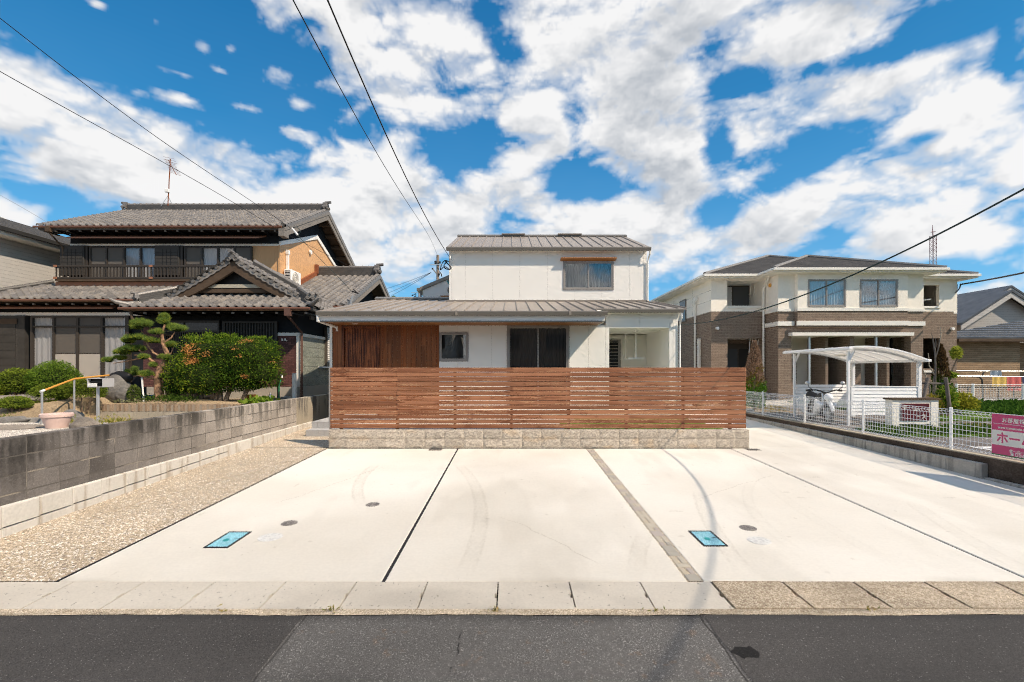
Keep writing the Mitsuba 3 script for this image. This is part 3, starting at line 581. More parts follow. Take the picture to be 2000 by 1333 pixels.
# ---- lower roof
PZ = lambda y: 3.251 + .204 * (y - 11.9)
rx_l, rx_r = X_(617, 11.9) + .02, hx1 + .17
xsplit = X_(1185, 11.9)
seams = [rx_l] + [q for q in (-4.525 + .333 * k for k in range(0, 60)) if rx_l + .05 < q < rx_r - .05] + [rx_r]
for a, b in zip(seams[:-1], seams[1:]):
    mid = (a + b) / 2
    y0 = 11.9 if mid < xsplit - .1 else 12.7
    y1 = 17.2 if mid < ux0 - .05 else UY - .004
    m = MB(); z0, z1 = PZ(y0), PZ(y1)
    m.add([(a, y0, z0), (b, y0, z0), (b, y1, z1), (a, y1, z1), (a, y0, z0 - .03), (b, y0, z0 - .03), (b, y1, z1 - .03), (a, y1, z1 - .03)], [(0, 1, 2, 3), (4, 5, 1, 0), (7, 6, 5, 4), (5, 6, 2, 1), (4, 0, 3, 7)])
    s = .011; h = .038
    m.add([(b - s, y0 + .012, z0 + .001), (b + s, y0 + .012, z0 + .001), (b + s, y1, z1), (b - s, y1, z1), (b - s, y0 + .02, z0 + h), (b + s, y0 + .02, z0 + h), (b + s, y1, z1 + h), (b - s, y1, z1 + h)], [(4, 5, 6, 7), (0, 1, 5, 4), (1, 2, 6, 5), (3, 0, 4, 7), (2, 3, 7, 6)])
    put(f'{H}__lower_roof__panel', m, 'm_roof_metal')
put(f'{H}__lower_roof__underlay', MB().prism([(11.96, PZ(11.96) - .14), (11.96, PZ(11.96) - .035), (17.2, PZ(17.2) - .035), (17.2, 2.99), (13, 2.99)], xsplit - rx_l - .08, 'x', rx_l + .04), 'm_trim')
put(f'{H}__lower_roof__underlay', MB().prism([(12.76, PZ(12.76) - .06), (12.76, PZ(12.76) - .035), (UY, PZ(UY) - .035), (UY, 3.0), (13.2, 3.0)], rx_r - .1 - xsplit, 'x', xsplit - .001), 'm_trim')
put(f'{H}__lower_roof__flashing', MB().box(ux0 - .06, ux1 + .06, UY - .05, UY - .002, PZ(UY) - .01, PZ(UY) + .055), 'm_roof_metal')
put(f'{H}__lower_roof__ridge_cap', MB().prism([(17.02, PZ(17.02) + .03), (17.02, PZ(17.02) + .055), (17.25, PZ(17.2) + .10), (17.25, PZ(17.2) - .1)], ux0 - .003 - rx_l + .03, 'x', rx_l - .03), 'm_bronze')
# eaves: gutters, fascia, soffit
def gutter(key, x0, x1, y, ztop, h=.105, d=.09):
    m = MB(); y0 = y - d
    m.prism([(y0, ztop), (y0 + .012, ztop), (y0 + .014, ztop - h + .012), (y - .012, ztop - h + .012), (y - .010, ztop - .02), (y, ztop - .02), (y, ztop - h), (y0 + .012, ztop - h), (y0 - .006, ztop - .03)], x1 - x0, 'x', x0)
    put(key, m, 'm_bronze'); return key
gutter(f'{H}__gutter', X_(617.5, 11.84), X_(1186.5, 11.84), 11.90, PZ(11.9) - .012)
for px in (891, 1113.5): xx = X_(px, 11.8); put(f'{H}__gutter_joint', BX(xx - .03, xx + .03, 11.795, 11.899, PZ(11.9) - .125, PZ(11.9) - .005), 'm_roof_metal')
fx1 = X_(1181, 11.94)
put(f'{H}__fascia', BX(rx_l + .03, fx1, 11.93, 11.955, zs - .002, PZ(11.93) - .11), 'm_white')
put(f'{H}__fascia_drip', BX(rx_l + .025, fx1 + .004, 11.918, 11.929, zs - .004, zs + .03), 'm_bronze')
put(f'{H}__fascia', MB().prism([(11.956, zs), (WY - .001, zs), (WY - .001, PZ(WY) - .05), (11.956, PZ(11.956) - .05)], .02, 'x', fx1 - .021), 'm_white')
put(f'{H}__fascia', MB().prism([(11.956, zs), (16.0, zs), (16.0, PZ(16) - .045), (11.956, PZ(11.956) - .045)], .02, 'x', rx_l + .031), 'm_white')
for i in range(7): a = 11.956 + i * .1275; put(f'{H}__soffit_board', BX(rx_l + .052, fx1 - .022, a + .002, a + .1255, zs, zs + .015), 'm_soffit_wood')
put(f'{H}__soffit_light', MB().lathe([(.0, zs - .006), (.055, zs - .006), (.065, zs - .001)], X_(693, 12.4), 12.4, 20), 'm_white', 40)
gutter(f'{H}__gutter', xsplit - .28, X_(1334.5, 12.66), 12.70, PZ(12.7) - .012)
put(f'{H}__downpipe', MB().tube([(hx1 + .02, 12.66, 3.30), (hx1 + .03, 12.67, 3.16), (hx1 + .035, 12.78, 3.05), (hx1 + .035, WY - .04, 2.95), (hx1 + .035, WY - .04, .4)], .028, 10), 'm_white', True)
put(f'{H}__downpipe', MB().tube([(rx_l + .03, 11.87, PZ(11.9) - .1), (rx_l + .03, 11.87, 3.0), (rx_l + .25, 12.6, 2.9), (rx_l + .25, 12.6, 2.8)], .035, 10), 'm_white', 40)
# ---- upper roof
QZ = lambda y: 5.80 + .385 * (y - 15.5)
ex0, ex1 = X_(872.5, 15.5), X_(1269.5, 15.5)
us = [ex0] + [q for q in (X_(882.1, 15.55) + .331 * k for k in range(0, 30)) if ex0 + .05 < q < ex1 - .04] + [ex1]
for a, b in zip(us[:-1], us[1:]):
    for sgn in (1, -1):
        ya, yb = (15.5, 18.8) if sgn > 0 else (22.1, 18.8)
        m = MB(); z0, z1 = QZ(15.5), QZ(18.8)
        m.add([(a, ya, z0), (b, ya, z0), (b, yb, z1), (a, yb, z1), (a, ya, z0 - .03), (b, ya, z0 - .03), (b, yb, z1 - .03), (a, yb, z1 - .03)], [(0, 1, 2, 3), (4, 5, 1, 0), (7, 6, 5, 4), (5, 6, 2, 1), (4, 0, 3, 7)])
        s, h = .011, .038
        if b < ex1 - .01: m.add([(b - s, ya + .012 * sgn, z0 + .001), (b + s, ya + .012 * sgn, z0 + .001), (b + s, yb, z1), (b - s, yb, z1), (b - s, ya + .02 * sgn, z0 + h), (b + s, ya + .02 * sgn, z0 + h), (b + s, yb, z1 + h), (b - s, yb, z1 + h)], [(4, 5, 6, 7), (0, 1, 5, 4), (1, 2, 6, 5), (3, 0, 4, 7), (2, 3, 7, 6)])
        put(f'{H}__upper_roof__panel', m, 'm_roof_metal')
put(f'{H}__upper_roof__underlay', MB().prism([(15.56, QZ(15.56) - .1), (15.56, QZ(15.56) - .035), (18.8, QZ(18.8) - .035), (22.04, QZ(15.56) - .035), (22.04, QZ(15.56) - .1)], ex1 - ex0 - .06, 'x', ex0 + .03), 'm_trim')
put(f'{H}__upper_roof__ridge_cap', MB().prism([(18.66, QZ(18.66) + .02), (18.66, QZ(18.66) + .06), (18.8, QZ(18.8) + .08), (18.94, QZ(18.66) + .06), (18.94, QZ(18.66) + .02)], ex1 - ex0 + .04, 'x', ex0 - .02), 'm_bronze')
for pa, pb in ((980, 1025), (1089, 1135)):
    put(f'{H}__upper_roof__ridge_vent', MB().prism([(18.6, QZ(18.8) + .03), (18.6, QZ(18.8) + .07), (18.8, QZ(18.8) + .10), (19.0, QZ(18.8) + .07), (19.0, QZ(18.8) + .03)], X_(pb, 18.8) - X_(pa, 18.8), 'x', X_(pa, 18.8)), 'm_roof_metal')
gutter(f'{H}__gutter', X_(871.5, 15.5), X_(1271.5, 15.5), 15.56, QZ(15.5) - .01, .11)
put(f'{H}__downpipe', MB().tube([(ux1 + .04, 15.53, 5.70), (ux1 + .04, 15.54, 5.58), (ux1 + .02, 15.63, 5.46), (ux1 + .01, UY - .05, 5.36), (ux1 + .01, UY - .05, PZ(UY))], .028, 10), 'm_trim', True)
# service mast on the upper left corner with its loops of cable
sv = thing('service_bracket', 'cable bracket with black loops on the upper left corner of the white house', 'cable bracket')
bz = Z_(505, 15.6)
put(f'{sv}__bracket', MB().tube([(ux0 - .005, UY + .25, bz - .25), (ux0 + .05, 15.5, bz)], .018, 6).tube([(ux0 - .02, UY + .25, bz), (ux0 + .07, 15.48, bz)], .016, 6), 'm_steel')
put(f'{sv}__insulator', MB().cyl(ux0 + .06, 15.5, bz - .03, bz + .05, .035), 'm_white')
a = np.linspace(0, 1, 18)
put(f'{sv}__cable_loop', MB().tube(np.c_[ux0 + .02 - .30 * np.sin(a * np.pi) , 15.7 + 0 * a, bz - .1 - .3 * a + .1 * np.sin(a * 9)], .016, 6).tube(np.c_[ux0 - .05 - .12 * np.sin(a * 7), 15.75 + 0 * a, bz - .05 - .28 * np.sin(a * np.pi)], .02, 6), 'm_black', 60)
put(f'{sv}__meter_box', BX(ux0 - .09, ux0 - .002, 16.0, 16.2, bz - .75, bz - .55, .02), 'm_lid_grey'); put(f'{sv}__meter_box', BX(ux0 - .09, ux0 - .002, 16.0, 16.2, bz - 1.05, bz - .88, .02), 'm_lid_grey')
put(f'{sv}__green_cable', MB().tube(np.c_[ux0 - .10 + .12 * a, 15.95 + 0 * a, bz - .66 - .2 * a], .018, 6), 'm_lid_teal')
# tiled entrance steps at the fence's left end
st = tag('entry_steps', 'grey tiled entrance steps at the left end of the slat fence', 'steps'); K('entry_steps')
mat('m_step_tile', proc(lambda p, n, uv: mix((.36, .36, .36), (.42, .42, .42), noise(p.x * 40, p.y * 40, p.z * 40))), .6, .3)
mat('m_grout', (.42, .37, .31), .9)
gz = G(11.27)
for (ya, yb, x0, z0, z1) in ((11.27, 11.62, X_(597, 11.27), gz - .05, gz + .15), (11.62, 12.80, X_(608.5, 11.62), gz - .05, gz + .315)):
    put(f'{st}__core', BX(x0 + .008, -3.0, ya + .008, yb, z0, z1 - .012), 'm_grout')
    n = int((-3.0 - x0) / .15)
    for i in range(n):
        put(f'{st}__tile', BX(x0 + i * .15 + .003, x0 + (i + 1) * .15 - .003, ya, ya + .0075, z0, z1 - .014), 'm_step_tile')
        put(f'{st}__tile', BX(x0 + i * .15 + .003, x0 + (i + 1) * .15 - .003, ya + .001, yb - .003, z1 - .0115, z1), 'm_step_tile')

# ================================================================ old house with glazed roof tiles, on the left
L = tag('tile_roof_house', 'old black walled house with grey brown clay tile roofs behind the garden', 'house'); K('tile_roof_house')
def f_kawara(p, n, uv):
    return mix((.105, .094, .083), (.165, .148, .132), fbm(p.x * 2.2, p.y * 2.2, p.z * 3)) * (.82 + .36 * noise(p.x * 14, p.y * 14, p.z * 14))
KW = []
for i, c in enumerate([(.165, .153, .143), (.195, .182, .170), (.140, .132, .126), (.200, .182, .163)]):
    KW.append(mat(f'm_kawara_{i}', proc(lambda p, n, uv, c=c: mi.Color3f(*c) * (.78 + .44 * fbm(p.x * 5, p.y * 5, p.z * 5))), .42, .45))
mat('m_gutter_brown', (.15, .070, .046), .4, .4)
mat('m_kawara_dark', proc(lambda p, n, uv: mix((.05, .048, .046), (.095, .088, .082), fbm(p.x * 6, p.y * 6, p.z * 9))), .5, .4)
kr = random.Random(3)
hu = [(0, -.004), (.018, .034), (.050, .056), (.088, .040), (.112, .010), (.165, -.008), (.225, -.004), (.2645, .010)]
def tile_mesh(pu=.265, pv=.235):
    v, f = [], []
    for (v0, off) in ((-.026, -.020), (-.026, .036), (pv + .01, .0)):
        v += [(u * pu / .265, v0, h + off) for u, h in hu]
    k = len(hu)
    for r in range(2): f += [(r * k + i, r * k + i + 1, (r + 1) * k + i + 1, (r + 1) * k + i) for i in range(k - 1)]
    return MB().add(v, f).mesh()
TV, TF = tile_mesh()
tile_ply = [mikit.ply((TV, TF), m, True) for m in KW]
TILES = []                                        # (roof part, matrix)
def tiles(part, O, U, V, nu, nv, clip, pu=.265, pv=.235):
    O, U, V = map(np.asarray, (O, U, V)); V = V / np.linalg.norm(V); N = np.cross(U, V)
    for j in range(nv):
        for i in range(nu):
            c = O + U * ((i + .5) * pu) + V * ((j + .5) * pv)
            if not clip(c): continue
            M = np.eye(4); M[:3, 0], M[:3, 1], M[:3, 2] = U, V, N
            M[:3, 3] = O + U * (i * pu) + V * (j * pv) + N * kr.uniform(-.003, .003)
            M[:3, :3] = M[:3, :3] @ np.array([[1, kr.uniform(-.012, .012), 0], [0, 1, 0], [0, 0, 1]])
            TILES.append((part, M))
SL = .47
# main upper roof: gable ends left and right
UE, UEZ, URY, URZ, UXL, UXR = 17.8, 7.2, 21.95, 9.16, -17.86, -8.52
nrow = lambda run, sl, pv=.235: int(round(math.hypot(run, run * sl) / pv))
tiles('upper_roof', (UXL, UE, UEZ), (1, 0, 0), (0, 1, SL), 35, nrow(4.15, SL), lambda c: True)
put(f'{L}__upper_roof__deck', MB().prism([(UE + .03, UEZ - .16), (UE + .03, UEZ - .015), (URY, URZ - .015), (26.1, UEZ - .015), (26.1, UEZ - .16), (URY, URZ - .2)], UXR - UXL - .12, 'x', UXL + .06), 'm_kawara_dark')
# lower main roof with a hip at its left end
LE, LEZ, LSL = 16.6, 4.27, .45
tiles('lower_roof', (-19.4, LE, LEZ), (1, 0, 0), (0, 1, LSL), 37, nrow(1.9, LSL), lambda c: c[0] > -19.3 + (c[1] - LE) * .75 and c[0] < -9.75)
put(f'{L}__lower_roof__deck', MB().prism([(LE + .04, LEZ - .12), (LE + .04, LEZ - .015), (18.5, LEZ + 1.9 * LSL - .015), (18.5, LEZ - .12)], 9.2, 'x', -19.0), 'm_kawara_dark')
put(f'{L}__lower_roof__hip_ridge', MB().tube([(-19.35, LE, LEZ + .06), (-17.9, 18.5, LEZ + 1.9 * LSL + .1)], .085, 8), 'm_kawara_dark', 40)
# right wing roof
WE, WEZ, WSL, WXR = 17.26, 4.12, .437, -6.12
tiles('wing_roof', (-9.1 + .0, WE, WEZ), (1, 0, 0), (0, 1, WSL), 11, nrow(4.6, WSL), lambda c: c[0] < WXR - .05)
put(f'{L}__wing_roof__deck', MB().prism([(WE + .04, WEZ - .14), (WE + .04, WEZ - .015), (URY, 6.17 - .015), (26.6, WEZ - .015), (26.6, WEZ - .14), (URY, 5.98)], WXR - .05 + 9.08, 'x', -9.08), 'm_kawara_dark')
# entrance roof: hip and gable
ECX, EE, EEZ, EH = -8.82, 14.15, 3.66, 2.90
FS, SS = .45, .575
dsk = 1.15                                        # depth of the skirt below the gable
def front_clip(c): d = c[1] - EE; return abs(c[0] - ECX) < EH - d * FS / SS - .02 and d < dsk + .1
tiles('entry_roof', (ECX - EH, EE, EEZ), (1, 0, 0), (0, 1, FS), 22, 6, front_clip)
def side_clip(c):
    ds = EH - abs(c[0] - ECX); z = ds * SS
    return (c[1] > EE + ds * SS / FS + .05) if z < dsk * FS else c[1] > 14.98
tiles('entry_roof', (ECX + EH, EE, EEZ), (0, 1, 0), (-1, 0, SS), 17, nrow(EH - .06, SS), side_clip)
tiles('entry_roof', (ECX - EH, 18.6, EEZ), (0, -1, 0), (1, 0, SS), 17, nrow(EH - .06, SS), side_clip)
er = MB(); zt = EEZ + EH * SS
er.add([(ECX - EH + .03, EE + .04, EEZ - .02), (ECX + EH - .03, EE + .04, EEZ - .02), (ECX + EH - dsk * FS / SS, EE + dsk, EEZ + dsk * FS - .02), (ECX - EH + dsk * FS / SS, EE + dsk, EEZ + dsk * FS - .02)], [(0, 1, 2, 3)])
for s in (1, -1):
    er.add([(ECX + s * (EH - .03), EE + .04, EEZ - .02), (ECX + s * (EH - .03), 18.6, EEZ - .02), (ECX, 18.6, zt - .02), (ECX, EE + dsk, zt - .02), (ECX + s * (EH - dsk * FS / SS), EE + dsk, EEZ + dsk * FS - .02)], [(0, 1, 2), (0, 2, 4), (2, 3, 4)])
er.box(ECX - EH + .05, ECX + EH - .05, EE + .06, 18.5, EEZ - .10, EEZ - .03)
put(f'{L}__entry_roof__deck', er, 'm_kawara_dark')
# the 300 tiles that show largest are pieces of their own; the rest are one piece per roof
TILES.sort(key=lambda t: (np.linalg.norm(t[1][:3, 3] - [0, 0, 1.7])))
for part, M in TILES[:300]: again(f'{L}__{part}__tile', kr.choice(tile_ply), T(M))
for part in ('upper_roof', 'lower_roof', 'wing_roof', 'entry_roof'):
    rest = [M for q, M in TILES[300:] if q == part]
    pick = [kr.randrange(4) for _ in rest]
    for vv in range(4):
        Ms = np.array([M for M, q in zip(rest, pick) if q == vv])
        if not len(Ms): continue
        V_ = (np.einsum('kij,nj->kni', Ms[:, :3, :3], TV) + Ms[:, None, :3, 3]).reshape(-1, 3)
        F_ = np.vstack([TF + i * len(TV) for i in range(len(Ms))])
        kind(put(f'{L}__{part}__tile_field', (V_, F_), KW[vv], True), 'stuff')
# ridges with rows of round cap tiles, ornamental end tiles
def ridge(key, p0, p1, h, w, axis, m='m_kawara_dark', capr=.075, pitch=.27):
    p0, p1 = np.array(p0, float), np.array(p1, float); d = p1 - p0; ln = np.linalg.norm(d); d /= ln
    side = np.array([0, 1, 0]) if axis == 'x' else np.cross(d, [0, 0, 1]); side = side / np.linalg.norm(side); up = np.array([0, 0, 1.0])
    m_ = MB()
    for lo, hi, ww in ((-.12, h * .22, w), (h * .22 + .006, h * .5, w * .86), (h * .5 + .006, h * .78, w * .78), (h * .78 + .006, h, w * .66)):
        q = [p0 + side * s * ww / 2 + up * z for s in (-1, 1) for z in (lo, hi)] + [p1 + side * s * ww / 2 + up * z for s in (-1, 1) for z in (lo, hi)]
        m_.add(q, [(0, 2, 3, 1), (4, 5, 7, 6), (0, 1, 5, 4), (2, 6, 7, 3), (1, 3, 7, 5), (0, 4, 6, 2)])
    put(f'{key}__ridge', m_, m)
    n = max(2, int(ln / pitch)); c = MB(); pts, rr = [], []
    for i in range(n):
        for t_, r_ in ((0, 1.22), (.10, 1.22), (.13, 1.0), (.97, .95)):
            pts.append(p0 + d * ln * (i + t_) / n + up * (h + .01)); rr.append(capr * r_)
    c.tube(pts, rr, 8); put(f'{key}__ridge_cap', c, 'm_kawara_1', 35)
def end_tile(key, c, face, s=1.0):
    """ornamental ridge-end tile; face: unit direction it looks along"""
    c = np.array(c, float); face = np.array(face, float); side = np.cross(face, [0, 0, 1.0]); up = np.array([0, 0, 1.0])
    g = np.linspace(-.15 * np.pi, 1.15 * np.pi, 22); rad = s * (.20 + .035 * np.cos(g * 6))
    m = MB(); o = [c + side * r * math.cos(a) + up * r * math.sin(a) for a, r in zip(g, rad)]
    for off in (0, .16 * s): m.add([c + face * off] + [q + face * off for q in o], [(0, i + 1, i + 2) for i in range(21)])
    k = len(o); a_ = [q for q in o] + [q + face * .16 * s for q in o]; m.add(a_, [(i, i + 1, k + i + 1, k + i) for i in range(k - 1)])
    for sg in (-1, 1):
        t_ = np.linspace(0, 2.2 * np.pi, 18); rr = s * .095 * (1 - t_ / (2.8 * np.pi))
        m.tube([c + face * .17 * s + side * sg * (s * .12 + q * math.cos(u)) + up * (-.02 * s + q * math.sin(u)) for u, q in zip(t_, rr)], .022 * s, 6)
        m.tube([c + face * .10 * s + side * sg * s * (.10 + .16 * q) + up * s * (-.10 - .05 * math.sin(q * 5)) for q in np.linspace(0, 1, 7)], .035 * s, 6)
    t_ = np.linspace(0, np.pi, 10); m.tube([c + face * .15 * s + side * s * .16 * math.cos(u) + up * s * .17 * math.sin(u) for u in t_], .028 * s, 6)
    m.tube([c + face * .05 * s + up * .22 * s, c + face * .30 * s + up * .24 * s], .055 * s, 10)
    put(key, m, 'm_kawara_2', 40)
rz = URZ
ridge(f'{L}__upper_roof', (-17.75, URY, rz), (-8.75, URY, rz), .25, .26, 'x')
end_tile(f'{L}__upper_roof__end_tile', (-8.72, URY, rz + .12), (1, 0, 0), 1.1); end_tile(f'{L}__upper_roof__end_tile', (-17.78, URY, rz + .12), (-1, 0, 0), 1.0)
ridge(f'{L}__wing_roof', (-9.0, URY, 6.17), (-6.35, URY, 6.17), .34, .26, 'x')
end_tile(f'{L}__wing_roof__end_tile', (-6.34, URY, 6.36), (1, 0, 0), 1.25)
ridge(f'{L}__entry_roof', (ECX, 15.05, zt - .14), (ECX, 18.4, zt - .14), .17, .28, 'y', capr=.08)
end_tile(f'{L}__entry_roof__end_tile', (ECX, 15.06, zt - .06), (0, -1, 0), .95)
# verge tiles, barge boards
def verge(key, x, ylist, zf, out=1):
    m = MB(); c = MB()
    for (ya, yb) in ylist:
        n = int(abs(yb - ya) / .235)
        pts, rr = [], []
        for i in range(n):
            for t_, r_ in ((0, 1.12), (.12, 1.12), (.16, .96), (.96, .9)):
                y = ya + (yb - ya) * (i + t_) / n; pts.append((x - .10, y, zf(y) + .045)); rr.append(.068 * r_)
        c.tube(pts, rr, 8)
        for i in range(n):
            y0, y1 = ya + (yb - ya) * i / n, ya + (yb - ya) * (i + 1.04) / n
            m.add([(x - .06, y0, zf(y0) + .07), (x + .03, y0, zf(y0) + .045), (x + .03, y1, zf(y1) + .025), (x - .06, y1, zf(y1) + .05), (x + .03, y0, zf(y0) - .13), (x + .03, y1, zf(y1) - .15)], [(0, 1, 2, 3), (1, 4, 5, 2)])
    put(f'{key}__verge_roll', c, 'm_kawara_1', 35); put(f'{key}__verge_tile', m, 'm_kawara_2')
uz = lambda y: UEZ + SL * (min(y, 2 * URY - y) - UE)
verge(f'{L}__upper_roof', UXR, [(UE, URY), (26.1, URY)], uz)
mat('m_barge', proc(lambda p, n, uv: mix((.15, .135, .12), (.25, .23, .21), fbm(p.x * 3, p.y * 12, p.z * 12))), .7, .2)
def barge(key, x, ya, yr, zf, t0, t1, m='m_barge'):
    yb = 2 * yr - ya
    put(key, MB().prism([(ya, zf(ya) - t0), (yr, zf(yr) - t0), (yb, zf(ya) - t0), (yb, zf(ya) - t1), (yr, zf(yr) - t1 - .02), (ya, zf(ya) - t1)], .06, 'x', x), m)
barge(f'{L}__upper_roof__barge_board', UXR - .06, UE - .05, URY, uz, .13, .40); barge(f'{L}__upper_roof__barge_trim', UXR - .03, UE - .06, URY, uz, .06, .17)
put(f'{L}__upper_roof__rafter_end', BX(UXR - .20, UXR + .01, UE - .12, UE + .25, UEZ - .42, UEZ - .14), 'm_barge')
put(f'{L}__upper_roof__soffit', MB().prism([(UE + .1, uz(UE + .1) - .22), (URY, URZ - .24), (26.0, uz(26.0) - .22), (26.0, uz(26) - .17), (URY, URZ - .19), (UE + .1, uz(UE + .1) - .17)], .6, 'x', -9.15), 'm_dark_wood')
for y in np.arange(18.6, 26, .75): put(f'{L}__upper_roof__purlin', BX(-9.1, UXR - .07, y - .05, y + .05, uz(y) - .42, uz(y) - .26), 'm_dark_wood')
wz = lambda y: WEZ + WSL * (min(y, 2 * URY - y) - WE)
verge(f'{L}__wing_roof', WXR, [(WE, URY), (26.6, URY)], wz)
barge(f'{L}__wing_roof__barge_board', WXR - .06, WE - .05, URY, wz, .12, .36)
put(f'{L}__wing_roof__soffit', MB().prism([(WE + .1, wz(WE + .1) - .22), (URY, 5.93), (26.4, wz(26.4) - .22), (26.4, wz(26.4) - .16), (URY, 5.98), (WE + .1, wz(WE + .1) - .16)], .6, 'x', -6.76), 'm_dark_wood')
# eaves: copper gutters, rafter ends, soffits
def eave(part, x0, x1, y, z, wall, pitch=.46):
    put(f'{L}__{part}__gutter', MB().tube([(x0, y - .05, z - .06), (x1, y - .05, z - .06)],   .042, 8), 'm_gutter_brown', 40)
    put(f'{L}__{part}__eave_board', BX(x0 + .08, x1 - .08, y + .03, y + .07, z - .12, z - .03), 'm_dark_wood')
    put(f'{L}__{part}__soffit', MB().add([(x0 + .1, y + .05, z - .15), (x1 - .1, y + .05, z - .15), (x1 - .1, wall, z - .12), (x0 + .1, wall, z - .12)], [(0, 1, 2, 3)]), 'm_black')
    m = MB()
    e = MB()
    for q in np.arange(x0 + .25, x1 - .1, pitch): m.box(q - .03, q + .03, y + .12, wall, z - .20, z - .151); e.box(q - .032, q + .032, y + .06, y + .12, z - .205, z - .151)
    kind(put(f'{L}__{part}__rafters', m, 'm_black'), 'stuff'); kind(put(f'{L}__{part}__rafter_ends', e, 'm_barge'), 'stuff')
eave('upper_roof', UXL - .08, UXR - .12, UE, UEZ, 18.5); eave('lower_roof', -19.4, -10.6, LE, LEZ, 17.3)
eave('entry_roof', ECX - EH, ECX + EH - .1, EE, EEZ, 15.0, .44); eave('wing_roof', -8.8, WXR, WE, WEZ, 18.0)
put(f'{L}__upper_roof__downpipe', MB().tube([(X_(95, 17.75), 17.75, 7.1), (X_(95, 17.75), 17.75, 6.95), (-17.35, 18.3, 6.5), (-17.35, 18.4, 4.9)], .04, 8).box(X_(95, 17.75) - .08, X_(95, 17.75) + .08, 17.68, 17.82, 6.95, 7.15), 'm_dark_wood', 40)
# ---- walls
put(f'{L}__upper_wall', BX(-17.25, -9.1, 18.5, 25.4, 4.6, 7.35), 'm_black_wall')
put(f'{L}__gable_wall', MB().prism([(18.5, 7.2), (25.4, 7.2), (URY, 8.95)], .1, 'x', -9.2), 'm_black_wall')
put(f'{L}__main_wall', BX(-19.0, -6.76, 17.3, 26, .3, 4.2), 'm_black_wall')
put(f'{L}__entry_wall', BX(-11.56, -6.76, 15.0, 17.3, .3, 4.0), 'm_black_wall')
put(f'{L}__wing_wall', MB().prism([(18.0, 3.9), (25.9, 3.9), (25.9, 4.2), (URY, 5.9), (18.0, 4.2)], .1, 'x', -6.86), 'm_black_wall')
# tan corrugated cladding of the upper storey's corner
mat('m_tan', proc(lambda p, n, uv: mix((.56, .32, .155), (.59, .345, .17), fbm(p.x * 2, p.y * 2, p.z * .6))), .5, .3)
YU = 18.5
def corrugated(key, pts, axis, at, sgn, pitch=.17):
    """vertical-ribbed sheet: pts are (s, zlow, zhigh) along the wall"""
    s0, s1 = pts[0][0], pts[-1][0]; n = int(abs(s1 - s0) / pitch); S, Z0, Z1 = zip(*pts)
    v, f = [], []
    ss = []
    for i in range(n):
        for t_, d in ((0, .0), (.06, .008), (.90, .008), (.96, .0)): ss.append((s0 + (s1 - s0) * (i + t_) / n, d))
    order = 1 if s1 > s0 else -1
    xp = np.array(S)[::order]
    for s, d in ss:
        lo, hi = np.interp(s, xp, np.array(Z0)[::order]), np.interp(s, xp, np.array(Z1)[::order]); off = at + sgn * d
        v += [(s, off, lo), (s, off, hi)] if axis == 'x' else [(off, s, lo), (off, s, hi)]
    put(key, MB().add(v, [(2 * i, 2 * i + 2, 2 * i + 3, 2 * i + 1) for i in range(len(ss) - 1)]), 'm_tan')
corrugated(f'{L}__cladding', [(X_(493, YU), 4.9, Z_(481, YU)), (-9.08, 4.9, Z_(481, YU))], 'x', YU - .03, -1)
corrugated(f'{L}__cladding', [(YU - .03, 4.6, 6.63), (URY, 4.6, 7.84), (24.9, 4.6, 6.75)], 'y', -9.08, 1)
tz = [(YU - .04, 6.63), (URY, 7.84), (25.0, 6.72)]
put(f'{L}__cladding_trim', MB().prism([(y, z) for y, z in tz] + [(y, z + (.16 if i != 1 else .2)) for i, (y, z) in reversed(list(enumerate(tz)))], .07, 'x', -9.085), 'm_white')
put(f'{L}__upper_trim', BX(-17.2, -9.03, YU - .06, YU - .002, Z_(481.5, YU), Z_(477.5, YU)), 'm_trim')
put(f'{L}__corner_post', BX(-9.10, -9.03, YU - .08, YU - .0, 4.9, 6.62), 'm_tan')
put(f'{L}__wall_vent', MB().tube([(-9.05, 21.2, 7.05), (-8.98, 21.2, 7.05)], .10, 14), 'm_white', 40)
put(f'{L}__cladding_flashing', MB().prism([(WE + .9, wz(WE + .9) + .02), (URY - .1, wz(URY - .1) + .02), (URY - .1, wz(URY - .1) + .22), (WE + .9, wz(WE + .9) + .22)], .10, 'x', -9.06).box(-9.06, -8.92, URY - .22, URY - .05, 6.2, 6.62), 'm_rust')
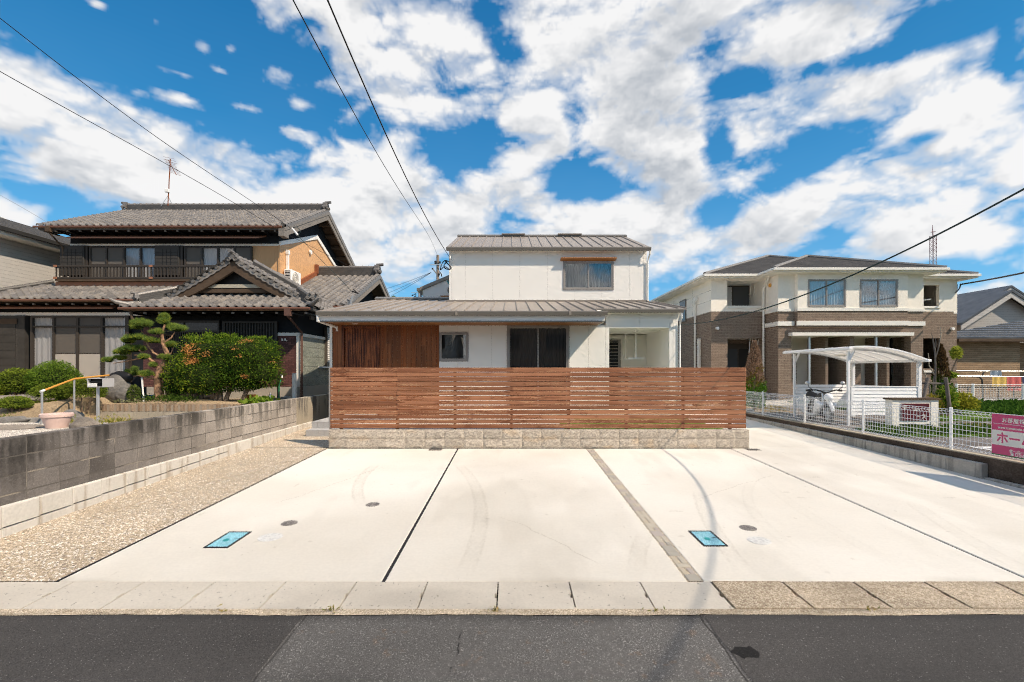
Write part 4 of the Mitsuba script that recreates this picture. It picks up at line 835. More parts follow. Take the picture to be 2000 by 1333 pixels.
# ---- upper windows, shutters, awning, balcony
mat('m_frame_brown', (.045, .038, .033), .45)
mat('m_shutter', proc(lambda p, n, uv: mix((.035, .033, .031), (.05, .047, .044), fbm(p.x * 3, p.z * 8, 1))), .6, .3)
mat('m_screen_dark', (.05, .048, .045), .8)
mat('m_dark_glass', (.012, .011, .011), .15, .5)
mat('m_screen', (.115, .105, .095), .9)
mat('m_frost', (.42, .39, .35), .6)
mat('m_curtain_old', (.33, .335, .35), .9)
def glazed(key, pxs, py0, py1, Y, screens=(), curtain='m_curtain_old', mull=None, frost=None, fr=.035):
    m = MB(); z1, z0 = Z_(py0, Y), Z_(py1, Y); xs = [X_(q, Y) for q in pxs]
    m.box(xs[0] - fr, xs[-1] + fr, Y - .05, Y + .03, z1 - .01, z1 + fr).box(xs[0] - fr, xs[-1] + fr, Y - .05, Y + .03, z0 - fr, z0)
    for q in xs: m.box(q - fr * .8, q + fr * .8, Y - .06, Y + .03, z0, z1 - .01)
    if mull:
        for my in mull: zz = Z_(my, Y); m.box(xs[0], xs[-1], Y - .052, Y + .02, zz - .03, zz + .03)
    put(f'{key}__frame', m, 'm_frame_brown')
    for i, (a, b) in enumerate(zip(xs[:-1], xs[1:])):
        a, b = a + fr * .8, b - fr * .8
        if i in screens:
            put(f'{key}__screen', MB().quad((a, Y - .01, z0), (b, Y - .01, z0), (b, Y - .01, z1), (a, Y - .01, z1)), 'm_screen')
            if frost: put(f'{key}__frosted_pane', BX(a, b, Y - .022, Y - .014, z0, Z_(frost, Y)), 'm_frost')
            put(f'{key}__rail', BX(a, b, Y - .03, Y - .0225, Z_(frost or (py0 + (py1 - py0) * .55), Y) - .012, Z_(frost or (py0 + (py1 - py0) * .55), Y) + .02), 'm_frame_brown')
        else:
            put(f'{key}__pane', MB().quad((a, Y - .01, z0), (b, Y - .01, z0), (b, Y - .01, z1), (a, Y - .01, z1)), 'm_glass_soft')
    if curtain: put(f'{key}__curtain', drape(xs[0], xs[-1], z0, z1, Y + .07, .19, .02), curtain, True)
def window_back(key, px0, px1, py0, py1, Y): put(key, BX(X_(px0, Y), X_(px1, Y), Y + .12, Y + .14, Z_(py1, Y), Z_(py0, Y)), 'm_inside_dark')
def shutter_box(key, px0, px1, py0, py1, Y):
    x0, x1, z1, z0 = X_(px0, Y), X_(px1, Y), Z_(py0, Y), Z_(py1, Y)
    put(f'{key}__case', BX(x0, x1, Y - .16, Y - .003, z0, z1, .01), 'm_shutter')
    r = MB(); n = 8
    for i in range(n): zz = z0 + (z1 - z0 - .15) * i / n; r.box(x0 + .05, x1 - .05, Y - .175, Y - .161, zz + .012, zz + (z1 - z0 - .15) / n - .006)
    put(f'{key}__louver_rows', r, 'm_shutter')
    put(f'{key}__stile', MB().box(x0 + .33 * (x1 - x0), x0 + .33 * (x1 - x0) + .02, Y - .182, Y - .176, z0, z1 - .15).box(x0 + .5 * (x1 - x0), x0 + .5 * (x1 - x0) + .02, Y - .182, Y - .176, z0, z1 - .15).box(x0 + .67 * (x1 - x0), x0 + .67 * (x1 - x0) + .02, Y - .182, Y - .176, z0, z1 - .15), 'm_black')
Wf = YU - .09                                   # face of the upper window bay
sk = K(f'{L}__shutter_case'); shutter_box(sk, 124, 170.5, 481.8, 540, Wf + .05)
sk = K(f'{L}__shutter_case'); shutter_box(sk, 307.5, 355, 481.8, 540, Wf + .05)
wk = K(f'{L}__upper_window'); glazed(wk, [178, 210, 243.5, 276, 306], 484.5, 545, Wf, (0, 1))
wk = K(f'{L}__upper_window'); glazed(wk, [363, 395.5, 427, 459, 491.5], 484.5, 545, Wf, (0, 3))
for pa, pb in ((171, 177), (355.4, 361.5)): put(f'{L}__upper_pillar', BX(X_(pa, YU), X_(pb, YU), YU - .14, YU - .003, 4.9, Z_(481.6, YU)), 'm_frame_brown')
def awning(key, px0, px1, py, Y0, Y1, m='m_copper'):
    za = Z_(py, Y0); put(key, MB().prism([(Y0, za), (Y0, za - .045), (Y1, za + .16), (Y1, za + .22)], X_(px1, Y0) - X_(px0, Y0), 'x', X_(px0, Y0)), m)
awning(f'{L}__upper_awning', 130, 506, 463.3, 17.95, YU - .003); 
RY_ = 17.95
bal = K(f'{L}__balcony'); bx0, bx1 = X_(108.5, RY_), X_(455, RY_); bt, bb = Z_(518.6, RY_), Z_(545.5, RY_)
put(f'{bal}__top_rail', BX(bx0, bx1, RY_ - .04, RY_ + .04, bt - .07, bt, .008), 'm_frame_brown')
put(f'{bal}__bottom_rail', BX(bx0, bx1, RY_ - .035, RY_ + .035, bb, bb + .07, .008), 'm_frame_brown')
put(f'{bal}__floor', BX(bx0, bx1, RY_ - .02, YU - .1, bb - .08, bb - .002), 'm_dark_wood')
put(f'{bal}__flashing', BX(bx0 - .1, bx1 + .3, RY_ + .1, YU - .005, bb - .26, bb - .085), 'm_copper')
n = int((bx1 - bx0) / .128)
for i in range(n + 1):
    x = bx0 + .03 + (bx1 - bx0 - .06) * i / n; put(f'{bal}__baluster', BX(x - .018, x + .018, RY_ - .018, RY_ + .018, bb + .07, bt - .07), 'm_frame_brown')
for px in (109.5, 296): x = X_(px, RY_); put(f'{bal}__cap', BX(x - .07, x + .07, RY_ - .045, RY_ - .041, bt - .075, bt + .005), 'm_copper'); put(f'{bal}__cap', BX(x - .07, x + .07, RY_ - .045, RY_ - .036, bb - .005, bb + .075), 'm_copper')
# ---- ground floor, left part
YG = 17.3; Wg = YG - .10
put(f'{L}__lower_trim', BX(-19, X_(287, YG), YG - .13, YG - .002, Z_(617.5, YG), Z_(611.5, YG)), 'm_trim')
awning(f'{L}__lower_awning', -60, 219, 601, 16.85, YG - .003)
sk = K(f'{L}__shutter_case'); shutter_box(sk, -60, 42, 618, 745, Wg + .03)
put(f'{L}__shutter_case_002__carved_panel', BX(X_(-5, Wg), X_(41, Wg), Wg - .155, Wg - .131, Z_(634, Wg), Z_(624, Wg)), 'm_dark_wood')
put(f'{L}__pillar', BX(X_(44, YG), X_(60, YG), YG - .22, YG - .003, .9, Z_(617.6, YG)), 'm_shutter')
wk = K(f'{L}__lower_window'); glazed(wk, [64, 107, 153.5, 201, 249], 620.5, 752, Wg, (1, 2), mull=(638.5,), frost=691, fr=.05)
put(f'{L}__pillar', BX(X_(252, YG), X_(258, YG), YG - .16, YG - .003, .9, Z_(617.6, YG)), 'm_frame_brown')
mat('m_pipe_brown', (.12, .065, .05), .5)
# ---- entrance front
YE = 15.0
def f_burg(p, n, uv):
    ro = dr.floor(p.z / .052); s = p.x + p.y; jx = dr.abs(s / .19 + .5 * (ro - 2 * dr.floor(ro / 2)) - dr.floor(s / .19 + .5 * (ro - 2 * dr.floor(ro / 2))) - .5)
    jz = dr.abs(p.z / .052 - ro - .5); r = cell_rand(ro, dr.floor(s / .19 + .5 * (ro - 2 * dr.floor(ro / 2))), 4)
    c = mix((.085, .036, .034), (.16, .072, .064), r) * (.8 + .4 * noise(s * 40, p.z * 60, 2))
    return mix(c, mi.Color3f(.05, .03, .028), dr.maximum(smoothstep(.40, .46, jz), smoothstep(.46, .485, jx)))
mat('m_burgundy', proc(f_burg), .7, .25, proc(lambda p, n, uv: noise((p.x + p.y) * 20, p.z * 60, 3)), .01)
mat('m_foundation', proc(lambda p, n, uv: mix((.33, .31, .27), (.45, .42, .37), fbm(p.x * 2, p.y * 2, p.z * 3))), .9, .15)
zt_, zf_ = Z_(657, YE), Z_(756, YE)
put(f'{L}__brick_front', BX(X_(545, YE), -6.765, YE - .05, YE - .002, zf_, zt_), 'm_burgundy'); put(f'{L}__brick_front', BX(X_(282, YE), X_(324, YE), YE - .05, YE - .002, zf_, Z_(640, YE)), 'm_burgundy')
put(f'{L}__brick_front', BX(X_(438, YE), X_(545, YE) - .002, YE - .05, YE - .002, zf_, Z_(667, YE)), 'm_burgundy')
put(f'{L}__front_trim', BX(X_(545, YE), -6.70, YE - .08, YE - .002, zt_ + .002, zt_ + .10), 'm_trim'); put(f'{L}__corner_trim', BX(-6.80, -6.72, YE - .07, YE + .03, zf_, zt_), 'm_trim')
put(f'{L}__foundation', MB().box(-11.5, X_(326, YE), YE - .09, YE + .2, .3, zf_ - .003).box(X_(430, YE), -6.72, YE - .09, YE + .2, .3, zf_ - .003).box(-6.95, -6.70, YE + .2, 26, .3, 1.24), 'm_foundation')
# door with grille, transom
dk = K(f'{L}__entry_door'); a, b = X_(327, YE), X_(428, YE)
put(f'{dk}__frame', MB().box(a - .05, a, YE - .08, YE, .8, Z_(627, YE)).box(b, b + .05, YE - .08, YE, .8, Z_(627, YE)).box(a, b, YE - .08, YE, Z_(650, YE), Z_(646, YE)).box(a, b, YE - .08, YE, Z_(627, YE) - .06, Z_(627, YE)).box(X_(360, YE), X_(362, YE), YE - .07, YE, Z_(646, YE), Z_(627, YE)), 'm_frame_brown')
put(f'{dk}__transom', BX(a, b, YE - .03, YE - .002, Z_(646, YE), Z_(628, YE)), 'm_dark_glass')
put(f'{dk}__leaf', BX(a, b, YE - .02, YE - .002, .85, Z_(650, YE)), 'm_dark_glass')
for i in range(24): x = a + (b - a) * (i + .5) / 24; put(f'{dk}__slat', BX(x - .012, x + .012, YE - .05, YE - .021, .86, Z_(650, YE)), 'm_frame_brown')
put(f'{dk}__side_panel', BX(X_(429, YE) + .06, X_(435, YE), YE - .06, YE - .002, 1.2, Z_(645, YE)), 'm_dark_wood')
gk = K(f'{L}__grille_window'); a, b = X_(438.5, YE), X_(544.5, YE)
put(f'{gk}__frame', MB().box(a, b, YE - .12, YE - .051, Z_(632, YE), Z_(632, YE) + .05).box(a, a + .04, YE - .12, YE - .051, Z_(690, YE), Z_(632, YE)).box(b - .04, b, YE - .12, YE - .051, Z_(690, YE), Z_(632, YE)), 'm_frame_brown')
put(f'{gk}__pane', BX(a + .04, b - .04, YE - .054, YE - .0505, Z_(690, YE), Z_(632, YE)), 'm_screen_dark')
for i in range(19): x = a + .06 + (b - a - .12) * i / 18; put(f'{gk}__bar', BX(x - .016, x + .016, YE - .115, YE - .085, Z_(690, YE), Z_(632, YE)), 'm_frame_brown')
# house number plate marks and small fittings
put(f'{L}__plate', MB().box(X_(551.5, YE), X_(554.5, YE), YE - .065, YE - .051, Z_(666.5, YE), Z_(662, YE)).box(X_(557, YE), X_(560, YE), YE - .065, YE - .051, Z_(666, YE), Z_(662, YE)).box(X_(561, YE), X_(562.5, YE), YE - .065, YE - .051, Z_(667, YE), Z_(665, YE)), 'm_white')
put(f'{L}__downpipe', MB().tube([(X_(562, 14.1), 14.12, 3.55), (X_(562, 14.1), 14.12, 3.38), (-6.62, 14.9, 2.95), (-6.62, 14.9, .9)], .042, 8).box(X_(562, 14.1) - .09, X_(562, 14.1) + .09, 14.05, 14.2, 3.38, 3.6), 'm_pipe_brown', 40)
# granite tiles on the side wall
def f_gran(p, n, uv):
    d1, d2, r = voronoi(p.y * 45, p.z * 45); return mix((.10, .115, .095), (.30, .32, .28), r) * (.85 + .3 * fbm(p.y * 3, p.z * 3, 1))
mat('m_granite', proc(f_gran), .5, .35)
put(f'{L}__side_trim', BX(-6.755, -6.68, 15.03, 25.5, zt_ + .002, zt_ + .10), 'm_trim')
put(f'{L}__granite_bed', BX(-6.758, -6.735, 15.03, 25.5, 1.24, zt_), 'm_trim')
for r_ in range(5):
    z0 = 1.245 + r_ * .32; z1 = min(z0 + .316, zt_ - .003); y = 15.05 - (.3 if r_ % 2 else 0)
    while y < 19.5:
        y1 = y + .6
        if y1 > 15.1 and z1 > z0: put(f'{L}__granite_tile', BX(-6.734, -6.715, max(y, 15.05) + .006, y1 - .006, z0, z1 - .008), 'm_granite')
        y = y1
sw = K(f'{L}__side_window'); put(f'{sw}__frame', BX(-6.72, -6.62, 16.95, 17.9, Z_(718, 17), Z_(640, 17)), 'm_alu_dark')
for i in range(14): zz = Z_(708, 17) + i * .075; put(f'{sw}__blind_slat', BX(-6.619, -6.60, 17.0, 17.85, zz, zz + .055), 'm_white')
put(f'{L}__wall_rail', MB().tube([(-6.7, 16.4, 1.86), (-6.6, 16.45, 1.86), (-6.6, 17.9, 1.86)], .03, 8), 'm_steel')
put(f'{L}__wall_vent', BX(-6.76, -6.66, 15.75, 16.0, 3.45, 3.65, .02), 'm_lid_grey')
mat('m_beige', (.40, .37, .30), .8)
# gable front of the entrance roof
YGB = 14.98
gzf = lambda x: EEZ + (EH - abs(x - ECX)) * SS - .06
put(f'{L}__entry_gable__panel', MB().prism([(ECX - 2.0, gzf(ECX - 2.0) - .1), (ECX + 2.0, gzf(ECX + 2.0) - .1), (ECX, zt - .15)], .05, 'y', 15.25), 'm_black')
put(f'{L}__entry_gable__beam', MB().box(X_(392, 15.1), X_(535, 15.1), 15.08, 15.24, Z_(563, 15.1), Z_(556, 15.1)), 'm_beige'); put(f'{L}__entry_gable__beam', MB().box(X_(385, 15.1), X_(540, 15.1), 15.10, 15.24, Z_(572, 15.1), Z_(564, 15.1)), 'm_dark_wood')
xs_ = np.linspace(-2.22, 2.22, 31)
top = [(ECX + q, gzf(ECX + q) - .05 - .05 * math.sin(min(abs(q) / 2.22, 1) * math.pi)) for q in xs_]
bot = [(ECX + q, gzf(ECX + q) - .30 - .07 * math.cos(q / 2.22 * math.pi / 2) + .06 * (abs(q) / 2.22) ** 2 - .05 * math.sin(min(abs(q) / 2.22, 1) * math.pi)) for q in xs_]
put(f'{L}__entry_gable__barge_board', MB().prism(top + bot[::-1], .09, 'y', YGB), 'm_dark_wood')
sagf = lambda x: gzf(x) + .02 - .05 * math.sin(min(abs(x - ECX) / 2.3, 1) * math.pi)
for s in (1, -1):
    n = 12
    for i in range(n):
        q0, q1 = .10 + 2.25 * i / n, .10 + 2.25 * (i + 1.12) / n; xa, xb = ECX + s * q0, ECX + s * q1
        m = MB().tube([(xb, YGB - .06, sagf(xb) + .045), (xb, YGB + .30, sagf(xb) + .07)], .058, 10)
        m.add([(xa, YGB - .02, sagf(xa) + .06), (xb, YGB - .02, sagf(xb) + .045), (xb, YGB + .3, sagf(xb) + .06), (xa, YGB + .3, sagf(xa) + .075), (xa, YGB - .03, sagf(xa) - .07), ((xa + xb) / 2, YGB - .04, (sagf(xa) + sagf(xb)) / 2 - .12), (xb, YGB - .03, sagf(xb) - .09)], [(0, 1, 2), (0, 2, 3), (0, 4, 5), (0, 5, 1), (1, 5, 6)])
        put(f'{L}__entry_gable__verge_tile', m, kr.choice(KW), 45)
    for yo, r_, zo in ((YGB + .38, .062, .06), (YGB + .55, .05, .05)):
        pts, rr = [], []
        for i in range(9):
            for t_, r2 in ((0, 1.15), (.1, 1.15), (.14, .95), (.97, .9)):
                q = .15 + 2.1 * (i + t_) / 9; pts.append((ECX + s * q, yo, sagf(ECX + s * q) + zo)); rr.append(r_ * r2)
        put(f'{L}__entry_gable__roll', MB().tube(pts, rr, 8), 'm_kawara_1', 35)
    p0, p1 = (ECX + s * .25, YGB + .78, sagf(ECX + s * .25)), (ECX + s * 2.25, YGB + .78, sagf(ECX + s * 2.25))
    ridge(f'{L}__entry_gable', p0, p1, .24, .24, 'd', capr=.065)
    end_tile(f'{L}__entry_gable__end_tile', np.array(p1) + [s * .05, -.05, .12], (s * .6, -.8, 0), .75)
    h0, h1 = (ECX + s * (EH - dsk * FS / SS - .05), EE + dsk, EEZ + dsk * FS + .04), (ECX + s * (EH - .28), EE + .34, EEZ + .20)
    ridge(f'{L}__entry_roof', h0, h1, .20, .22, 'd', capr=.06)
    end_tile(f'{L}__entry_roof__end_tile', np.array(h1) + [0, 0, .10], (s * .6, -.8, 0), .62)
    put(f'{L}__entry_roof__corner_horn', MB().tube([(ECX + s * (EH - .35), EE + .36, EEZ + .15), (ECX + s * (EH - .12), EE + .12, EEZ + .09), (ECX + s * (EH + .06), EE - .06, EEZ + .13), (ECX + s * (EH + .22), EE - .16, EEZ + .24)], [.09, .075, .06, .02], 8), 'm_kawara_1', 40)
put(f'{L}__entry_roof__corner_bracket', MB().tube([(ECX - EH + .3, EE + .05, EEZ - .1), (ECX - EH + .32, EE + .06, EEZ - .35), (ECX - EH + .75, EE + .6, EEZ - .75), (ECX - EH + 1.0, 14.95, EEZ - .8)], .045, 8), 'm_dark_wood', 40)
# ---- things fixed to the old house
ac = thing('air_conditioner', 'white outdoor air conditioner unit on a rusty bracket by the tan wall', 'air conditioner')
x0, x1, y0, y1, z0, z1 = -9.02, -8.72, 18.72, 19.58, 5.12, 5.76
put(f'{ac}__case', BX(x0, x1, y0, y1, z0, z1, .02), 'm_white')
put(f'{ac}__fan_grille', MB().tube([(x1 + .001, y0 + .33, z0 + .33), (x1 + .012, y0 + .33, z0 + .33)], .26, 24), 'm_trim', 40)
g = MB()
for r_ in (.06, .12, .18, .24): t_ = np.linspace(0, 2 * np.pi, 25); g.tube([(x1 + .02, y0 + .33 + r_ * math.cos(u), z0 + .33 + r_ * math.sin(u)) for u in t_], .006, 4)
put(f'{ac}__fan_ring', g, 'm_lid_grey')
for i in range(9): zz = z0 + .07 + i * .06; put(f'{ac}__side_slot', BX(x0 + .05, x1 - .06, y0 - .004, y0 + .001, zz, zz + .035), 'm_black')
put(f'{ac}__bracket', MB().box(x0, x1 + .02, y0 + .1, y0 + .14, z0 - .05, z0 - .002).box(x0, x1 + .02, y1 - .14, y1 - .1, z0 - .05, z0 - .002).tube([(x0, y0 + .12, z0 - .3), (x1, y0 + .12, z0 - .03)], .015, 5).tube([(x1, y1 - .1, z0 - .05), (x1, y1 - .05, z0 - .35)], .015, 5), 'm_rust')
put(f'{ac}__pipe_duct', MB().box(-9.06, -8.97, 18.98, 19.07, z1 + .002, 6.42).box(-9.06, -8.95, 18.95, 19.10, 6.42, 6.58), 'm_white')
an = thing('tv_antenna', 'television antenna on a rusty mast on the old house ridge', 'antenna')
Xa = X_(331, 21.95)
put(f'{an}__mast', MB().tube([(Xa, URY - .1, 9.35), (Xa + .04, URY, 11.55)], .022, 6), 'm_rust')
put(f'{an}__stay', MB().tube([(Xa - .25, URY - .2, 9.3), (Xa, URY - .1, 9.8)], .012, 5).tube([(Xa, URY + .25, 9.4), (Xa + .01, URY - .1, 9.8)], .012, 5), 'm_steel')
put(f'{an}__amplifier', BX(Xa - .10, Xa + .08, URY - .18, URY - .08, 9.95, 10.12, .02), 'm_white')
m = MB().tube([(Xa - .05, URY, 11.5), (Xa + .25, URY + .1, 10.85)], .014, 5)
for i in range(9): q = i / 8; c = np.array([Xa - .02 + .25 * q, URY + .1 * q, 11.45 - .55 * q]); m.tube([c - [.09, .22, 0], c + [.09, .22, 0]], .006, 4)
for i in range(3): m.tube([(Xa - .22, URY - .1 + .1 * i, 11.62 - .08 * i), (Xa + .22, URY + .1 * i, 11.55 - .06 * i)], .006, 4)
put(f'{an}__elements', m, 'm_rust')
cm = thing('cable_mast', 'thin bent cable mast on the wing roof verge of the old house', 'cable mast')
put(f'{cm}__pole', MB().tube([(X_(683, 17.6), 17.6, Z_(600, 17.6)), (X_(690, 17.6), 17.6, Z_(578, 17.6))], .05, 8), 'm_steel', 40)
put(f'{cm}__fitting', MB().tube([(X_(688, 17.55), 17.55, Z_(570, 17.6)), (X_(700, 17.55), 17.55, Z_(574, 17.6))], .03, 6).tube([(X_(690, 17.55), 17.55, Z_(566, 17.6)), (X_(697, 17.55), 17.55, Z_(572, 17.6))], .02, 6), 'm_black')

# ================================================================ house at the far left edge
O = thing('grey_side_house', 'pale grey sided house with a dark roof at the far left edge', 'house')
def f_greysid(p, n, uv):
    r = dr.abs(p.z / .15 - dr.floor(p.z / .15) - .5); return mi.Color3f(.50, .485, .46) * (.9 + .1 * noise(p.y * 8, p.z * 20, 1)) * (1 - .3 * smoothstep(.42, .48, r))
mat('m_grey_siding', proc(f_greysid), .8, .2)
put(f'{O}__wall', BX(-32, -20.0, 10, 24, .2, 6.95), 'm_grey_siding')
put(f'{O}__fascia', BX(-20.01, -19.42, 9.4, 24.6, 6.95, 7.18), 'm_trim'); put(f'{O}__gutter', BX(-19.41, -19.28, 9.4, 24.6, 7.08, 7.22), 'm_dark_metal')
for i in range(9): s = i * .33; put(f'{O}__roof_course', MB().prism([(-19.42 - s, 7.19 + s * .42), (-19.42 - s, 7.235 + s * .42), (-19.42 - s - .36, 7.235 + (s + .33) * .42 - .02), (-19.42 - s - .36, 7.19 + (s + .33) * .42)], 15.2, 'y', 9.4), 'm_kawara_dark')
put(f'{O}__gable', MB().prism([(-32, 6.9), (-20, 6.9), (-26, 9.6)], .1, 'y', 23.9), 'm_grey_siding')

# ================================================================ old block wall along the pebble strip
BW = tag('block_wall', 'weathered grey concrete block wall with dark rain streaks along the pebble strip', 'wall'); K('block_wall')
def f_block(p, n, uv):
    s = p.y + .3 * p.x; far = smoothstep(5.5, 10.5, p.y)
    r = cell_rand(dr.floor((p.y - 5.21) / .4), dr.floor((p.z - .036) / .2), 2)
    wob = s + .05 * fbm(s * 3, p.z * 6, 7)
    st = fbm(wob * 7, p.z * 1.3, 1, 4); st2 = fbm(wob * 24, p.z * 2.2, 4)
    top = smoothstep(.50, 1.03, p.z + .30 * (fbm(s * 5, 1, 6) - .5))
    grain = noise(s * 70, p.z * 70, 3); fine = noise(s * 190, p.z * 190, 5); cloud = fbm(s * 2.2, p.z * 3.5, 8, 4)
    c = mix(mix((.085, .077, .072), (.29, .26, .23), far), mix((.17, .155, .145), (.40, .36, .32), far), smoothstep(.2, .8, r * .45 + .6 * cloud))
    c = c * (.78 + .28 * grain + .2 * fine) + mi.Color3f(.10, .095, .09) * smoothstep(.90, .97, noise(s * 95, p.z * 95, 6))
    return mix(c, c * mi.Color3f(.30, .31, .31), dr.clip(smoothstep(.44, .74, st * .62 + st2 * .26 + .16 * top) * (.25 + .75 * top), 0, 1))
mat('m_block', proc(f_block), .95, .1, proc(lambda p, n, uv: noise(p.y * 70, p.z * 70, 3) + .6 * noise(p.y * 160, p.z * 160, 3)), .003)
def f_kerbw(p, n, uv):
    s = p.y + .2 * p.x; st = fbm(s * 16, p.z * 1.5, 3, 4)
    c = mix((.50, .475, .43), (.60, .575, .53), fbm(s * 3, p.z * 3, 1)); return mix(c, mi.Color3f(.32, .26, .19), smoothstep(.54, .74, st) * .6) * (.92 + .16 * noise(s * 60, p.z * 60, p.x * 60))
mat('m_kerb_block', proc(f_kerbw), .9, .15)
mat('m_old_concrete', proc(lambda p, n, uv: mix((.34, .30, .235), (.12, .11, .10), smoothstep(.42, .62, fbm((p.y + p.x) * 7, p.z * 1.2, 2, 4)) * smoothstep(.3, .9, p.z))), .95, .1)
wf = lambda y: -5.33 - .030 * (y - 4.93)
def along(y0, y1, z0, z1, dx0, dx1, c=.006):
    """block lying along the wall: its face at wf(y)+dx1, its back at wf(y)+dx0"""
    m = MB(); a0, a1 = wf(y0), wf(y1)
    o = [(a0 + dx0, y0), (a0 + dx1 - c, y0), (a0 + dx1, y0 + c), (a1 + dx1, y1 - c), (a1 + dx1 - c, y1), (a1 + dx0, y1)]
    v = [(x, y, z0 + (c if i in (2, 3) else 0)) for i, (x, y) in enumerate(o)] + [(x, y, z1 - (c if i in (2, 3) else 0)) for i, (x, y) in enumerate(o)]
    n = len(o); f = [(i, (i + 1) % n, n + (i + 1) % n) for i in range(n)] + [(i, n + (i + 1) % n, n + i) for i in range(n)] + [(n, n + i, n + i + 1) for i in range(1, n - 1)]
    return m.add(v, f)
mat('m_old_mortar', proc(lambda p, n, uv: mix((.11, .10, .09), (.30, .265, .22), smoothstep(.55, .75, fbm(p.y * 3, p.z * 5, 2)))), .95, .1)
put(f'{BW}__mortar_core', along(3.55, 12.19, .05, 1.028, -.115, -.0035), 'm_old_mortar')
bw = random.Random(8)
for r_ in range(5):
    z1 = 1.036 - .2 * r_; z0 = z1 - .2
    for k in range(-4, 18):
        y0 = 5.21 + .4 * k; y1 = y0 + .4
        if y0 < 3.58: y0 = 3.58
        if y1 < 3.8: continue
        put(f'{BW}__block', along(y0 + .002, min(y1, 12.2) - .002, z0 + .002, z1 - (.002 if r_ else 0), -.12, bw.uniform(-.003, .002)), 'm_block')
put(f'{BW}__plastered_end', along(12.2, 21, .1, 1.03, -.13, .004), 'm_old_concrete')
for k in range(-4, 19):
    y0 = 5.30 + .41 * k; y1 = y0 + .41
    if y0 < 3.5: continue
    g = G(y0)
    put(f'{BW}__kerb_block', along(y0 + .003, y1 - .003, g + .10 if g < .12 else g - .05, .34 + .0 * k, .004, .065, .008), 'm_kerb_block')
    if g < .12: put(f'{BW}__kerb_block', along(y0 + .003, y1 - .003, g - .05, g + .095, .004, .062), 'm_kerb_block')

# ================================================================ raised garden behind the wall
def hgt(x, y):
    x, y = np.asarray(x, float), np.asarray(y, float)
    s = lambda a, b, t: (lambda q: q * q * (3 - 2 * q))(np.clip((t - a) / (b - a), 0, 1))
    left = .62 + .42 * s(10.4, 12.2, y) - .22 * s(14.0, 15.0, y)
    planter = .45 + (.41 * (y > 12.44)) + .14 * np.exp(-((x + 9.2) / 1.2) ** 2 - ((y - 13.2) / .6) ** 2)
    w = s(-10.95, -10.75, x); h = left * (1 - w) + planter * w
    near = s(10.2, 11.0, y); h = np.where(y < 11.0, .62 + (h - .62) * near, h)
    return h + .02 * (meshkit.fbm(np.stack([x * 2, y * 2, 0 * x], -1), 3, 2) - .5)
gx, gy = np.linspace(-24, -5.46, 130), np.concatenate([np.linspace(3.6, 12.43, 60), np.linspace(12.45, 17.4, 50)])
GX, GY = np.meshgrid(gx, gy)
GX = np.where(GX > wf(GY) - .12, wf(GY) - .11, GX)
k = len(gx)
mat('m_soil', proc(lambda p, n, uv: mix((.20, .145, .09), (.40, .31, .205), fbm(p.x * 3, p.y * 3, p.z * 3, 4)) * (.7 + .6 * noise(p.x * 45, p.y * 45, 2))), .95, .1, proc(lambda p, n, uv: noise(p.x * 40, p.y * 40, 1)), .01)
kind(put('garden_soil', MB().add(np.stack([GX, GY, hgt(GX, GY)], -1).reshape(-1, 3), [(i * k + j, i * k + j + 1, (i + 1) * k + j + 1, (i + 1) * k + j) for i in range(len(gy) - 1) for j in range(k - 1)]), 'm_soil', True), 'structure')
def f_white_gravel(p, n, uv):
    d1, d2, r = voronoi(p.x * 42, p.y * 42); return mix((.36, .32, .27), (.72, .68, .62), r) * (.45 + .65 * smoothstep(.02, .3, d2 - d1))
mat('m_white_gravel', proc(f_white_gravel), .8, .2, proc(lambda p, n, uv: -voronoi(p.x * 42, p.y * 42)[0]), .01)
gx, gy = np.linspace(-12.5, -5.46, 40), np.linspace(3.6, 10.5, 40); GX, GY = np.meshgrid(gx, gy); GX = np.where(GX > wf(GY) - .12, wf(GY) - .11, GX)
kind(put('garden_gravel', MB().add(np.stack([GX, GY, hgt(GX, GY) + .014], -1).reshape(-1, 3), [(i * 40 + j, i * 40 + j + 1, (i + 1) * 40 + j + 1, (i + 1) * 40 + j) for i in range(39) for j in range(39)]), 'm_white_gravel', True), 'structure')
# planter wall with its brick edging
PL = thing('planter_wall', 'low block planter wall topped with upright edging bricks in front of the old house', 'planter wall')
xl_, xr_ = -10.72, -5.70
mat('m_planter_block', proc(lambda p, n, uv: mix((.33, .30, .24), (.44, .40, .33), fbm(p.x * 3, p.z * 5, 2)) * (.9 + .2 * noise(p.x * 60, p.z * 60, 1))), .9, .1)
mat('m_edge_brick', proc(lambda p, n, uv: mix((.24, .17, .115), (.38, .29, .21), cell_rand(dr.floor(p.x / .062), 0, 3)) * (.85 + .3 * noise(p.x * 50, p.z * 50, 1))), .85, .15)
put(f'{PL}__core', BX(xl_ + .01, xr_, 12.415, 12.50, .2, .68), 'm_mortar')
for r_ in range(2):
    for i in range(13):
        x = xl_ + i * .4 - (.2 if r_ else 0); put(f'{PL}__block', BX(max(x, xl_) + .003, min(x + .4, xr_) - .003, 12.40, 12.51, .683 - .2 * (r_ + 1) + .003, .683 - .2 * r_), 'm_planter_block')
put(f'{PL}__return', BX(xl_ - .10, xl_ - .001, 12.40, 14.8, .4, .70), 'm_planter_block')
eb = MB(); n = int((xr_ - xl_) / .062)
for i in range(n): eb.box(xl_ + i * .062 + .006, xl_ + (i + 1) * .062 - .006, 12.385 + .006 * (i % 3), 12.52, .69, .868 + .004 * ((i * 7) % 3))
kind(put(f'{PL}__edging_bricks', eb, 'm_edge_brick'), 'stuff'); put(f'{PL}__edging_mortar', BX(xl_, xr_, 12.395, 12.51, .684, .858), 'm_mortar')

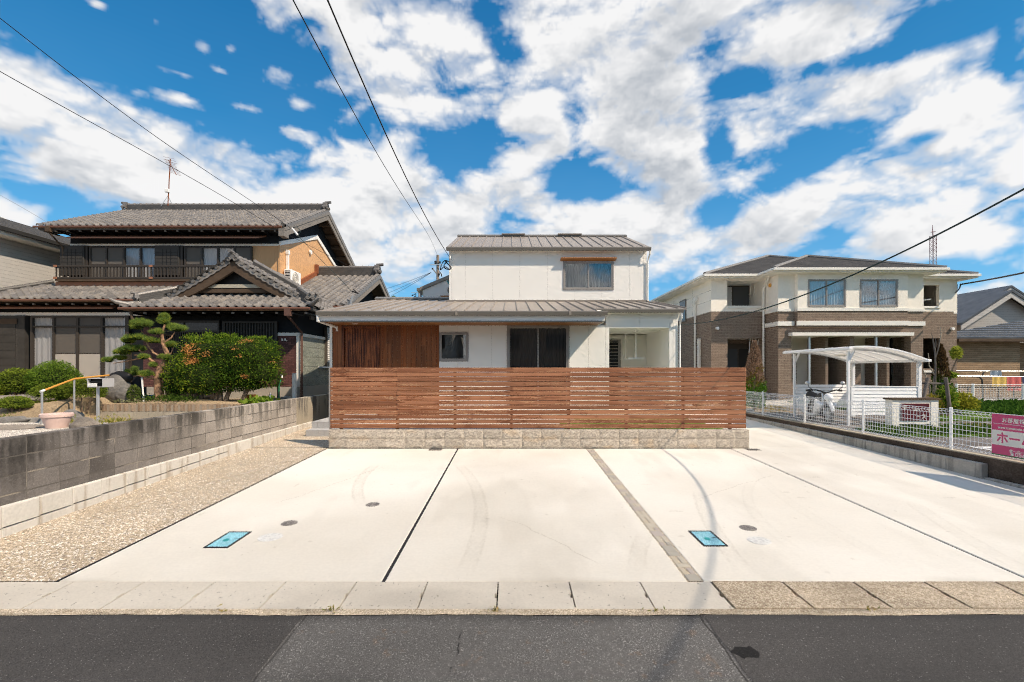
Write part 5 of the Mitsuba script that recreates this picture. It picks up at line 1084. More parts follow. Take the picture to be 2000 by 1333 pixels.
# ---- rocks, stepping stones
mat('m_rock', proc(lambda p, n, uv: mix((.11, .095, .08), (.30, .265, .23), fbm(p.x * 5, p.y * 5, p.z * 7, 4)) * (.75 + .5 * noise(p.x * 50, p.y * 50, p.z * 50))), .9, .15, proc(lambda p, n, uv: fbm(p.x * 16, p.y * 16, p.z * 16)), .02)
mat('m_rock_grey', proc(lambda p, n, uv: mix((.09, .085, .08), (.25, .24, .225), fbm(p.x * 4, p.y * 4, p.z * 6, 4)) * (.8 + .4 * noise(p.x * 40, p.y * 40, p.z * 40))), .9, .15, proc(lambda p, n, uv: fbm(p.x * 14, p.y * 14, p.z * 14)), .02)
def rock(c, r, seed, rough=.35, sub=3, flat=0):
    m = trimesh.creation.icosphere(sub); v = np.array(m.vertices)
    q = v * (1 + rough * (meshkit.fbm(v * 1.6 + seed * 5.1, 4, seed) - .5)[:, None] * 1.6 - .10 * np.abs(meshkit.noise(v * 2.3 + seed, seed) - .5)[:, None])
    if flat: q[:, 2] = np.minimum(q[:, 2], flat)
    return q * np.array(r) + np.array(c), m.faces
for i, (px, Y, w, h, dd, m, lab) in enumerate([
    (166, 9.35, .23, .16, .2, 'm_rock', 'brown slanted rock by the mailbox post'),
    (70, 10.75, .42, .14, .3, 'm_rock_grey', 'long grey flat topped step stone left of the flower pot'),
    (20, 10.4, .35, .10, .35, 'm_rock_grey', 'flat grey stone at the left edge of the garden steps'),
    (128, 11.15, .42, .16, .3, 'm_rock_grey', 'dark step stone behind the pink flower pot'),
    (140, 10.35, .22, .22, .2, 'm_rock_grey', 'upright grey rock right behind the pink flower pot'),
    (70, 11.9, .5, .13, .3, 'm_rock', 'pale rock under the low azaleas'),
    (22, 11.6, .4, .16, .3, 'm_rock', 'brown rock left of the low azaleas'),
    (175, 11.3, .35, .10, .3, 'm_rock_grey', 'flat dark stone beside the handrail'),
    (10, 9.3, .75, .035, .5, 'm_rock', 'flat brown stepping stone in the white gravel')]):
    x = X_(px, Y); put_ = put('garden_rock', rock((x, Y, float(hgt(x, Y)) + h * .35), (w, dd, h), 20 + i, .35, 3, .75 if h < .15 else 0), m, 50)
    tag(put_, lab, 'rock')
mo = thing('memorial_stone', 'big pale grey standing rock with a black polished slab behind the mailbox', 'stone')
Ym = 12.9; xm = X_(231, Ym)
put(f'{mo}__boulder', rock((xm - .05, Ym, 1.25), (.36, .25, .42), 51, .3), 'm_rock_grey', 50); put(f'{mo}__slab', rock((X_(233, Ym), Ym + .05, 1.55), (.33, .12, .19), 53, .14, 3), 'm_black', 40)
put(f'{mo}__side_rock', rock((xm + .22, Ym - .05, 1.08), (.22, .2, .28), 57, .3), 'm_rock_grey', 50)

# ================================================================ plants
vg = np.random.default_rng(77)
def leaves(P, N, size, col, cup=.25, asp=1.9, jit=.7, tip=None):
    """a leaf (two triangles folded along its midrib) at each point: P points, N outward directions, col colours"""
    n = len(P); D = N + vg.normal(0, jit, (n, 3)); D /= np.linalg.norm(D, axis=1, keepdims=True) + 1e-9
    Sd = np.cross(D, vg.normal(0, 1, (n, 3))); Sd /= np.linalg.norm(Sd, axis=1, keepdims=True) + 1e-9
    U = np.cross(Sd, D); s = (size * vg.uniform(.7, 1.3, n))[:, None]
    a = P - D * s * .5; b = P + D * s * .5; c = P + Sd * s / asp * .5 + U * s * cup * .3; d = P - Sd * s / asp * .5 + U * s * cup * .3
    V = np.stack([a, c, b, d], 1).reshape(-1, 3); i = np.arange(n)[:, None] * 4
    Fc = np.vstack([i + [0, 1, 2], i + [0, 2, 3]]); return V, Fc, np.repeat(col, 4, 0)
def colmix(n, a, b, t=None):
    t = vg.random(n) if t is None else t
    return np.array(a) * (1 - t[:, None]) + np.array(b) * t[:, None]
def ellipsoid_pts(n, c, r, lo=.78, zmin=-.6):
    d = vg.normal(0, 1, (n * 2, 3)); d /= np.linalg.norm(d, axis=1, keepdims=True); d = d[d[:, 2] > zmin][:n]
    lump = .90 + .2 * meshkit.fbm(d * 2.6 + np.array(c), 3, 3)
    rad = vg.uniform(lo, 1.0, len(d)) * lump
    return np.array(c) + d * rad[:, None] * np.array(r), d, rad / lump
def bush(name, label, group, c, r, n, a, b, size=.045, trunk=True, tipc=(.20, .26, .03), core=True):
    t = thing(name, label, 'bush', group)
    P, D, q = ellipsoid_pts(int(n * 1.5), c, r, .70)
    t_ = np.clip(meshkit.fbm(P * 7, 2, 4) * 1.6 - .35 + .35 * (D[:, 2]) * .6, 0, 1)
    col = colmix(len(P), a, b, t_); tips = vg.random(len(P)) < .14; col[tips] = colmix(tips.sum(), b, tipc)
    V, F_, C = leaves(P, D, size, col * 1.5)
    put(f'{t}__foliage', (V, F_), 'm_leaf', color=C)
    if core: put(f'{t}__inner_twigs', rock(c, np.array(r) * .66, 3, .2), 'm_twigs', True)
    if trunk:
        m = MB(); z0 = float(hgt(c[0], c[1])) - .03
        for i in range(5): a_ = i * 1.26; m.tube([(c[0] + .08 * math.cos(a_), c[1] + .08 * math.sin(a_), z0), (c[0] + r[0] * .5 * math.cos(a_), c[1] + r[1] * .5 * math.sin(a_), c[2])], [.022, .010], 5)
        put(f'{t}__stems', m, 'm_bark')
    return t
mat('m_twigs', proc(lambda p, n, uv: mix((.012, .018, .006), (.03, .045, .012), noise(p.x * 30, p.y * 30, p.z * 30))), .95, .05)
mat('m_bark', proc(lambda p, n, uv: mix((.09, .065, .045), (.26, .20, .15), fbm(p.x * 14, p.y * 14, p.z * 6, 4))), .95, .1, proc(lambda p, n, uv: fbm(p.x * 30, p.y * 30, p.z * 9)), .02)
mat('m_pine_bark', proc(lambda p, n, uv: mix((.14, .09, .06), (.44, .26, .16), smoothstep(.3, .7, fbm(p.x * 12, p.y * 12, p.z * 9, 4)))), .95, .1, proc(lambda p, n, uv: fbm(p.x * 26, p.y * 26, p.z * 18)), .03)
AZ = dict(group='clipped azalea bushes in the old garden')
bush('azalea_bush', 'large round clipped azalea dome in front of the old house windows', 'clipped azalea bushes in the old garden', (-12.36, 12.8, 1.47), (.63, .55, .56), 5200, (.035, .075, .010), (.12, .19, .025), .042)
bush('azalea_bush', 'looser yellow green azalea left of the round dome', 'clipped azalea bushes in the old garden', (-13.15, 12.6, 1.42), (.44, .4, .42), 2600, (.04, .07, .010), (.15, .19, .025), .045)
bush('azalea_bush', 'azalea directly below the orange handrail', 'clipped azalea bushes in the old garden', (-11.72, 11.95, 1.10), (.43, .35, .34), 2600, (.04, .075, .010), (.14, .18, .025), .042)
bush('azalea_bush', 'open azalea with bare stems between handrail and mailbox', 'clipped azalea bushes in the old garden', (-10.85, 12.0, 1.24), (.56, .38, .30), 2600, (.035, .065, .010), (.14, .17, .025), .045, core=False)
bush('azalea_bush', 'low small azalea near the left edge, over the flat stones', 'clipped azalea bushes in the old garden', (-11.75, 11.2, .97), (.35, .3, .18), 1400, (.05, .09, .010), (.16, .20, .03), .04)
bush('azalea_bush', 'azalea cut off by the left picture edge', 'clipped azalea bushes in the old garden', (-13.6, 12.3, 1.2), (.40, .4, .36), 1600, (.04, .07, .010), (.16, .19, .025), .045)
bush('azalea_bush', 'small dull shrub at the foot of the memorial stone', 'clipped azalea bushes in the old garden', (X_(262, 12.75), 12.75, 1.12), (.17, .15, .26), 500, (.03, .06, .012), (.10, .13, .04), .05, core=False)
HEDGE = 1
# hedge: a wide clipped conifer with orange die-back, on several trunks
hd = thing('conifer_hedge', 'wide clipped conifer hedge with orange dead patches on several trunks', 'hedge')
YH = 13.25
BL_ = [((X_(450, YH), YH, 2.05), (1.22, .56, .63), 8), ((X_(498, YH), YH, 1.88), (.66, .52, .62), 7), ((X_(372, YH), YH - .1, 1.66), (.55, .5, .55), 3), ((X_(410, YH), YH - .15, 1.60), (.78, .56, .50), 3), ((X_(470, YH), YH, 1.58), (.66, .48, .42), 3), ((X_(346, YH), YH - .1, 1.34), (.26, .33, .30), 2.2), ((X_(398, YH), YH, 2.18), (.50, .42, .40), 3)]
P, D = [], []
for c, r, e in BL_:
    n = int(9500 * r[0] * r[2] / .8)
    d = vg.normal(0, 1, (n, 3)); d /= np.linalg.norm(d, axis=1, keepdims=True)
    sc = (np.abs(d) ** e).sum(1) ** (-1 / e) * vg.uniform(.76, 1.02, n) * (.92 + .16 * meshkit.fbm(d * 3 + np.array(c), 3, 8))
    P.append(np.array(c) + d * sc[:, None] * np.array(r)); nn = np.sign(d) * np.abs(d) ** (e - 1); D.append(nn / np.linalg.norm(nn, axis=1, keepdims=True))
P, D = np.vstack(P), np.vstack(D)
dp = [((np.abs((P - np.array(c)) / np.array(r)) ** e).sum(1)) ** (1 / e) for c, r, e in BL_]
keep = np.min(dp, 0) > .74; P, D = P[keep], D[keep]
sx_, sz_ = X_(0, 1), 0
ppx, ppy = CX + F * P[:, 0] / P[:, 1], 0
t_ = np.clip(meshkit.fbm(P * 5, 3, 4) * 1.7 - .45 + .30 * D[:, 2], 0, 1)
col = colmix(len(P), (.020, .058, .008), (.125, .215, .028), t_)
tipm = vg.random(len(P)) < .10 + .18 * (P[:, 0] < -8.4); col[tipm] = colmix(tipm.sum(), (.22, .32, .03), (.36, .40, .04))
for (cx, cz, rx, rz_) in ((-8.70, 2.32, .34, .22), (-8.25, 2.20, .18, .12), (-8.62, 2.02, .28, .12), (-7.25, 2.56, .16, .08), (-7.5, 2.36, .15, .06), (-7.2, 1.60, .10, .10), (-7.35, 2.15, .10, .05), (-6.6, 1.98, .04, .04)):
    dd = ((P[:, 0] - cx) / rx) ** 2 + ((P[:, 2] - cz) / rz_) ** 2; m_ = (dd < vg.uniform(.3, 1.0, len(P))) & (P[:, 1] < YH + .1)
    col[m_] = colmix(m_.sum(), (.52, .22, .06), (.75, .40, .15))
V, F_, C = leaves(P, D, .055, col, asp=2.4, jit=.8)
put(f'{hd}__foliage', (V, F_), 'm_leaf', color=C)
sp = []
for px, w, h, n in ((405, .10, .22, 130), (437, .22, .14, 240), (459, .08, .14, 90), (372, .2, .12, 120), (510, .3, .05, 120), (420, .3, .07, 120)):
    q = vg.normal(0, .5, (n, 3)) * [w, .1, h * .6] + [X_(px, YH - .1), YH - .1, 2.66 + h * .35]; sp.append(q)
sp = np.vstack(sp); V, F_, C = leaves(sp, np.tile([0, 0, 1.], (len(sp), 1)), .075, colmix(len(sp), (.09, .17, .02), (.20, .28, .03)), asp=3, jit=.5)
put(f'{hd}__top_sprigs', (V, F_), 'm_leaf', color=C)
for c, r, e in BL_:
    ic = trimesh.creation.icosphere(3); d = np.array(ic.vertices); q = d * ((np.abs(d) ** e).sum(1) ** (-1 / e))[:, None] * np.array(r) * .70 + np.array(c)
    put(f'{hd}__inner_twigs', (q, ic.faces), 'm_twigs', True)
for px, lean in ((344, .02), (382, .05), (392, -.1), (421, .08), (430, -.08), (441, .12), (474, .14)):
    x = X_(px, 13.1); put(f'{hd}__trunk', MB().tube([(x, 13.1, .80), (x + .01, 13.12, 1.0), (x + lean, 13.2, 1.35), (x + lean * 1.6, 13.25, 1.6)], [.075, .06, .055, .05], 8), 'm_bark', 50)
# garden pine, trained in pads
pn = thing('garden_pine', 'trained garden pine with flat needle pads and a bent trunk', 'tree')
YP = 13.0
tp = lambda px, py, dy=0: np.array([X_(px, YP + dy), YP + dy, Z_(py, YP + dy)])
tr = MB().tube([tp(313, 790), tp(312, 776), tp(309, 755), tp(308, 738), tp(313, 722), tp(322, 708), tp(326, 690), tp(318, 670), tp(316, 650), tp(322, 634)], [.17, .125, .105, .095, .09, .075, .06, .05, .035, .02], 10)
put(f'{pn}__trunk', tr, 'm_pine_bark', 50)
for pts, r0 in (([(312, 722), (300, 708), (288, 698), (262, 694)], .045), ([(310, 720), (295, 706), (280, 690), (268, 682)], .035), ([(320, 700), (300, 690), (290, 676), (276, 645)], .035), ([(323, 700), (335, 690), (338, 680)], .03), ([(318, 672), (335, 660), (342, 648)], .03), ([(308, 742), (290, 738), (268, 734), (250, 738)], .03), ([(284, 698), (250, 706), (222, 710)], .022), ([(312, 745), (330, 742), (345, 735)], .02)):
    m = MB().tube([tp(*q) for q in pts], np.linspace(r0, r0 * .45, len(pts)), 6); put(f'{pn}__branch', m, 'm_pine_bark', 50)
pads = [(276, 636, 17, 10), (268, 641, 12, 6), (322, 632, 11, 12), (323, 622, 7, 8), (345, 645, 21, 8), (335, 640, 10, 6), (306, 651, 11, 6), (268, 662, 22, 6), (250, 668, 12, 7), (300, 668, 19, 6), (262, 684, 24, 10), (242, 690, 18, 8), (334, 676, 15, 7), (214, 706, 11, 5), (234, 702, 11, 5), (324, 700, 11, 7), (301, 716, 6, 5), (248, 731, 9, 6), (266, 732, 10, 4), (284, 733, 14, 6), (263, 724, 4, 4), (236, 742, 8, 5), (320, 738, 6, 5), (340, 735, 9, 4), (280, 700, 10, 6)]
for px, py, hw, hh in pads:
    dy = vg.uniform(-.3, .25); c = tp(px, py, dy); s = (YP + dy) / F
    r = np.array([hw * s, hw * s * .85, hh * s]); n = int(120 * hw * hh / 60 + 80)
    nc = 4 + int(hw / 4); cc_ = vg.normal(0, 1, (nc, 3)); cc_ /= np.linalg.norm(cc_, axis=1, keepdims=True); cc_ = cc_ * vg.uniform(.35, .75, nc)[:, None]; cc_[:, 2] *= .7; cr_ = vg.uniform(.28, .50, nc)
    d = vg.normal(0, 1, (n, 3)); d /= np.linalg.norm(d, axis=1, keepdims=True); d[:, 2] = np.where(d[:, 2] < -.3, -d[:, 2], d[:, 2])
    w_ = vg.integers(0, nc, n); tuft = c + (cc_[w_] + d * cr_[w_][:, None] * [1, 1, 1.25] * vg.uniform(.5, 1, n)[:, None]) * r
    up = d * [.5, .5, .3] + [0, 0, .8]
    nn = 11; Pn = np.repeat(tuft, nn, 0); Dn = np.repeat(up, nn, 0) + vg.normal(0, .42, (n * nn, 3)); Dn /= np.linalg.norm(Dn, axis=1, keepdims=True)
    ln = vg.uniform(.07, .13, len(Pn))[:, None]; sd = np.cross(Dn, vg.normal(0, 1, Dn.shape)); sd /= np.linalg.norm(sd, axis=1, keepdims=True)
    V = np.stack([Pn - sd * .004, Pn + sd * .004, Pn + Dn * ln], 1).reshape(-1, 3); F_ = np.arange(len(V)).reshape(-1, 3)
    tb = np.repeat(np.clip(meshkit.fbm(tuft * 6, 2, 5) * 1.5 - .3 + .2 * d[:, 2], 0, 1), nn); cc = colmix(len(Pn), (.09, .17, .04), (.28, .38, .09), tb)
    yl = np.repeat(vg.random(n) < .16, nn); cc[yl] = colmix(yl.sum(), (.34, .42, .05), (.50, .52, .08))
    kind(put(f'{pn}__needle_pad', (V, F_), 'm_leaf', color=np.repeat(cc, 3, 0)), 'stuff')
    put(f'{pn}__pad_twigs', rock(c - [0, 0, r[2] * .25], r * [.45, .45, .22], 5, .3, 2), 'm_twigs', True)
# low plants along the edging and by the wall
def herbs(label, pts, size, a, b, up=.9, asp=2.2):
    P = np.vstack([vg.normal(0, 1, (n, 3)) * [w, w, h] + [x, y, float(hgt(x, y)) + h * 1.1 + .02] for x, y, w, h, n in pts])
    V, F_, C = leaves(P, np.tile([0, 0, up], (len(P), 1)), size, colmix(len(P), a, b), asp=asp, jit=.7)
    k_ = put('ground_plants', (V, F_), 'm_leaf', color=C); labels[k_] = {'label': label, 'category': 'ground plants', 'kind': 'stuff'}
herbs('low dark green plants on the planter soil under the hedge', [(X_(q, 12.8), 12.75, .14, .05, 130) for q in (325, 335, 345, 352, 360, 372, 300, 288)], .055, (.03, .07, .012), (.11, .18, .03))
herbs('broad leaved light green plants at the right end of the planter', [(X_(q, 12.7), 12.7, .12, .05, 26) for q in (490, 500, 508, 516, 524, 530)], .13, (.10, .19, .02), (.24, .34, .05), asp=1.5)
herbs('pale silvery ground cover at the left end of the planter', [(X_(q, 12.75), 12.7, .12, .03, 90) for q in (240, 252, 262, 272)], .04, (.20, .24, .10), (.42, .42, .25))
herbs('yellowing weeds at the wall foot round the mailbox post', [(X_(q, 9.9), 9.9, .10, .05, 60) for q in (137, 144, 200, 208, 215, 236, 242)], .06, (.16, .19, .03), (.42, .36, .08), asp=3)
herbs('small green tufts on the left rocks', [(X_(q, 10.6), 10.6, .09, .05, 70) for q in (5, 14, 100)], .05, (.06, .11, .015), (.20, .24, .03), asp=3)
# ---- mailbox, handrail, flower pot
mb = thing('mailbox', 'silver post mounted mailbox with an open slot beside the block wall', 'mailbox')
x0, x1, y0, y1, z0, z1 = X_(170, 10), X_(200.5, 10), 10.0, 10.29, 1.40, 1.585
mm = MB().box(x0, x1, y0, y1, z1 - .012, z1).box(x0, x1, y0, y1, z0, z0 + .012).box(x0, x0 + .012, y0, y1, z0 + .013, z1 - .013).box(x1 - .012, x1, y0, y1, z0 + .013, z1 - .013).box(x0 + .013, x1 - .013, y1 - .01, y1, z0 + .013, z1 - .013)
mat('m_mailbox', (.42, .42, .43), .35, .5)
put(f'{mb}__case', mm, 'm_mailbox'); put(f'{mb}__slot_panel', BX(x0 + .014, x1 - .014, y0 + .04, y0 + .05, z0 + .10, z0 + .125), 'm_dark_metal')
put(f'{mb}__inside', BX(x0 + .013, x1 - .013, y0 + .08, y0 + .09, z0 + .013, z1 - .013), 'm_black'); put(f'{mb}__flap', BX(x0 + .013, x0 + .20, y0 + .006, y0 + .016, z0 + .014, z0 + .085), 'm_white')
put(f'{mb}__post', MB().cyl(X_(191.5, 10.12), 10.12, .5, z0 - .001, .032), 'm_steel', 40)
hr = thing('handrail', 'orange garden handrail on grey steel posts above the azaleas', 'handrail')
mat('m_orange', (.72, .35, .07), .4)
A, B_, C_ = np.array([X_(82, 9.9), 9.9, Z_(764.5, 9.9)]), np.array([X_(145, 11.4), 11.4, Z_(740.5, 11.4)]), np.array([X_(216, 13.0), 13.0, Z_(733, 13.0)])
put(f'{hr}__rail', MB().tube([A, A * .02 + B_ * .98, B_ * .98 + C_ * .02, C_], .022, 8), 'm_orange', 40)
for q in (A, B_): put(f'{hr}__post', MB().cyl(q[0], q[1], float(hgt(q[0], q[1])) - .05, q[2] - .02, .02, 8), 'm_steel', 40)
put(f'{hr}__end_cap', MB().tube([A - [0, .03, .012], A + [0, .05, .02]], .027, 8), 'm_white', 40)
pt = thing('flower_pot', 'empty pale pink round flower pot on the white gravel', 'flower pot')
mat('m_pot', proc(lambda p, n, uv: mix((.60, .43, .38), (.70, .54, .49), fbm(p.x * 9, p.y * 9, p.z * 9))), .7, .2)
xp, yp, zp = X_(111, 9.25), 9.25, .63
put(f'{pt}__body', MB().lathe([(0, zp), (.155, zp), (.165, zp + .02), (.225, zp + .215), (.228, zp + .22)], xp, yp, 32), 'm_pot', 40)
put(f'{pt}__rim', MB().lathe([(.228, zp + .218), (.250, zp + .225), (.252, zp + .275), (.240, zp + .285), (.215, zp + .28), (.20, zp + .14), (0, zp + .14)], xp, yp, 32), 'm_pot', 40)
# ---- small things by the old house wall
wp = tag(put('water_post', BX(X_(571.5, 13.9), X_(578, 13.9), 13.85, 13.95, .8, Z_(730, 13.9), .008), 'm_white'), 'white square post at the right end of the planter', 'post')
hs = thing('hose_stand', 'dark tap stand with a green hose beside the white post', 'hose')
put(f'{hs}__stand', MB().box(X_(542.5, 14.2), X_(546, 14.2), 14.15, 14.22, .8, 1.62), 'm_dark_metal'); put(f'{hs}__tap', MB().tube([(X_(545, 14.1), 14.16, 1.62), (X_(552, 14.1), 14.08, 1.60), (X_(552, 14.1), 14.06, 1.53)], .022, 6), 'm_steel', 40)
mat('m_hose', (.02, .22, .11), .5); put(f'{hs}__hose', MB().tube([(X_(550.5, 14.1), 14.05, 1.5), (X_(548, 14.1), 14.0, 1.3), (X_(548, 14.1), 14.0, 1.0), (X_(553, 14.1), 13.95, .86)], .018, 6), 'm_hose', 40)
bk = tag(put('bucket', MB().lathe([(0, .82), (.11, .82), (.14, .98), (.15, .985), (.13, .97), (.10, .84), (0, .84)], X_(560, 13.9), 13.85, 20), 'm_steel', 40), 'grey metal bucket beside the white post', 'bucket')
tb = tag(put('wash_basin', MB().lathe([(0, .83), (.16, .83), (.20, .95), (.215, .955), (.19, .94), (.15, .85), (0, .85)], X_(545, 13.7), 13.75, 20), 'm_lid_grey', 40), 'flat grey basin left of the bucket', 'basin')
mat('m_box_tan', (.52, .38, .25), .8); mat('m_tub_blue', (.03, .10, .20), .5)
tag(put('wooden_box', BX(X_(386, 13.8), X_(414, 13.8), 13.7, 14.2, .82, 1.0, .01), 'm_box_tan'), 'tan flat box behind the hedge trunks', 'box')
tag(put('orange_box', BX(X_(484, 14.3), X_(497, 14.3), 14.2, 14.4, .82, 1.03, .01), 'm_orange'), 'small orange box at the house foundation', 'box')
tag(put('pet_bottle', MB().lathe([(0, .84), (.045, .84), (.05, .9), (.045, 1.04), (.015, 1.10), (.015, 1.13), (0, 1.13)], X_(528, 13.6), 13.6, 14), 'm_steel', 40), 'clear upright bottle right of the orange box', 'bottle')
tag(put('blue_tub', MB().lathe([(0, .88), (.15, .88), (.20, 1.04), (.21, 1.04), (.17, .9), (0, .9)], X_(289, 13.6), 13.6, 20), 'm_tub_blue', 40), 'dark blue tub left of the pine trunk', 'tub')
tag(put('garden_stake', MB().tube([(X_(281, 12.75), 12.75, .86), (X_(277, 12.8), 12.8, Z_(738, 12.8))], .022, 6), 'm_white', 40), 'thin white stake left of the pine trunk', 'stake')

# ================================================================ right boundary: kerb, dark wall, wire fence
mat('m_kerb', proc(lambda p, n, uv: mix((.34, .32, .285), (.46, .43, .38), fbm(p.y * 2, p.z * 5, p.x * 2)) * (.9 + .2 * noise(p.y * 60, p.z * 60, p.x * 60)) * (1 - .3 * smoothstep(.5, .7, fbm(p.y * 18, p.z * 1.5, 3)))), .9, .15)
mat('m_dark_block', proc(lambda p, n, uv: mix((.045, .032, .024), (.13, .10, .08), fbm(p.y * 5, p.z * 9, 2, 4)) * (.7 + .6 * noise(p.y * 60, p.z * 60, 3))), .95, .1, proc(lambda p, n, uv: noise(p.y * 40, p.z * 40, 3)), .008)
BK = thing('boundary_kerb', 'pale concrete kerb blocks along the right side of the driveway', 'kerb')
kx0, kx1 = 7.235, 7.345
y = 7.30
while y < 15:
    y1 = y + .6; put(f'{BK}__block', BX(kx0, kx1, y + .003, y1 - .003, G(y) - .05, .315, .008), 'm_kerb'); y = y1
put(f'{BK}__low_block', BX(kx0 + .02, kx1, 3.96, 5.6, -.05, .075, .01), 'm_kerb'); put(f'{BK}__low_block', BX(kx0 + .02, kx1, 5.606, 7.294, -.05, .11, .01), 'm_kerb')
put(f'{BK}__corner_block', BX(7.20, 7.62, 14.9, 15.05, .2, .55, .01), 'm_kerb')
put(f'{BK}__dark_wall', BX(kx1 + .004, 7.47, -1.5, 26, -.1, .405), 'm_dark_block'); put(f'{BK}__dark_wall_cap', BX(kx1 + .002, 7.475, -1.5, 26, .406, .425), 'm_old_concrete')
WF = thing('wire_fence', 'white wire mesh fence on the dark wall beside the driveway', 'fence')
FX = 7.405; zf0, zf1 = .43, 1.125
pys = [5.99 - 2, 5.99, 7.99, 9.99, 11.98, 13.99, 16.0, 18.0]
for y in pys: put(f'{WF}__post', MB().tube([(FX, y, .40), (FX, y, 1.135)], .023, 8), 'm_white_metal', 40)
def mesh_panel(p0, p1, z0, z1, out, pitch=.0667, r=.0028, bars=7):
    p0, p1 = np.array(p0, float), np.array(p1, float); L_ = np.linalg.norm(p1 - p0); n = int(L_ / pitch); m = MB(); out = np.array(out, float)
    for i in range(n + 1):
        q = p0 + (p1 - p0) * (i + .5) / (n + 1)
        m.tube([q + [0, 0, z0] , q + out * .045 + [0, 0, z0 + .03], q + [0, 0, z0 + .075], q + [0, 0, z1 - .075], q + out * .045 + [0, 0, z1 - .03], q + [0, 0, z1]], r, 4, False)
    for z, o in [(z0 + .03, .045), (z1 - .03, .045), (z1, 0), (z0, 0)] + [(z0 + .08 + (z1 - z0 - .16) * k / (bars - 1), 0) for k in range(bars)]:
        m.tube([p0 + out * (o + .004) + [0, 0, z], p1 + out * (o + .004) + [0, 0, z]], r * 1.15, 4, False)
    return m
for a, b in zip(pys[:-1], pys[1:]): put(f'{WF}__mesh_panel', mesh_panel((FX - .03, a + .01, 0), (FX - .03, b - .01, 0), .46, 1.10, (-1, 0, 0), .0667, .0042), 'm_white_metal')

# ---- pink sign on the fence
SG = thing('estate_sign', 'pink and white property sign with large Japanese lettering hung on the wire fence', 'sign')
mat('m_pink', (.50, .065, .17), .5); mat('m_sign_white', (.66, .66, .62), .5); mat('m_sign_green', (.03, .16, .07), .5)
sy0, sy1, sz1, sz0 = 7.225, 6.05, 1.105, .485; sxf = FX - .085; Hs = sz1 - sz0
put(f'{SG}__board', BX(sxf, sxf + .006, sy1, sy0, sz0 + .012, sz1 - .008), 'm_pink'); put(f'{SG}__top_edge', BX(sxf - .001, sxf + .007, sy1, sy0, sz1 - .007, sz1), 'm_sign_white'); put(f'{SG}__bottom_edge', BX(sxf - .001, sxf + .007, sy1, sy0, sz0 - .004, sz0 + .011), 'm_sign_green')
put(f'{SG}__band', BX(sxf - .002, sxf - .0005, sy1 + .0, sy0 - .004, sz1 - .76 * Hs, sz1 - .40 * Hs), 'm_sign_white')
put(f'{SG}__rule', BX(sxf - .002, sxf - .0005, sy1, sy0 - .02, sz1 - .245 * Hs, sz1 - .235 * Hs), 'm_sign_white')
def strokes(u0, v0, size, glyph, w, m=None):
    """strokes of a character in a unit square, laid on the sign: u to the right as one reads it, v down"""
    m = m or MB()
    for st in glyph:
        for (a, b), (c, d) in zip(st[:-1], st[1:]):
            ln = math.hypot(c - a, d - b) or 1e-6; nx, ny = -(d - b) / ln * w / 2, (c - a) / ln * w / 2; ex, ey = (c - a) / ln * w * .3, (d - b) / ln * w * .3
            pts = [(a - ex + nx, b - ey + ny), (c + ex + nx, d + ey + ny), (c + ex - nx, d + ey - ny), (a - ex - nx, b - ey - ny)]
            m.add([(sxf - .0026 - .00002 * len(m.v), sy0 - (u0 + p * size), sz1 - (v0 + q * size)) for p, q in pts], [(0, 1, 2), (0, 2, 3)])
    return m
GL = {'ho': [[(.5, .05), (.5, .95)], [(.08, .30), (.92, .30)], [(.30, .48), (.08, .82)], [(.70, .48), (.92, .82)]], '-': [[(.08, .5), (.92, .5)]],
      'mu': [[(.48, .08), (.12, .82), (.85, .76)], [(.66, .48), (.92, .92)]], 'su': [[(.15, .18), (.82, .18), (.60, .55), (.12, .92)], [(.58, .55), (.92, .90)]],
      'o': [[(.1, .3), (.7, .3)], [(.38, .05), (.38, .8), (.2, .92), (.12, .75), (.6, .5), (.85, .65), (.7, .92)], [(.78, .15), (.92, .32)]],
      'bu': [[(.1, .15), (.55, .15)], [(.05, .4), (.6, .4)], [(.2, .2), (.26, .38)], [(.45, .2), (.40, .38)], [(.12, .58), (.52, .58), (.52, .92), (.12, .92), (.12, .58)], [(.68, .08), (.68, .95)], [(.68, .08), (.92, .08), (.76, .4), (.92, .6), (.74, .72)]],
      'ya': [[(.12, .1), (.88, .1), (.88, .3), (.12, .3)], [(.12, .1), (.12, .6), (.02, .95)], [(.25, .45), (.9, .45)], [(.5, .45), (.3, .62), (.85, .62)], [(.55, .62), (.55, .95)], [(.3, .78), (.85, .78)], [(.18, .95), (.95, .95)]],
      'saga': [[(.2, .05), (.2, .9)], [(.03, .28), (.38, .28)], [(.03, .62), (.38, .5)], [(.45, .1), (.95, .1)], [(.58, .15), (.48, .4)], [(.8, .15), (.9, .4)], [(.45, .55), (.95, .55)], [(.7, .4), (.7, .95)], [(.68, .6), (.45, .9)], [(.72, .6), (.95, .9)]],
      'shi': [[(.3, .08), (.3, .72), (.5, .92), (.85, .7)]], 'ha': [[(.15, .1), (.12, .9)], [(.4, .35), (.92, .35)], [(.68, .1), (.68, .85), (.45, .88), (.48, .72), (.9, .9)]]}
big = MB(); u = .075
for g in ('ho', '-', 'mu', 'su'): strokes(u, .44 * Hs, .165, GL[g], .15, big); u += .172
put(f'{SG}__lettering', big, 'm_pink')
tx = MB(); u = .15
for g in ('o', 'bu', 'ya', 'saga', 'shi', 'ha'): strokes(u, .085 * Hs, .074, GL[g], .12, tx); u += .082
put(f'{SG}__lettering', tx, 'm_sign_white')
def flat_text(txt, h, u0, v0, key, m='m_sign_white', bold=True):
    t_ = meshkit.text_mesh(txt, h, .001, bold); v = np.array(t_.vertices); put(key, (np.c_[sxf - .0012 - v[:, 2], sy0 - (u0 + v[:, 0]), sz1 - v0 + v[:, 1]], t_.faces), m)
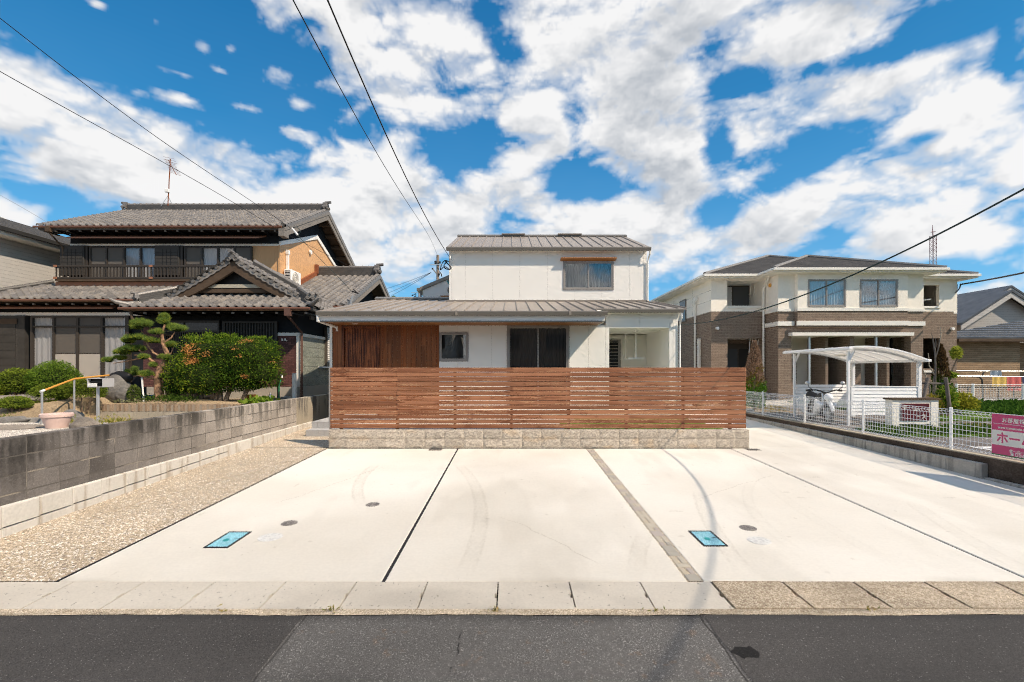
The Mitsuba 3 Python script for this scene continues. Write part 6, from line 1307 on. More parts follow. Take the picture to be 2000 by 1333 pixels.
flat_text('www.homemate.co.jp', .032, .09, .355 * Hs, f'{SG}__lettering'); flat_text('0566-2', .055, .33, .975 * Hs, f'{SG}__lettering')
ph = MB().add([(sxf - .0015, sy0 - q, sz1 - w) for q, w in ((.275, .91 * Hs), (.315, .91 * Hs), (.315, .97 * Hs), (.275, .97 * Hs))], [(0, 1, 2, 3)]); put(f'{SG}__phone_mark', ph, 'm_sign_white')
sm = MB(); u = .26
for g in ('ya', '-', 'ho', '-', 'su', '-'): strokes(u, .825 * Hs, .045, GL[g], .12, sm); u += .05
put(f'{SG}__lettering', sm, 'm_sign_white')

# ================================================================ apartment lot
mat('m_apt_asphalt', proc(lambda p, n, uv: mix((.10, .088, .080), (.165, .15, .14), fbm(p.x * 1.2, p.y * 1.2, 1)) * (.75 + .5 * noise(p.x * 60, p.y * 60, 1))), .9, .15)
kind(put('apartment_lot', MB().add([(7.476, -4, .40), (80, -4, .40), (80, 60, .40), (7.476, 60, .40)], [(0, 1, 2, 3)]), 'm_apt_asphalt'), 'structure')
kind(put('apartment_lot__line', MB().add([(8.1, 8.4, .404), (8.25, 8.4, .404), (8.25, 3.2, .404), (8.1, 3.2, .404)], [(0, 3, 2, 1)]), 'm_white'), 'structure')
kind(put('apartment_lot__line', MB().add([(8.25, 8.4, .4035), (8.25, 8.25, .4035), (14, 8.25, .4035), (14, 8.4, .4035)], [(0, 1, 2, 3)]), 'm_white'), 'structure')
mat('m_grass', proc(lambda p, n, uv: mix((.035, .075, .012), (.11, .17, .03), fbm(p.x * 4, p.y * 4, 3)) * (.7 + .6 * noise(p.x * 50, p.y * 50, 1))), .95, .1)
kind(put('grass_bed', BX(11.4, 30, 12.6, 19.6, .3, .47), 'm_grass'), 'structure'); kind(put('grass_bed', BX(7.9, 10.8, 9.6, 10.9, .3, .44), 'm_grass'), 'structure'); kind(put('grass_bed', BX(7.6, 9.0, 15.0, 20.0, .3, .43), 'm_soil'), 'structure')
kind(put('apartment_path', BX(9.2, 21, 17.6, 20.68, .3, .45), 'm_kerb'), 'structure')
def tufts(label, boxes, n, size, a, b, zb, asp=3.0, h=.12):
    P = np.vstack([np.c_[vg.uniform(x0, x1, n), vg.uniform(y0, y1, n), zb + h * vg.random(n)] for x0, x1, y0, y1 in boxes])
    V, F_, C = leaves(P, np.tile([0, 0, 1.], (len(P), 1)), size, colmix(len(P), a, b), asp=asp, jit=.6)
    k_ = put('ground_plants', (V, F_), 'm_leaf', color=C); labels[k_] = {'label': label, 'category': 'ground plants', 'kind': 'stuff'}
tufts('green ground cover in the bed under the red name plate', [(8.0, 10.7, 9.65, 10.85)], 2600, .09, (.03, .075, .012), (.12, .20, .03), .44)
tufts('dark green ground cover on the lawn bed at the right', [(14, 24, 13, 19)], 5200, .16, (.025, .07, .012), (.08, .16, .025), .47, 2.5)
tufts('dry yellow grass by the planting bed at the fence', [(8.3, 9.1, 15.2, 19.5), (10.1, 10.9, 9.7, 10.8)], 700, .12, (.20, .17, .05), (.42, .33, .10), .43, 4)
# ---- red name plate monument
NM = thing('name_plate_wall', 'pale monument wall with a dark red apartment name plate', 'name plate')
ny = 10.35; a, b = X_(1743, ny), X_(1833, ny)
put(f'{NM}__frame', MB().box(a, a + .14, ny, ny + .2, .40, 1.11).box(b - .16, b, ny, ny + .2, .40, 1.11).box(a + .141, b - .161, ny + .01, ny + .19, .58, 1.11), 'm_trim')
put(f'{NM}__cap', BX(a - .03, b + .03, ny - .03, ny + .23, 1.112, 1.15), 'm_dark_wood')
mat('m_plate_red', (.085, .012, .018), .35); put(f'{NM}__plate', BX(a + .19, b - .21, ny - .012, ny + .009, .66, 1.03), 'm_plate_red')
def wall_strokes(x0, z0, size, glyph, w, m):
    for st in glyph:
        for (p, q), (c, d) in zip(st[:-1], st[1:]):
            ln = math.hypot(c - p, d - q) or 1e-6; nx, nz = -(d - q) / ln * w / 2, (c - p) / ln * w / 2
            m.add([(x0 + size * s_, ny - .0135 - .00002 * len(m.v), z0 - size * t_) for s_, t_ in ((p + nx, q + nz), (c + nx, d + nz), (c - nx, d - nz), (p - nx, q - nz))], [(0, 1, 2), (0, 2, 3)])
m = MB()
for i, g in enumerate(('-', 'su')): wall_strokes(a + .50 + i * .12, .80, .105, GL[g], .12, m)
for i, g in enumerate(('o', 'ha', 'shi')): wall_strokes(a + .46 + i * .075, .92, .06, GL[g], .14, m)
wall_strokes(a + .235, .99, .10, [[(.2, 0), (.2, 1.2)], [(.2, .1), (.7, .1)], [(.2, .6), (.6, .6)]], .14, m)
put(f'{NM}__lettering', m, 'm_sign_white')
# ---- bicycle shelter
SH = thing('bike_shelter', 'white bicycle shelter with a curved translucent roof and slatted side panels', 'shelter')
hx_, lx_, ya_, yb_ = 8.16, 10.06, 11.45, 14.15
arc = [(hx_ + (lx_ - hx_) * t, 2.30 + .04 * math.sin(t * math.pi * .8) * 2 - .36 * t ** 1.7) for t in np.linspace(0, 1, 11)]
zz_ = lambda x: float(np.interp(x, [p[0] for p in arc], [p[1] for p in arc]))
scene['m_canopy'] = {'type': 'principledthin', 'base_color': rgb(.62, .60, .56), 'roughness': .4, 'diff_trans': 1.1, 'spec_trans': .0, 'eta': 1.4}
for i in range(6):
    y0, y1 = ya_ + (yb_ - ya_) * i / 6, ya_ + (yb_ - ya_) * (i + 1) / 6; m = MB()
    v = [(x, y, z + .03) for y in (y0 + .012, y1 - .012) for x, z in arc]; m.add(v, [(j, j + 1, 12 + j, 11 + j) for j in range(10)]); put(f'{SH}__roof_sheet', m, 'm_canopy', True)
for i in range(7):
    y = ya_ + (yb_ - ya_) * i / 6; w = .025 if i in (0, 6) else .008
    put(f'{SH}__roof_rib', MB().prism([(x, z + .036) for x, z in arc] + [(x, z - .0) for x, z in arc[::-1]], w, 'y', y - w / 2), 'm_white_metal')
put(f'{SH}__high_beam', BX(hx_ - .05, hx_ + .04, ya_ - .05, yb_ + .05, 2.25, 2.32, .01), 'm_white_metal'); put(f'{SH}__low_beam', BX(lx_ - .05, lx_ + .05, ya_ - .05, yb_ + .05, arc[-1][1] - .03, arc[-1][1] + .04, .01), 'm_white_metal')
for x, y in ((8.28, 11.66), (8.30, 13.92)):
    put(f'{SH}__post', BX(x - .03, x + .03, y - .03, y + .03, .38, 2.24, .006), 'm_white_metal')
    put(f'{SH}__arm', MB().tube([(x, y, 1.98)] + [(p, y, zz_(p) - .04) for p in np.linspace(x + .15, lx_, 8)], .035, 8), 'm_white_metal', 40)
for y in (11.66, 13.92): put(f'{SH}__post', BX(9.98, 10.06, y - .04, y + .04, .38, arc[-1][1] - .06, .006), 'm_white_metal')
put(f'{SH}__lamp', MB().lathe([(0, 2.13), (.13, 2.13), (.15, 2.17), (0, 2.2)], 8.75, 12.6, 20), 'm_trim', 40)
for k in range(8):
    z0 = .66 + k * .086
    put(f'{SH}__side_slat', MB().prism([(11.63, z0), (11.655, z0), (11.67, z0 + .074), (11.645, z0 + .074)], 1.60, 'x', 8.36), 'm_white_metal')
    put(f'{SH}__rear_slat', MB().prism([(13.93, z0), (13.955, z0), (13.97, z0 + .074), (13.945, z0 + .074)], 1.60, 'x', 8.36), 'm_white_metal')
    put(f'{SH}__long_slat', MB().prism([(10.00, z0), (10.025, z0), (10.04, z0 + .074), (10.015, z0 + .074)], 2.16, 'y', 11.71), 'm_white_metal')
put(f'{SH}__panel_frame', MB().box(8.325, 8.358, 11.62, 11.68, .63, 1.36), 'm_white_metal'); put(f'{SH}__panel_frame', BX(8.325, 9.97, 11.62, 11.68, 1.351, 1.37), 'm_white_metal'); put(f'{SH}__panel_frame', BX(9.962, 9.978, 11.62, 11.68, .63, 1.35), 'm_white_metal')
# ---- motorbike under the shelter
MBK = thing('motorbike', 'black and white motorbike with round mirrors parked under the bicycle shelter', 'motorbike')
RB, FB = np.array([8.22, 12.98, .66]), np.array([7.92, 11.86, .66])
dv = FB - RB; dv /= np.linalg.norm(dv); sd = np.array([dv[1], -dv[0], 0]); U3 = np.array([0, 0, 1.])
def pt3(a, s=0, z=0): return RB + dv * a + sd * s + U3 * (z - .70) * .88
LB = float(np.linalg.norm(FB - RB))
def wheel(c, r, w):
    k = K(f'{MBK}__wheel'); t_ = np.linspace(0, 2 * np.pi, 33)
    put(f'{k}__tyre', MB().tube([c + dv * (r - w / 2) * math.cos(u) + U3 * (r - w / 2) * math.sin(u) for u in t_], w / 2, 8), 'm_rubber', 50)
    m = MB().tube([c - sd * .06, c + sd * .06], .045, 10)
    for i in range(10): u = i * math.pi / 5; m.tube([c, c + dv * (r - w) * math.cos(u) + U3 * (r - w) * math.sin(u)], .008, 4)
    m.tube([c + dv * (r - w) * math.cos(u) + U3 * (r - w) * math.sin(u) for u in t_], .016, 6); put(f'{k}__rim', m, 'm_steel', 50)
wheel(pt3(0, 0, .70), .26, .10); wheel(pt3(LB, 0, .70), .26, .09)
mat('m_bike_white', (.72, .74, .76), .3, clearcoat=.6)
def blob(key, pts, m): put(key, trimesh_smooth(pts), m, True)
def trimesh_smooth(balls):
    h = trimesh.convex.convex_hull(np.vstack([trimesh.creation.icosphere(2, r).vertices * np.array([1, 1, 1]) + c for c, r in balls])); return h
blob(f'{MBK}__fuel_tank', [(pt3(.60, 0, 1.14), .10), (pt3(.82, 0, 1.17), .12), (pt3(.92, 0, 1.08), .08)], 'm_dark_metal')
blob(f'{MBK}__seat', [(pt3(-.12, 0, 1.20), .09), (pt3(.35, 0, 1.08), .12), (pt3(.60, 0, 1.06), .09)], 'm_rubber')
blob(f'{MBK}__tail', [(pt3(-.30, 0, 1.16), .06), (pt3(.1, 0, 1.06), .09)], 'm_dark_metal'); put(f'{MBK}__tail_light', trimesh_smooth([(pt3(-.37, 0, 1.14), .045), (pt3(-.33, 0, 1.12), .05)]), 'm_plate_red', True)
blob(f'{MBK}__engine', [(pt3(.45, 0, .74), .15), (pt3(.74, 0, .74), .14), (pt3(.64, 0, .92), .10)], 'm_dark_metal'); blob(f'{MBK}__side_fairing', [(pt3(.85, .17, 1.05), .05), (pt3(1.12, .15, .95), .06), (pt3(.75, .16, .66), .05)], 'm_bike_white'); blob(f'{MBK}__side_fairing', [(pt3(.85, -.17, 1.05), .05), (pt3(1.12, -.15, .95), .06), (pt3(.75, -.16, .66), .05)], 'm_bike_white')
blob(f'{MBK}__headlight', [(pt3(1.16, 0, 1.18), .10), (pt3(1.24, 0, 1.16), .08)], 'm_bike_white')
put(f'{MBK}__fork', MB().tube([pt3(1.02, .09, 1.28), pt3(LB, .09, .70)], .022, 8).tube([pt3(1.02, -.09, 1.28), pt3(LB, -.09, .70)], .022, 8), 'm_steel', 50)
put(f'{MBK}__front_fender', MB().tube([pt3(LB, 0, .70) + dv *   .30 * math.cos(u) + U3 * .30 * math.sin(u) for u in np.linspace(.3, 2.1, 10)], .045, 8), 'm_bike_white', 50)
put(f'{MBK}__handlebar', MB().tube([pt3(.86, .40, 1.36), pt3(1.0, .22, 1.38), pt3(1.03, 0, 1.30), pt3(1.0, -.22, 1.38), pt3(.86, -.40, 1.36)], .017, 8).tube([pt3(.86, .40, 1.36), pt3(.93, .30, 1.37)], .026, 8).tube([pt3(.86, -.40, 1.36), pt3(.93, -.30, 1.37)], .026, 8), 'm_rubber', 50)
for s in (.34, -.34):
    k = K(f'{MBK}__mirror'); put(f'{k}__stem', MB().tube([pt3(.96, s * .8, 1.37), pt3(.96, s * 1.1, 1.46), pt3(.95, s * 1.15, 1.55)], .009, 5), 'm_rubber'); put(f'{k}__head', trimesh_smooth([(pt3(.95, s * 1.15, 1.58), .052), (pt3(.93, s * 1.17, 1.58), .050)]), 'm_steel', True)
put(f'{MBK}__exhaust', MB().tube([pt3(.75, .14, .62), pt3(.3, .17, .60), pt3(-.25, .19, .72)], [.025, .05, .06], 10), 'm_steel', 50)
put(f'{MBK}__swingarm', MB().tube([pt3(.42, .08, .72), pt3(0, .08, .70)], .03, 6).tube([pt3(.42, -.08, .72), pt3(0, -.08, .70)], .03, 6).tube([pt3(.10, 0, .85), pt3(.30, 0, 1.02)], .04, 8), 'm_dark_metal')

# ================================================================ apartment building
AP = tag('apartment_building', 'two storey apartment house, white above and brown brick below, behind the bicycle shelter', 'building'); K('apartment_building')
def f_aptbrick(p, n, uv):
    s = dr.select(dr.abs(n.x) > .5, p.y, p.x); ro = dr.floor(p.z / .0733); q = s / .28 + .5 * (ro - 2 * dr.floor(ro / 2)); jx = dr.abs(q - dr.floor(q) - .5); jz = dr.abs(p.z / .0733 - ro - .5); r = cell_rand(ro, dr.floor(q), 4)
    c = mix((.185, .135, .105), (.30, .235, .185), .5 * r + .5 * noise(s * 22, p.z * 22, 1))
    return mix(c, mi.Color3f(.085, .062, .05), dr.maximum(smoothstep(.37, .45, jz), .7 * smoothstep(.465, .49, jx)))
mat('m_apt_brick', proc(f_aptbrick), .8, .2)
mat('m_apt_white', proc(lambda p, n, uv: mi.Color3f(.82, .775, .70) * (.96 + .06 * noise(p.x * 20 + p.y * 20, p.z * 20, 1))), .8, .2)
mat('m_apt_trim', (.74, .72, .67), .5)
mat('m_shingle', proc(lambda p, n, uv: mix((.030, .030, .031), (.058, .056, .055), fbm(p.x * 2, p.y * 2, p.z * 6)) * (.75 + .5 * cell_rand(dr.floor(p.x * 5), dr.floor(p.y * 5), dr.floor(p.z * 18)))), .85, .2)
mat('m_hipcap', (.20, .195, .19), .6)
yA, yP, yB = 21.83, 20.70, 20.50
xL, xPl, xPr, xR = 9.18, 520 / 925 * yP, X_(1803, yP), 20.5
zW, zE = 4.47, 6.0                     # where white begins on the recessed front; soffit
ground_ = .38
def pxbox(key, pa, pb, ya_, yb_, Y, d0, d1, m): return put(key, BX(X_(pa, Y), X_(pb, Y), Y + d0, Y + d1, Z_(yb_, Y), Z_(ya_, Y)), m)
# side wall
put(f'{AP}__side_wall', BX(xL, xL + .15, yA, 36, ground_, zW), 'm_apt_brick'); put(f'{AP}__side_wall', BX(xL - .01, xL + .15, yA - .01, 36, zW + .001, zE), 'm_apt_white')
put(f'{AP}__side_wall', BX(xR - .15, xR, yA, 36, ground_, zW - .1), 'm_apt_brick'); put(f'{AP}__side_wall', BX(xR - .15, xR + .01, yA - .01, 36, zW - .099, zE), 'm_apt_white')
put(f'{AP}__core', BX(xL + .2, xR - .2, yA + 2.2, 35.9, ground_, zE), 'm_inside')
# recessed left front with balcony above, terrace below
def front(yy, x0, x1, openings, zsplit, key):
    """brick below zsplit, white above, around openings (x0,x1,z0,z1)"""
    xs = sorted({x0, x1, *[o[0] for o in openings], *[o[1] for o in openings]})
    for a, b in zip(xs[:-1], xs[1:]):
        spans = [(ground_, zE)]
        for o in openings:
            if o[0] < (a + b) / 2 < o[1]: spans = [q for s, e in spans for q in ((s, min(e, o[2])), (max(s, o[3]), e)) if q[1] - q[0] > .01]
        for s, e in spans:
            if s < zsplit: put(f'{key}', BX(a, b, yy, yy + .15, s, min(e, zsplit)), 'm_apt_brick')
            if e > zsplit: put(f'{key}', BX(a, b, yy - .01, yy + .15, max(s, zsplit + .001), e), 'm_apt_white')
A = lambda p: X_(p, yA); ZA = lambda q: Z_(q, yA)
front(yA, xL, xPl + .6, [(A(1420), A(1494), ZA(599), ZA(548)), (A(1421), A(1491), ZA(781), ZA(661))], zW, f'{AP}__front_wall')
put(f'{AP}__balcony__sill', BX(A(1420.5), A(1493), yA - .06, yA + .16, ZA(603), ZA(598)), 'm_apt_trim')
put(f'{AP}__balcony__back_wall', BX(A(1415), A(1500), yA + 1.5, yA + 1.6, ZA(603), zE), 'm_apt_white'); put(f'{AP}__balcony__side_wall', BX(A(1420) - .12, A(1420) - .002, yA + .151, yA + 1.5, ZA(603), zE), 'm_apt_white'); put(f'{AP}__balcony__side_wall', BX(A(1494) + .002, A(1494) + .1, yA + .151, yA + 1.5, ZA(603), zE), 'm_apt_white')
put(f'{AP}__balcony__floor', BX(A(1415), A(1500), yA + .151, yA + 1.5, ZA(612), ZA(603.5)), 'm_apt_trim'); put(f'{AP}__balcony__ceiling', BX(A(1415), A(1500), yA + .151, yA + 1.5, ZA(547.5), ZA(545)), 'm_apt_trim')
wb = yA + 1.45; put(f'{AP}__balcony__door__frame', BX(X_(1412, wb), X_(1467, wb), wb, wb + .04, ZA(612), Z_(559, wb)), 'm_alu_dark')
put(f'{AP}__balcony__door__pane', BX(X_(1431, wb), X_(1463, wb), wb - .02, wb - .001, ZA(610), Z_(561, wb)), 'm_curtain_grey'); put(f'{AP}__balcony__door__curtain', BX(X_(1412, wb), X_(1429, wb), wb - .02, wb - .001, ZA(610), Z_(561, wb)), 'm_curtain')
m = MB()
for px in (1466, 1474): m.tube([(X_(px, yA + .9), yA + .9, zE - .02), (X_(px, yA + .9), yA + .9, zE - .55), (X_(px - 4, yA + .9), yA + .85, zE - .62)], .02, 5)
put(f'{AP}__balcony__drying_hook', m, 'm_white')
put(f'{AP}__terrace__back_wall', BX(A(1415), A(1500), yA + 1.5, yA + 1.6, ground_, ZA(658)), 'm_apt_brick'); put(f'{AP}__terrace__ceiling', BX(A(1415), A(1500), yA + .151, yA + 1.5, ZA(660), ZA(658)), 'm_apt_trim')
put(f'{AP}__terrace__door__frame', BX(X_(1408, wb), X_(1466, wb), wb, wb + .04, ground_, Z_(672, wb)), 'm_alu_dark'); put(f'{AP}__terrace__door__pane', BX(X_(1420, wb), X_(1440, wb), wb - .02, wb - .001, ground_, Z_(682, wb)), 'm_curtain_grey'); put(f'{AP}__terrace__door__pane', BX(X_(1443, wb), X_(1462, wb), wb - .02, wb - .001, ground_, Z_(682, wb)), 'm_screen_dark')
put(f'{AP}__terrace__side_wall', BX(A(1491) + .002, A(1491) + .1, yA + .151, yA + 1.5, ground_, ZA(660)), 'm_apt_brick'); put(f'{AP}__terrace__side_wall', BX(A(1421) - .1, A(1421) - .002, yA + .151, yA + 1.5, ground_, ZA(660)), 'm_apt_brick')
m = MB()
for px in (1465, 1470, 1476, 1481): m.tube([(X_(px, yA + .4), yA + .4, ZA(662)), (X_(px - 2, yA + .4), yA + .4, ZA(690))], .018, 5)
put(f'{AP}__terrace__drying_hook', m, 'm_white')
# projecting middle block
put(f'{AP}__return_wall', BX(xPl, xPl + .15, yP, yA + .16, ground_, 4.05), 'm_apt_brick'); put(f'{AP}__return_wall', BX(xPl - .012, xPl + .15, yP - .012, yA + .16, 4.33, zE), 'm_apt_white')
put(f'{AP}__return_wall', BX(xPl, xPl + .15, yP, yA + .16, 4.051, 4.329), 'm_apt_brick'); put(f'{AP}__return_wall', BX(xPr - .15, xPr, yP + .0, yA + .16, ground_, 4.33), 'm_apt_brick'); put(f'{AP}__return_wall', BX(xPr - .15, xPr + .012, yP - .012, yA + .16, 4.331, zE), 'm_apt_white')
Pz = lambda q: Z_(q, yP); Px = lambda q: X_(q, yP)
zt1, zt0 = Pz(609), Pz(603.5); zb1, zb0 = Pz(628.5), Pz(637)
bx0_, bx1_ = X_(1558, yB), X_(1773, yB)
put(f'{AP}__middle_wall', BX(xPl + .151, xPr - .151, yP, yP + .15, Pz(650), zt1), 'm_apt_brick')
for a, b in ((xPl + .151, bx0_), (bx1_, xPr - .151)): put(f'{AP}__middle_wall', BX(a, b, yP - .011, yP + .15, zt1 + .001, zE), 'm_apt_white')
put(f'{AP}__bay_wall', BX(bx0_, bx1_, yB, yP - .002, Pz(640), zt1), 'm_apt_brick')
w1 = [X_(q, yB) for q in (1578, 1652)]; w2 = [X_(q, yB) for q in (1679.5, 1753.5)]; wz0_, wz1_ = Z_(600, yB), Z_(546, yB)
for a, b, c, d in ((bx0_, bx1_, zt1 + .001, wz0_), (bx0_, bx1_, wz1_, zE), (bx0_, w1[0], wz0_, wz1_), (w1[1], w2[0], wz0_, wz1_), (w2[1], bx1_, wz0_, wz1_)): put(f'{AP}__bay_wall', BX(a, b, yB, yP + .1, c + (.001 if c == wz0_ else 0), d), 'm_apt_white')
put(f'{AP}__trim_band', BX(bx0_ - .03, bx1_ + .03, yB - .04, yB - .001, zt1, zt0), 'm_apt_trim'); put(f'{AP}__trim_band', BX(bx0_ - .06, bx1_ + .06, yB - .07, yB - .001, zb0, zb1), 'm_apt_trim')
for a, b in ((xPl - .04, bx0_ - .062), (bx1_ + .062, xPr + .04)): put(f'{AP}__trim_band', BX(a, b, yP - .06, yP - .013, zt1, zt0), 'm_apt_trim'); put(f'{AP}__trim_band', BX(a, b, yP - .07, yP - .013, zb0, zb1), 'm_apt_trim')
put(f'{AP}__trim_band', BX(xPl - .06, xPl - .013, yP - .05, yA - .02, zt1, zt0), 'm_apt_trim'); put(f'{AP}__trim_band', BX(xPl - .06, xPl - .013, yP - .07, yA - .02, zb0, zb1), 'm_apt_trim')
for (a, b) in (w1, w2):
    k = K(f'{AP}__window'); sliding_window(k, a, b, wz0_, wz1_, yB, .05, .06, curtain='m_curtain_old', hang=.06)
put(f'{AP}__wall_vent', MB().tube([(xPl - .02, 21.3, Pz(553)), (xPl - .06, 21.3, Pz(553))], .09, 12), 'm_orange', 40)
# ground floor porches
px_p = [1520, 1546, 1660, 1668.5, 1779, 1803]
zl = Pz(656.5)
put(f'{AP}__porch_beam', BX(X_(1545, yB), X_(1781, yB), yB - .12, yP + .1, Z_(656.5, yB), Z_(650, yB)), 'm_apt_trim')
put(f'{AP}__pier', BX(xPl + .151, Px(1546), yP, yP + .35, ground_, Pz(650.1)), 'm_apt_brick'); put(f'{AP}__pier', BX(Px(1660), Px(1668.5), yP, yP + 1.75, ground_, zl), 'm_apt_brick'); put(f'{AP}__pier', BX(Px(1779), xPr - .151, yP, yP + .35, ground_, Pz(650.1)), 'm_apt_brick')
yb2 = yP + 1.75
put(f'{AP}__porch__back_wall', BX(xPl + .2, xPr - .2, yb2, yb2 + .1, ground_, zl + .1), 'm_apt_white'); put(f'{AP}__porch__ceiling', BX(xPl + .2, xPr - .2, yP + .151, yb2, zl, zl + .05), 'm_apt_trim')
put(f'{AP}__porch__floor', BX(xPl + .2, xPr - .2, yP, yb2, .3, .50), 'm_kerb')
mat('m_door_black', (.02, .017, .016), .35)
for i, (pa, pb, wa, wb_) in enumerate(((1588, 1611, 1624, 1658), (1719, 1739, 1746, 1777))):
    k = K(f'{AP}__porch__door'); q = lambda p: X_(p, yb2)
    put(k, BX(q(pa), q(pb), yb2 - .05, yb2 - .002, .5, Z_(681, yb2)), 'm_door_black')
    put(f'{AP}__porch__partition', BX(Px(wa), Px(wa) + .12, yP + .4, yb2 - .06, .5, zl), 'm_apt_brick')
    put(f'{AP}__porch__post', BX(Px(pa - 7), Px(pa - 3.6), yP + .05, yP + .13, .5, zl), 'm_steel'); put(f'{AP}__porch__post', BX(q(pb) + .02, q(pb) + .13, yb2 - .06, yb2 - .002, .5, Z_(681, yb2)), 'm_apt_trim')
    put(f'{AP}__porch__panel', BX(Px(pa - 40) if i == 0 else Px(pa - 33), Px(pa - 8), yP + .9, yP + .95, .5, Pz(700)), 'm_apt_brick')
# right recessed front
zr_ = ZA(610)
Rx = lambda q: X_(q, yA)
front(yA, xPr - .3, xR, [(Rx(1800), Rx(1834), ZA(599), ZA(557)), (Rx(1803), Rx(1836), ZA(720), ZA(661))], zr_ + .02, f'{AP}__front_wall')
put(f'{AP}__right_sill', BX(Rx(1799), Rx(1836), yA - .06, yA + .16, ZA(602.5), ZA(598.5)), 'm_apt_trim'); put(f'{AP}__right_sill', BX(Rx(1802), Rx(1828), yA - .06, yA + .16, ZA(728), ZA(723.5)), 'm_apt_trim')
for z0, z1, mm_ in ((ZA(604), zE, 'm_apt_brick'), (ZA(735), ZA(655), 'm_inside')): put(f'{AP}__right_recess', BX(Rx(1785), Rx(1850), yA + 1.3, yA + 1.4, z0, z1), mm_)
put(f'{AP}__right_recess__fan_unit', MB().box(Rx(1797), Rx(1812), yA + .7, yA + 1.0, ZA(590), ZA(562)), 'm_white'); put(f'{AP}__right_recess__pole', MB().tube([(Rx(1798), yA + .3, ZA(586)), (Rx(1822), yA + .1, ZA(584.5))], .03, 6), 'm_white')
# eaves and hip roofs
def hip(key, x0, x1, y0, y1, ze, sl, yback):
    t_ = (x1 - x0) / 2; xm = (x0 + x1) / 2; zr = ze + sl * t_; ya = y0 + t_
    put(f'{key}__front_slope', MB().add([(x0, y0, ze), (x1, y0, ze), (xm, ya, zr)], [(0, 1, 2)]), 'm_shingle')
    put(f'{key}__left_slope', MB().add([(x0, y0, ze), (xm, ya, zr), (xm, yback, zr), (x0, yback, ze)], [(0, 1, 2, 3)]), 'm_shingle'); put(f'{key}__right_slope', MB().add([(x1, y0, ze), (x1, yback, ze), (xm, yback, zr), (xm, ya, zr)], [(0, 1, 2, 3)]), 'm_shingle')
    for x in (x0, x1): put(f'{key}__hip_cap', MB().tube([(x, y0, ze + .01), (xm, ya, zr + .02)], .085, 6), 'm_hipcap', 40)
    put(f'{key}__ridge_cap', MB().tube([(xm, ya, zr + .02), (xm, yback, zr + .02)], .085, 6), 'm_hipcap', 40)
    put(f'{key}__fascia', MB().box(x0, x1, y0 - .002, y0 + .03, ze - .17, ze - .015).box(x0 - .002, x0 + .03, y0 + .031, yback, ze - .17, ze - .015).box(x1 - .03, x1 + .002, y0 + .031, yback, ze - .17, ze - .015), 'm_apt_trim')
    put(f'{key}__gutter', MB().box(x0 - .06, x1 + .06, y0 - .10, y0 - .004, ze - .12, ze - .01, .012).box(x0 - .10, x0 - .004, y0, yback, ze - .12, ze - .01, .012), 'm_apt_trim')
hip(f'{AP}__main_roof', xL - .5, xR + .5, yA - .5, 36, 6.10, .37, 37)
hip(f'{AP}__middle_roof', xPl - .5, xPr + .5, yB - .38, 26, 6.12, .37, 26)
put(f'{AP}__soffit', MB().box(xL - .48, xPl - .001, yA - .46, 36.5, 5.94, 5.96).box(xPl - .48, xPr + .48, yB - .34, yA - .0, 5.945, 5.965).box(xPr + .0, xR + .48, yA - .46, 36.5, 5.94, 5.96), 'm_apt_trim')
for px, Yp in ((1494, 21.2),): x = xPl - .12; put(f'{AP}__downpipe', MB().tube([(x, yA - .62, 6.0), (x, yA - .5, 5.8), (x, yA - .14, 5.5), (x, yA - .12, ground_)], .045, 8), 'm_apt_trim', 40)
xd = xL - .09; yd = 9.09 * 925 / 357.5; put(f'{AP}__downpipe', MB().tube([(xd, yd, ground_), (xd, yd, 5.05), (xd - .0, yd - .25, 5.22), (xd, yd - .25, 5.36)], .055, 8), 'm_apt_trim', 40); put(f'{AP}__duct', BX(xL - .14, xL - .02, yd - .55, yd - .42, ground_, 3.3), 'm_apt_trim')
ws = [9.18 * 925 / q for q in (341, 329)]; k = K(f'{AP}__side_window'); put(f'{k}__frame', BX(xL - .05, xL - .011, ws[0], ws[1], 4.35, 5.52), 'm_alu_dark'); put(f'{k}__pane', BX(xL - .056, xL - .051, ws[0] + .08, ws[1] - .08, 4.43, 5.44), 'm_dark_glass')
yl_ = 9.1 * 925 / 298; put(f'{AP}__wall_lamp', BX(xL - .22, xL - .012, yl_ - .1, yl_ + .1, 5.45, 5.72, .02), 'm_dark_metal')
for q in (A(1400), Rx(1858)): put(f'{AP}__wall_light', MB().tube([(q, yA - .005, Z_(642 if q < 12 else 643, yA)), (q, yA - .12, Z_(642 if q < 12 else 643, yA))], .07, 12), 'm_white', 40)
put(f'{AP}__cable_box', BX(xR + .012, xR + .14, yA + .1, yA + .3, 5.5, 5.75), 'm_dark_metal')
# siding joints as thin recessed strips of shade are left to the panels themselves: a second panel course on the side wall
for z in (4.98, 5.45): put(f'{AP}__panel_joint', BX(xL - .0125, xL - .009, yA, 36, z, z + .008), 'm_inside')
for y in (24.0, 26.8): put(f'{AP}__panel_joint', BX(xL - .0125, xL - .009, y, y + .012, zW + .01, 5.9), 'm_inside')

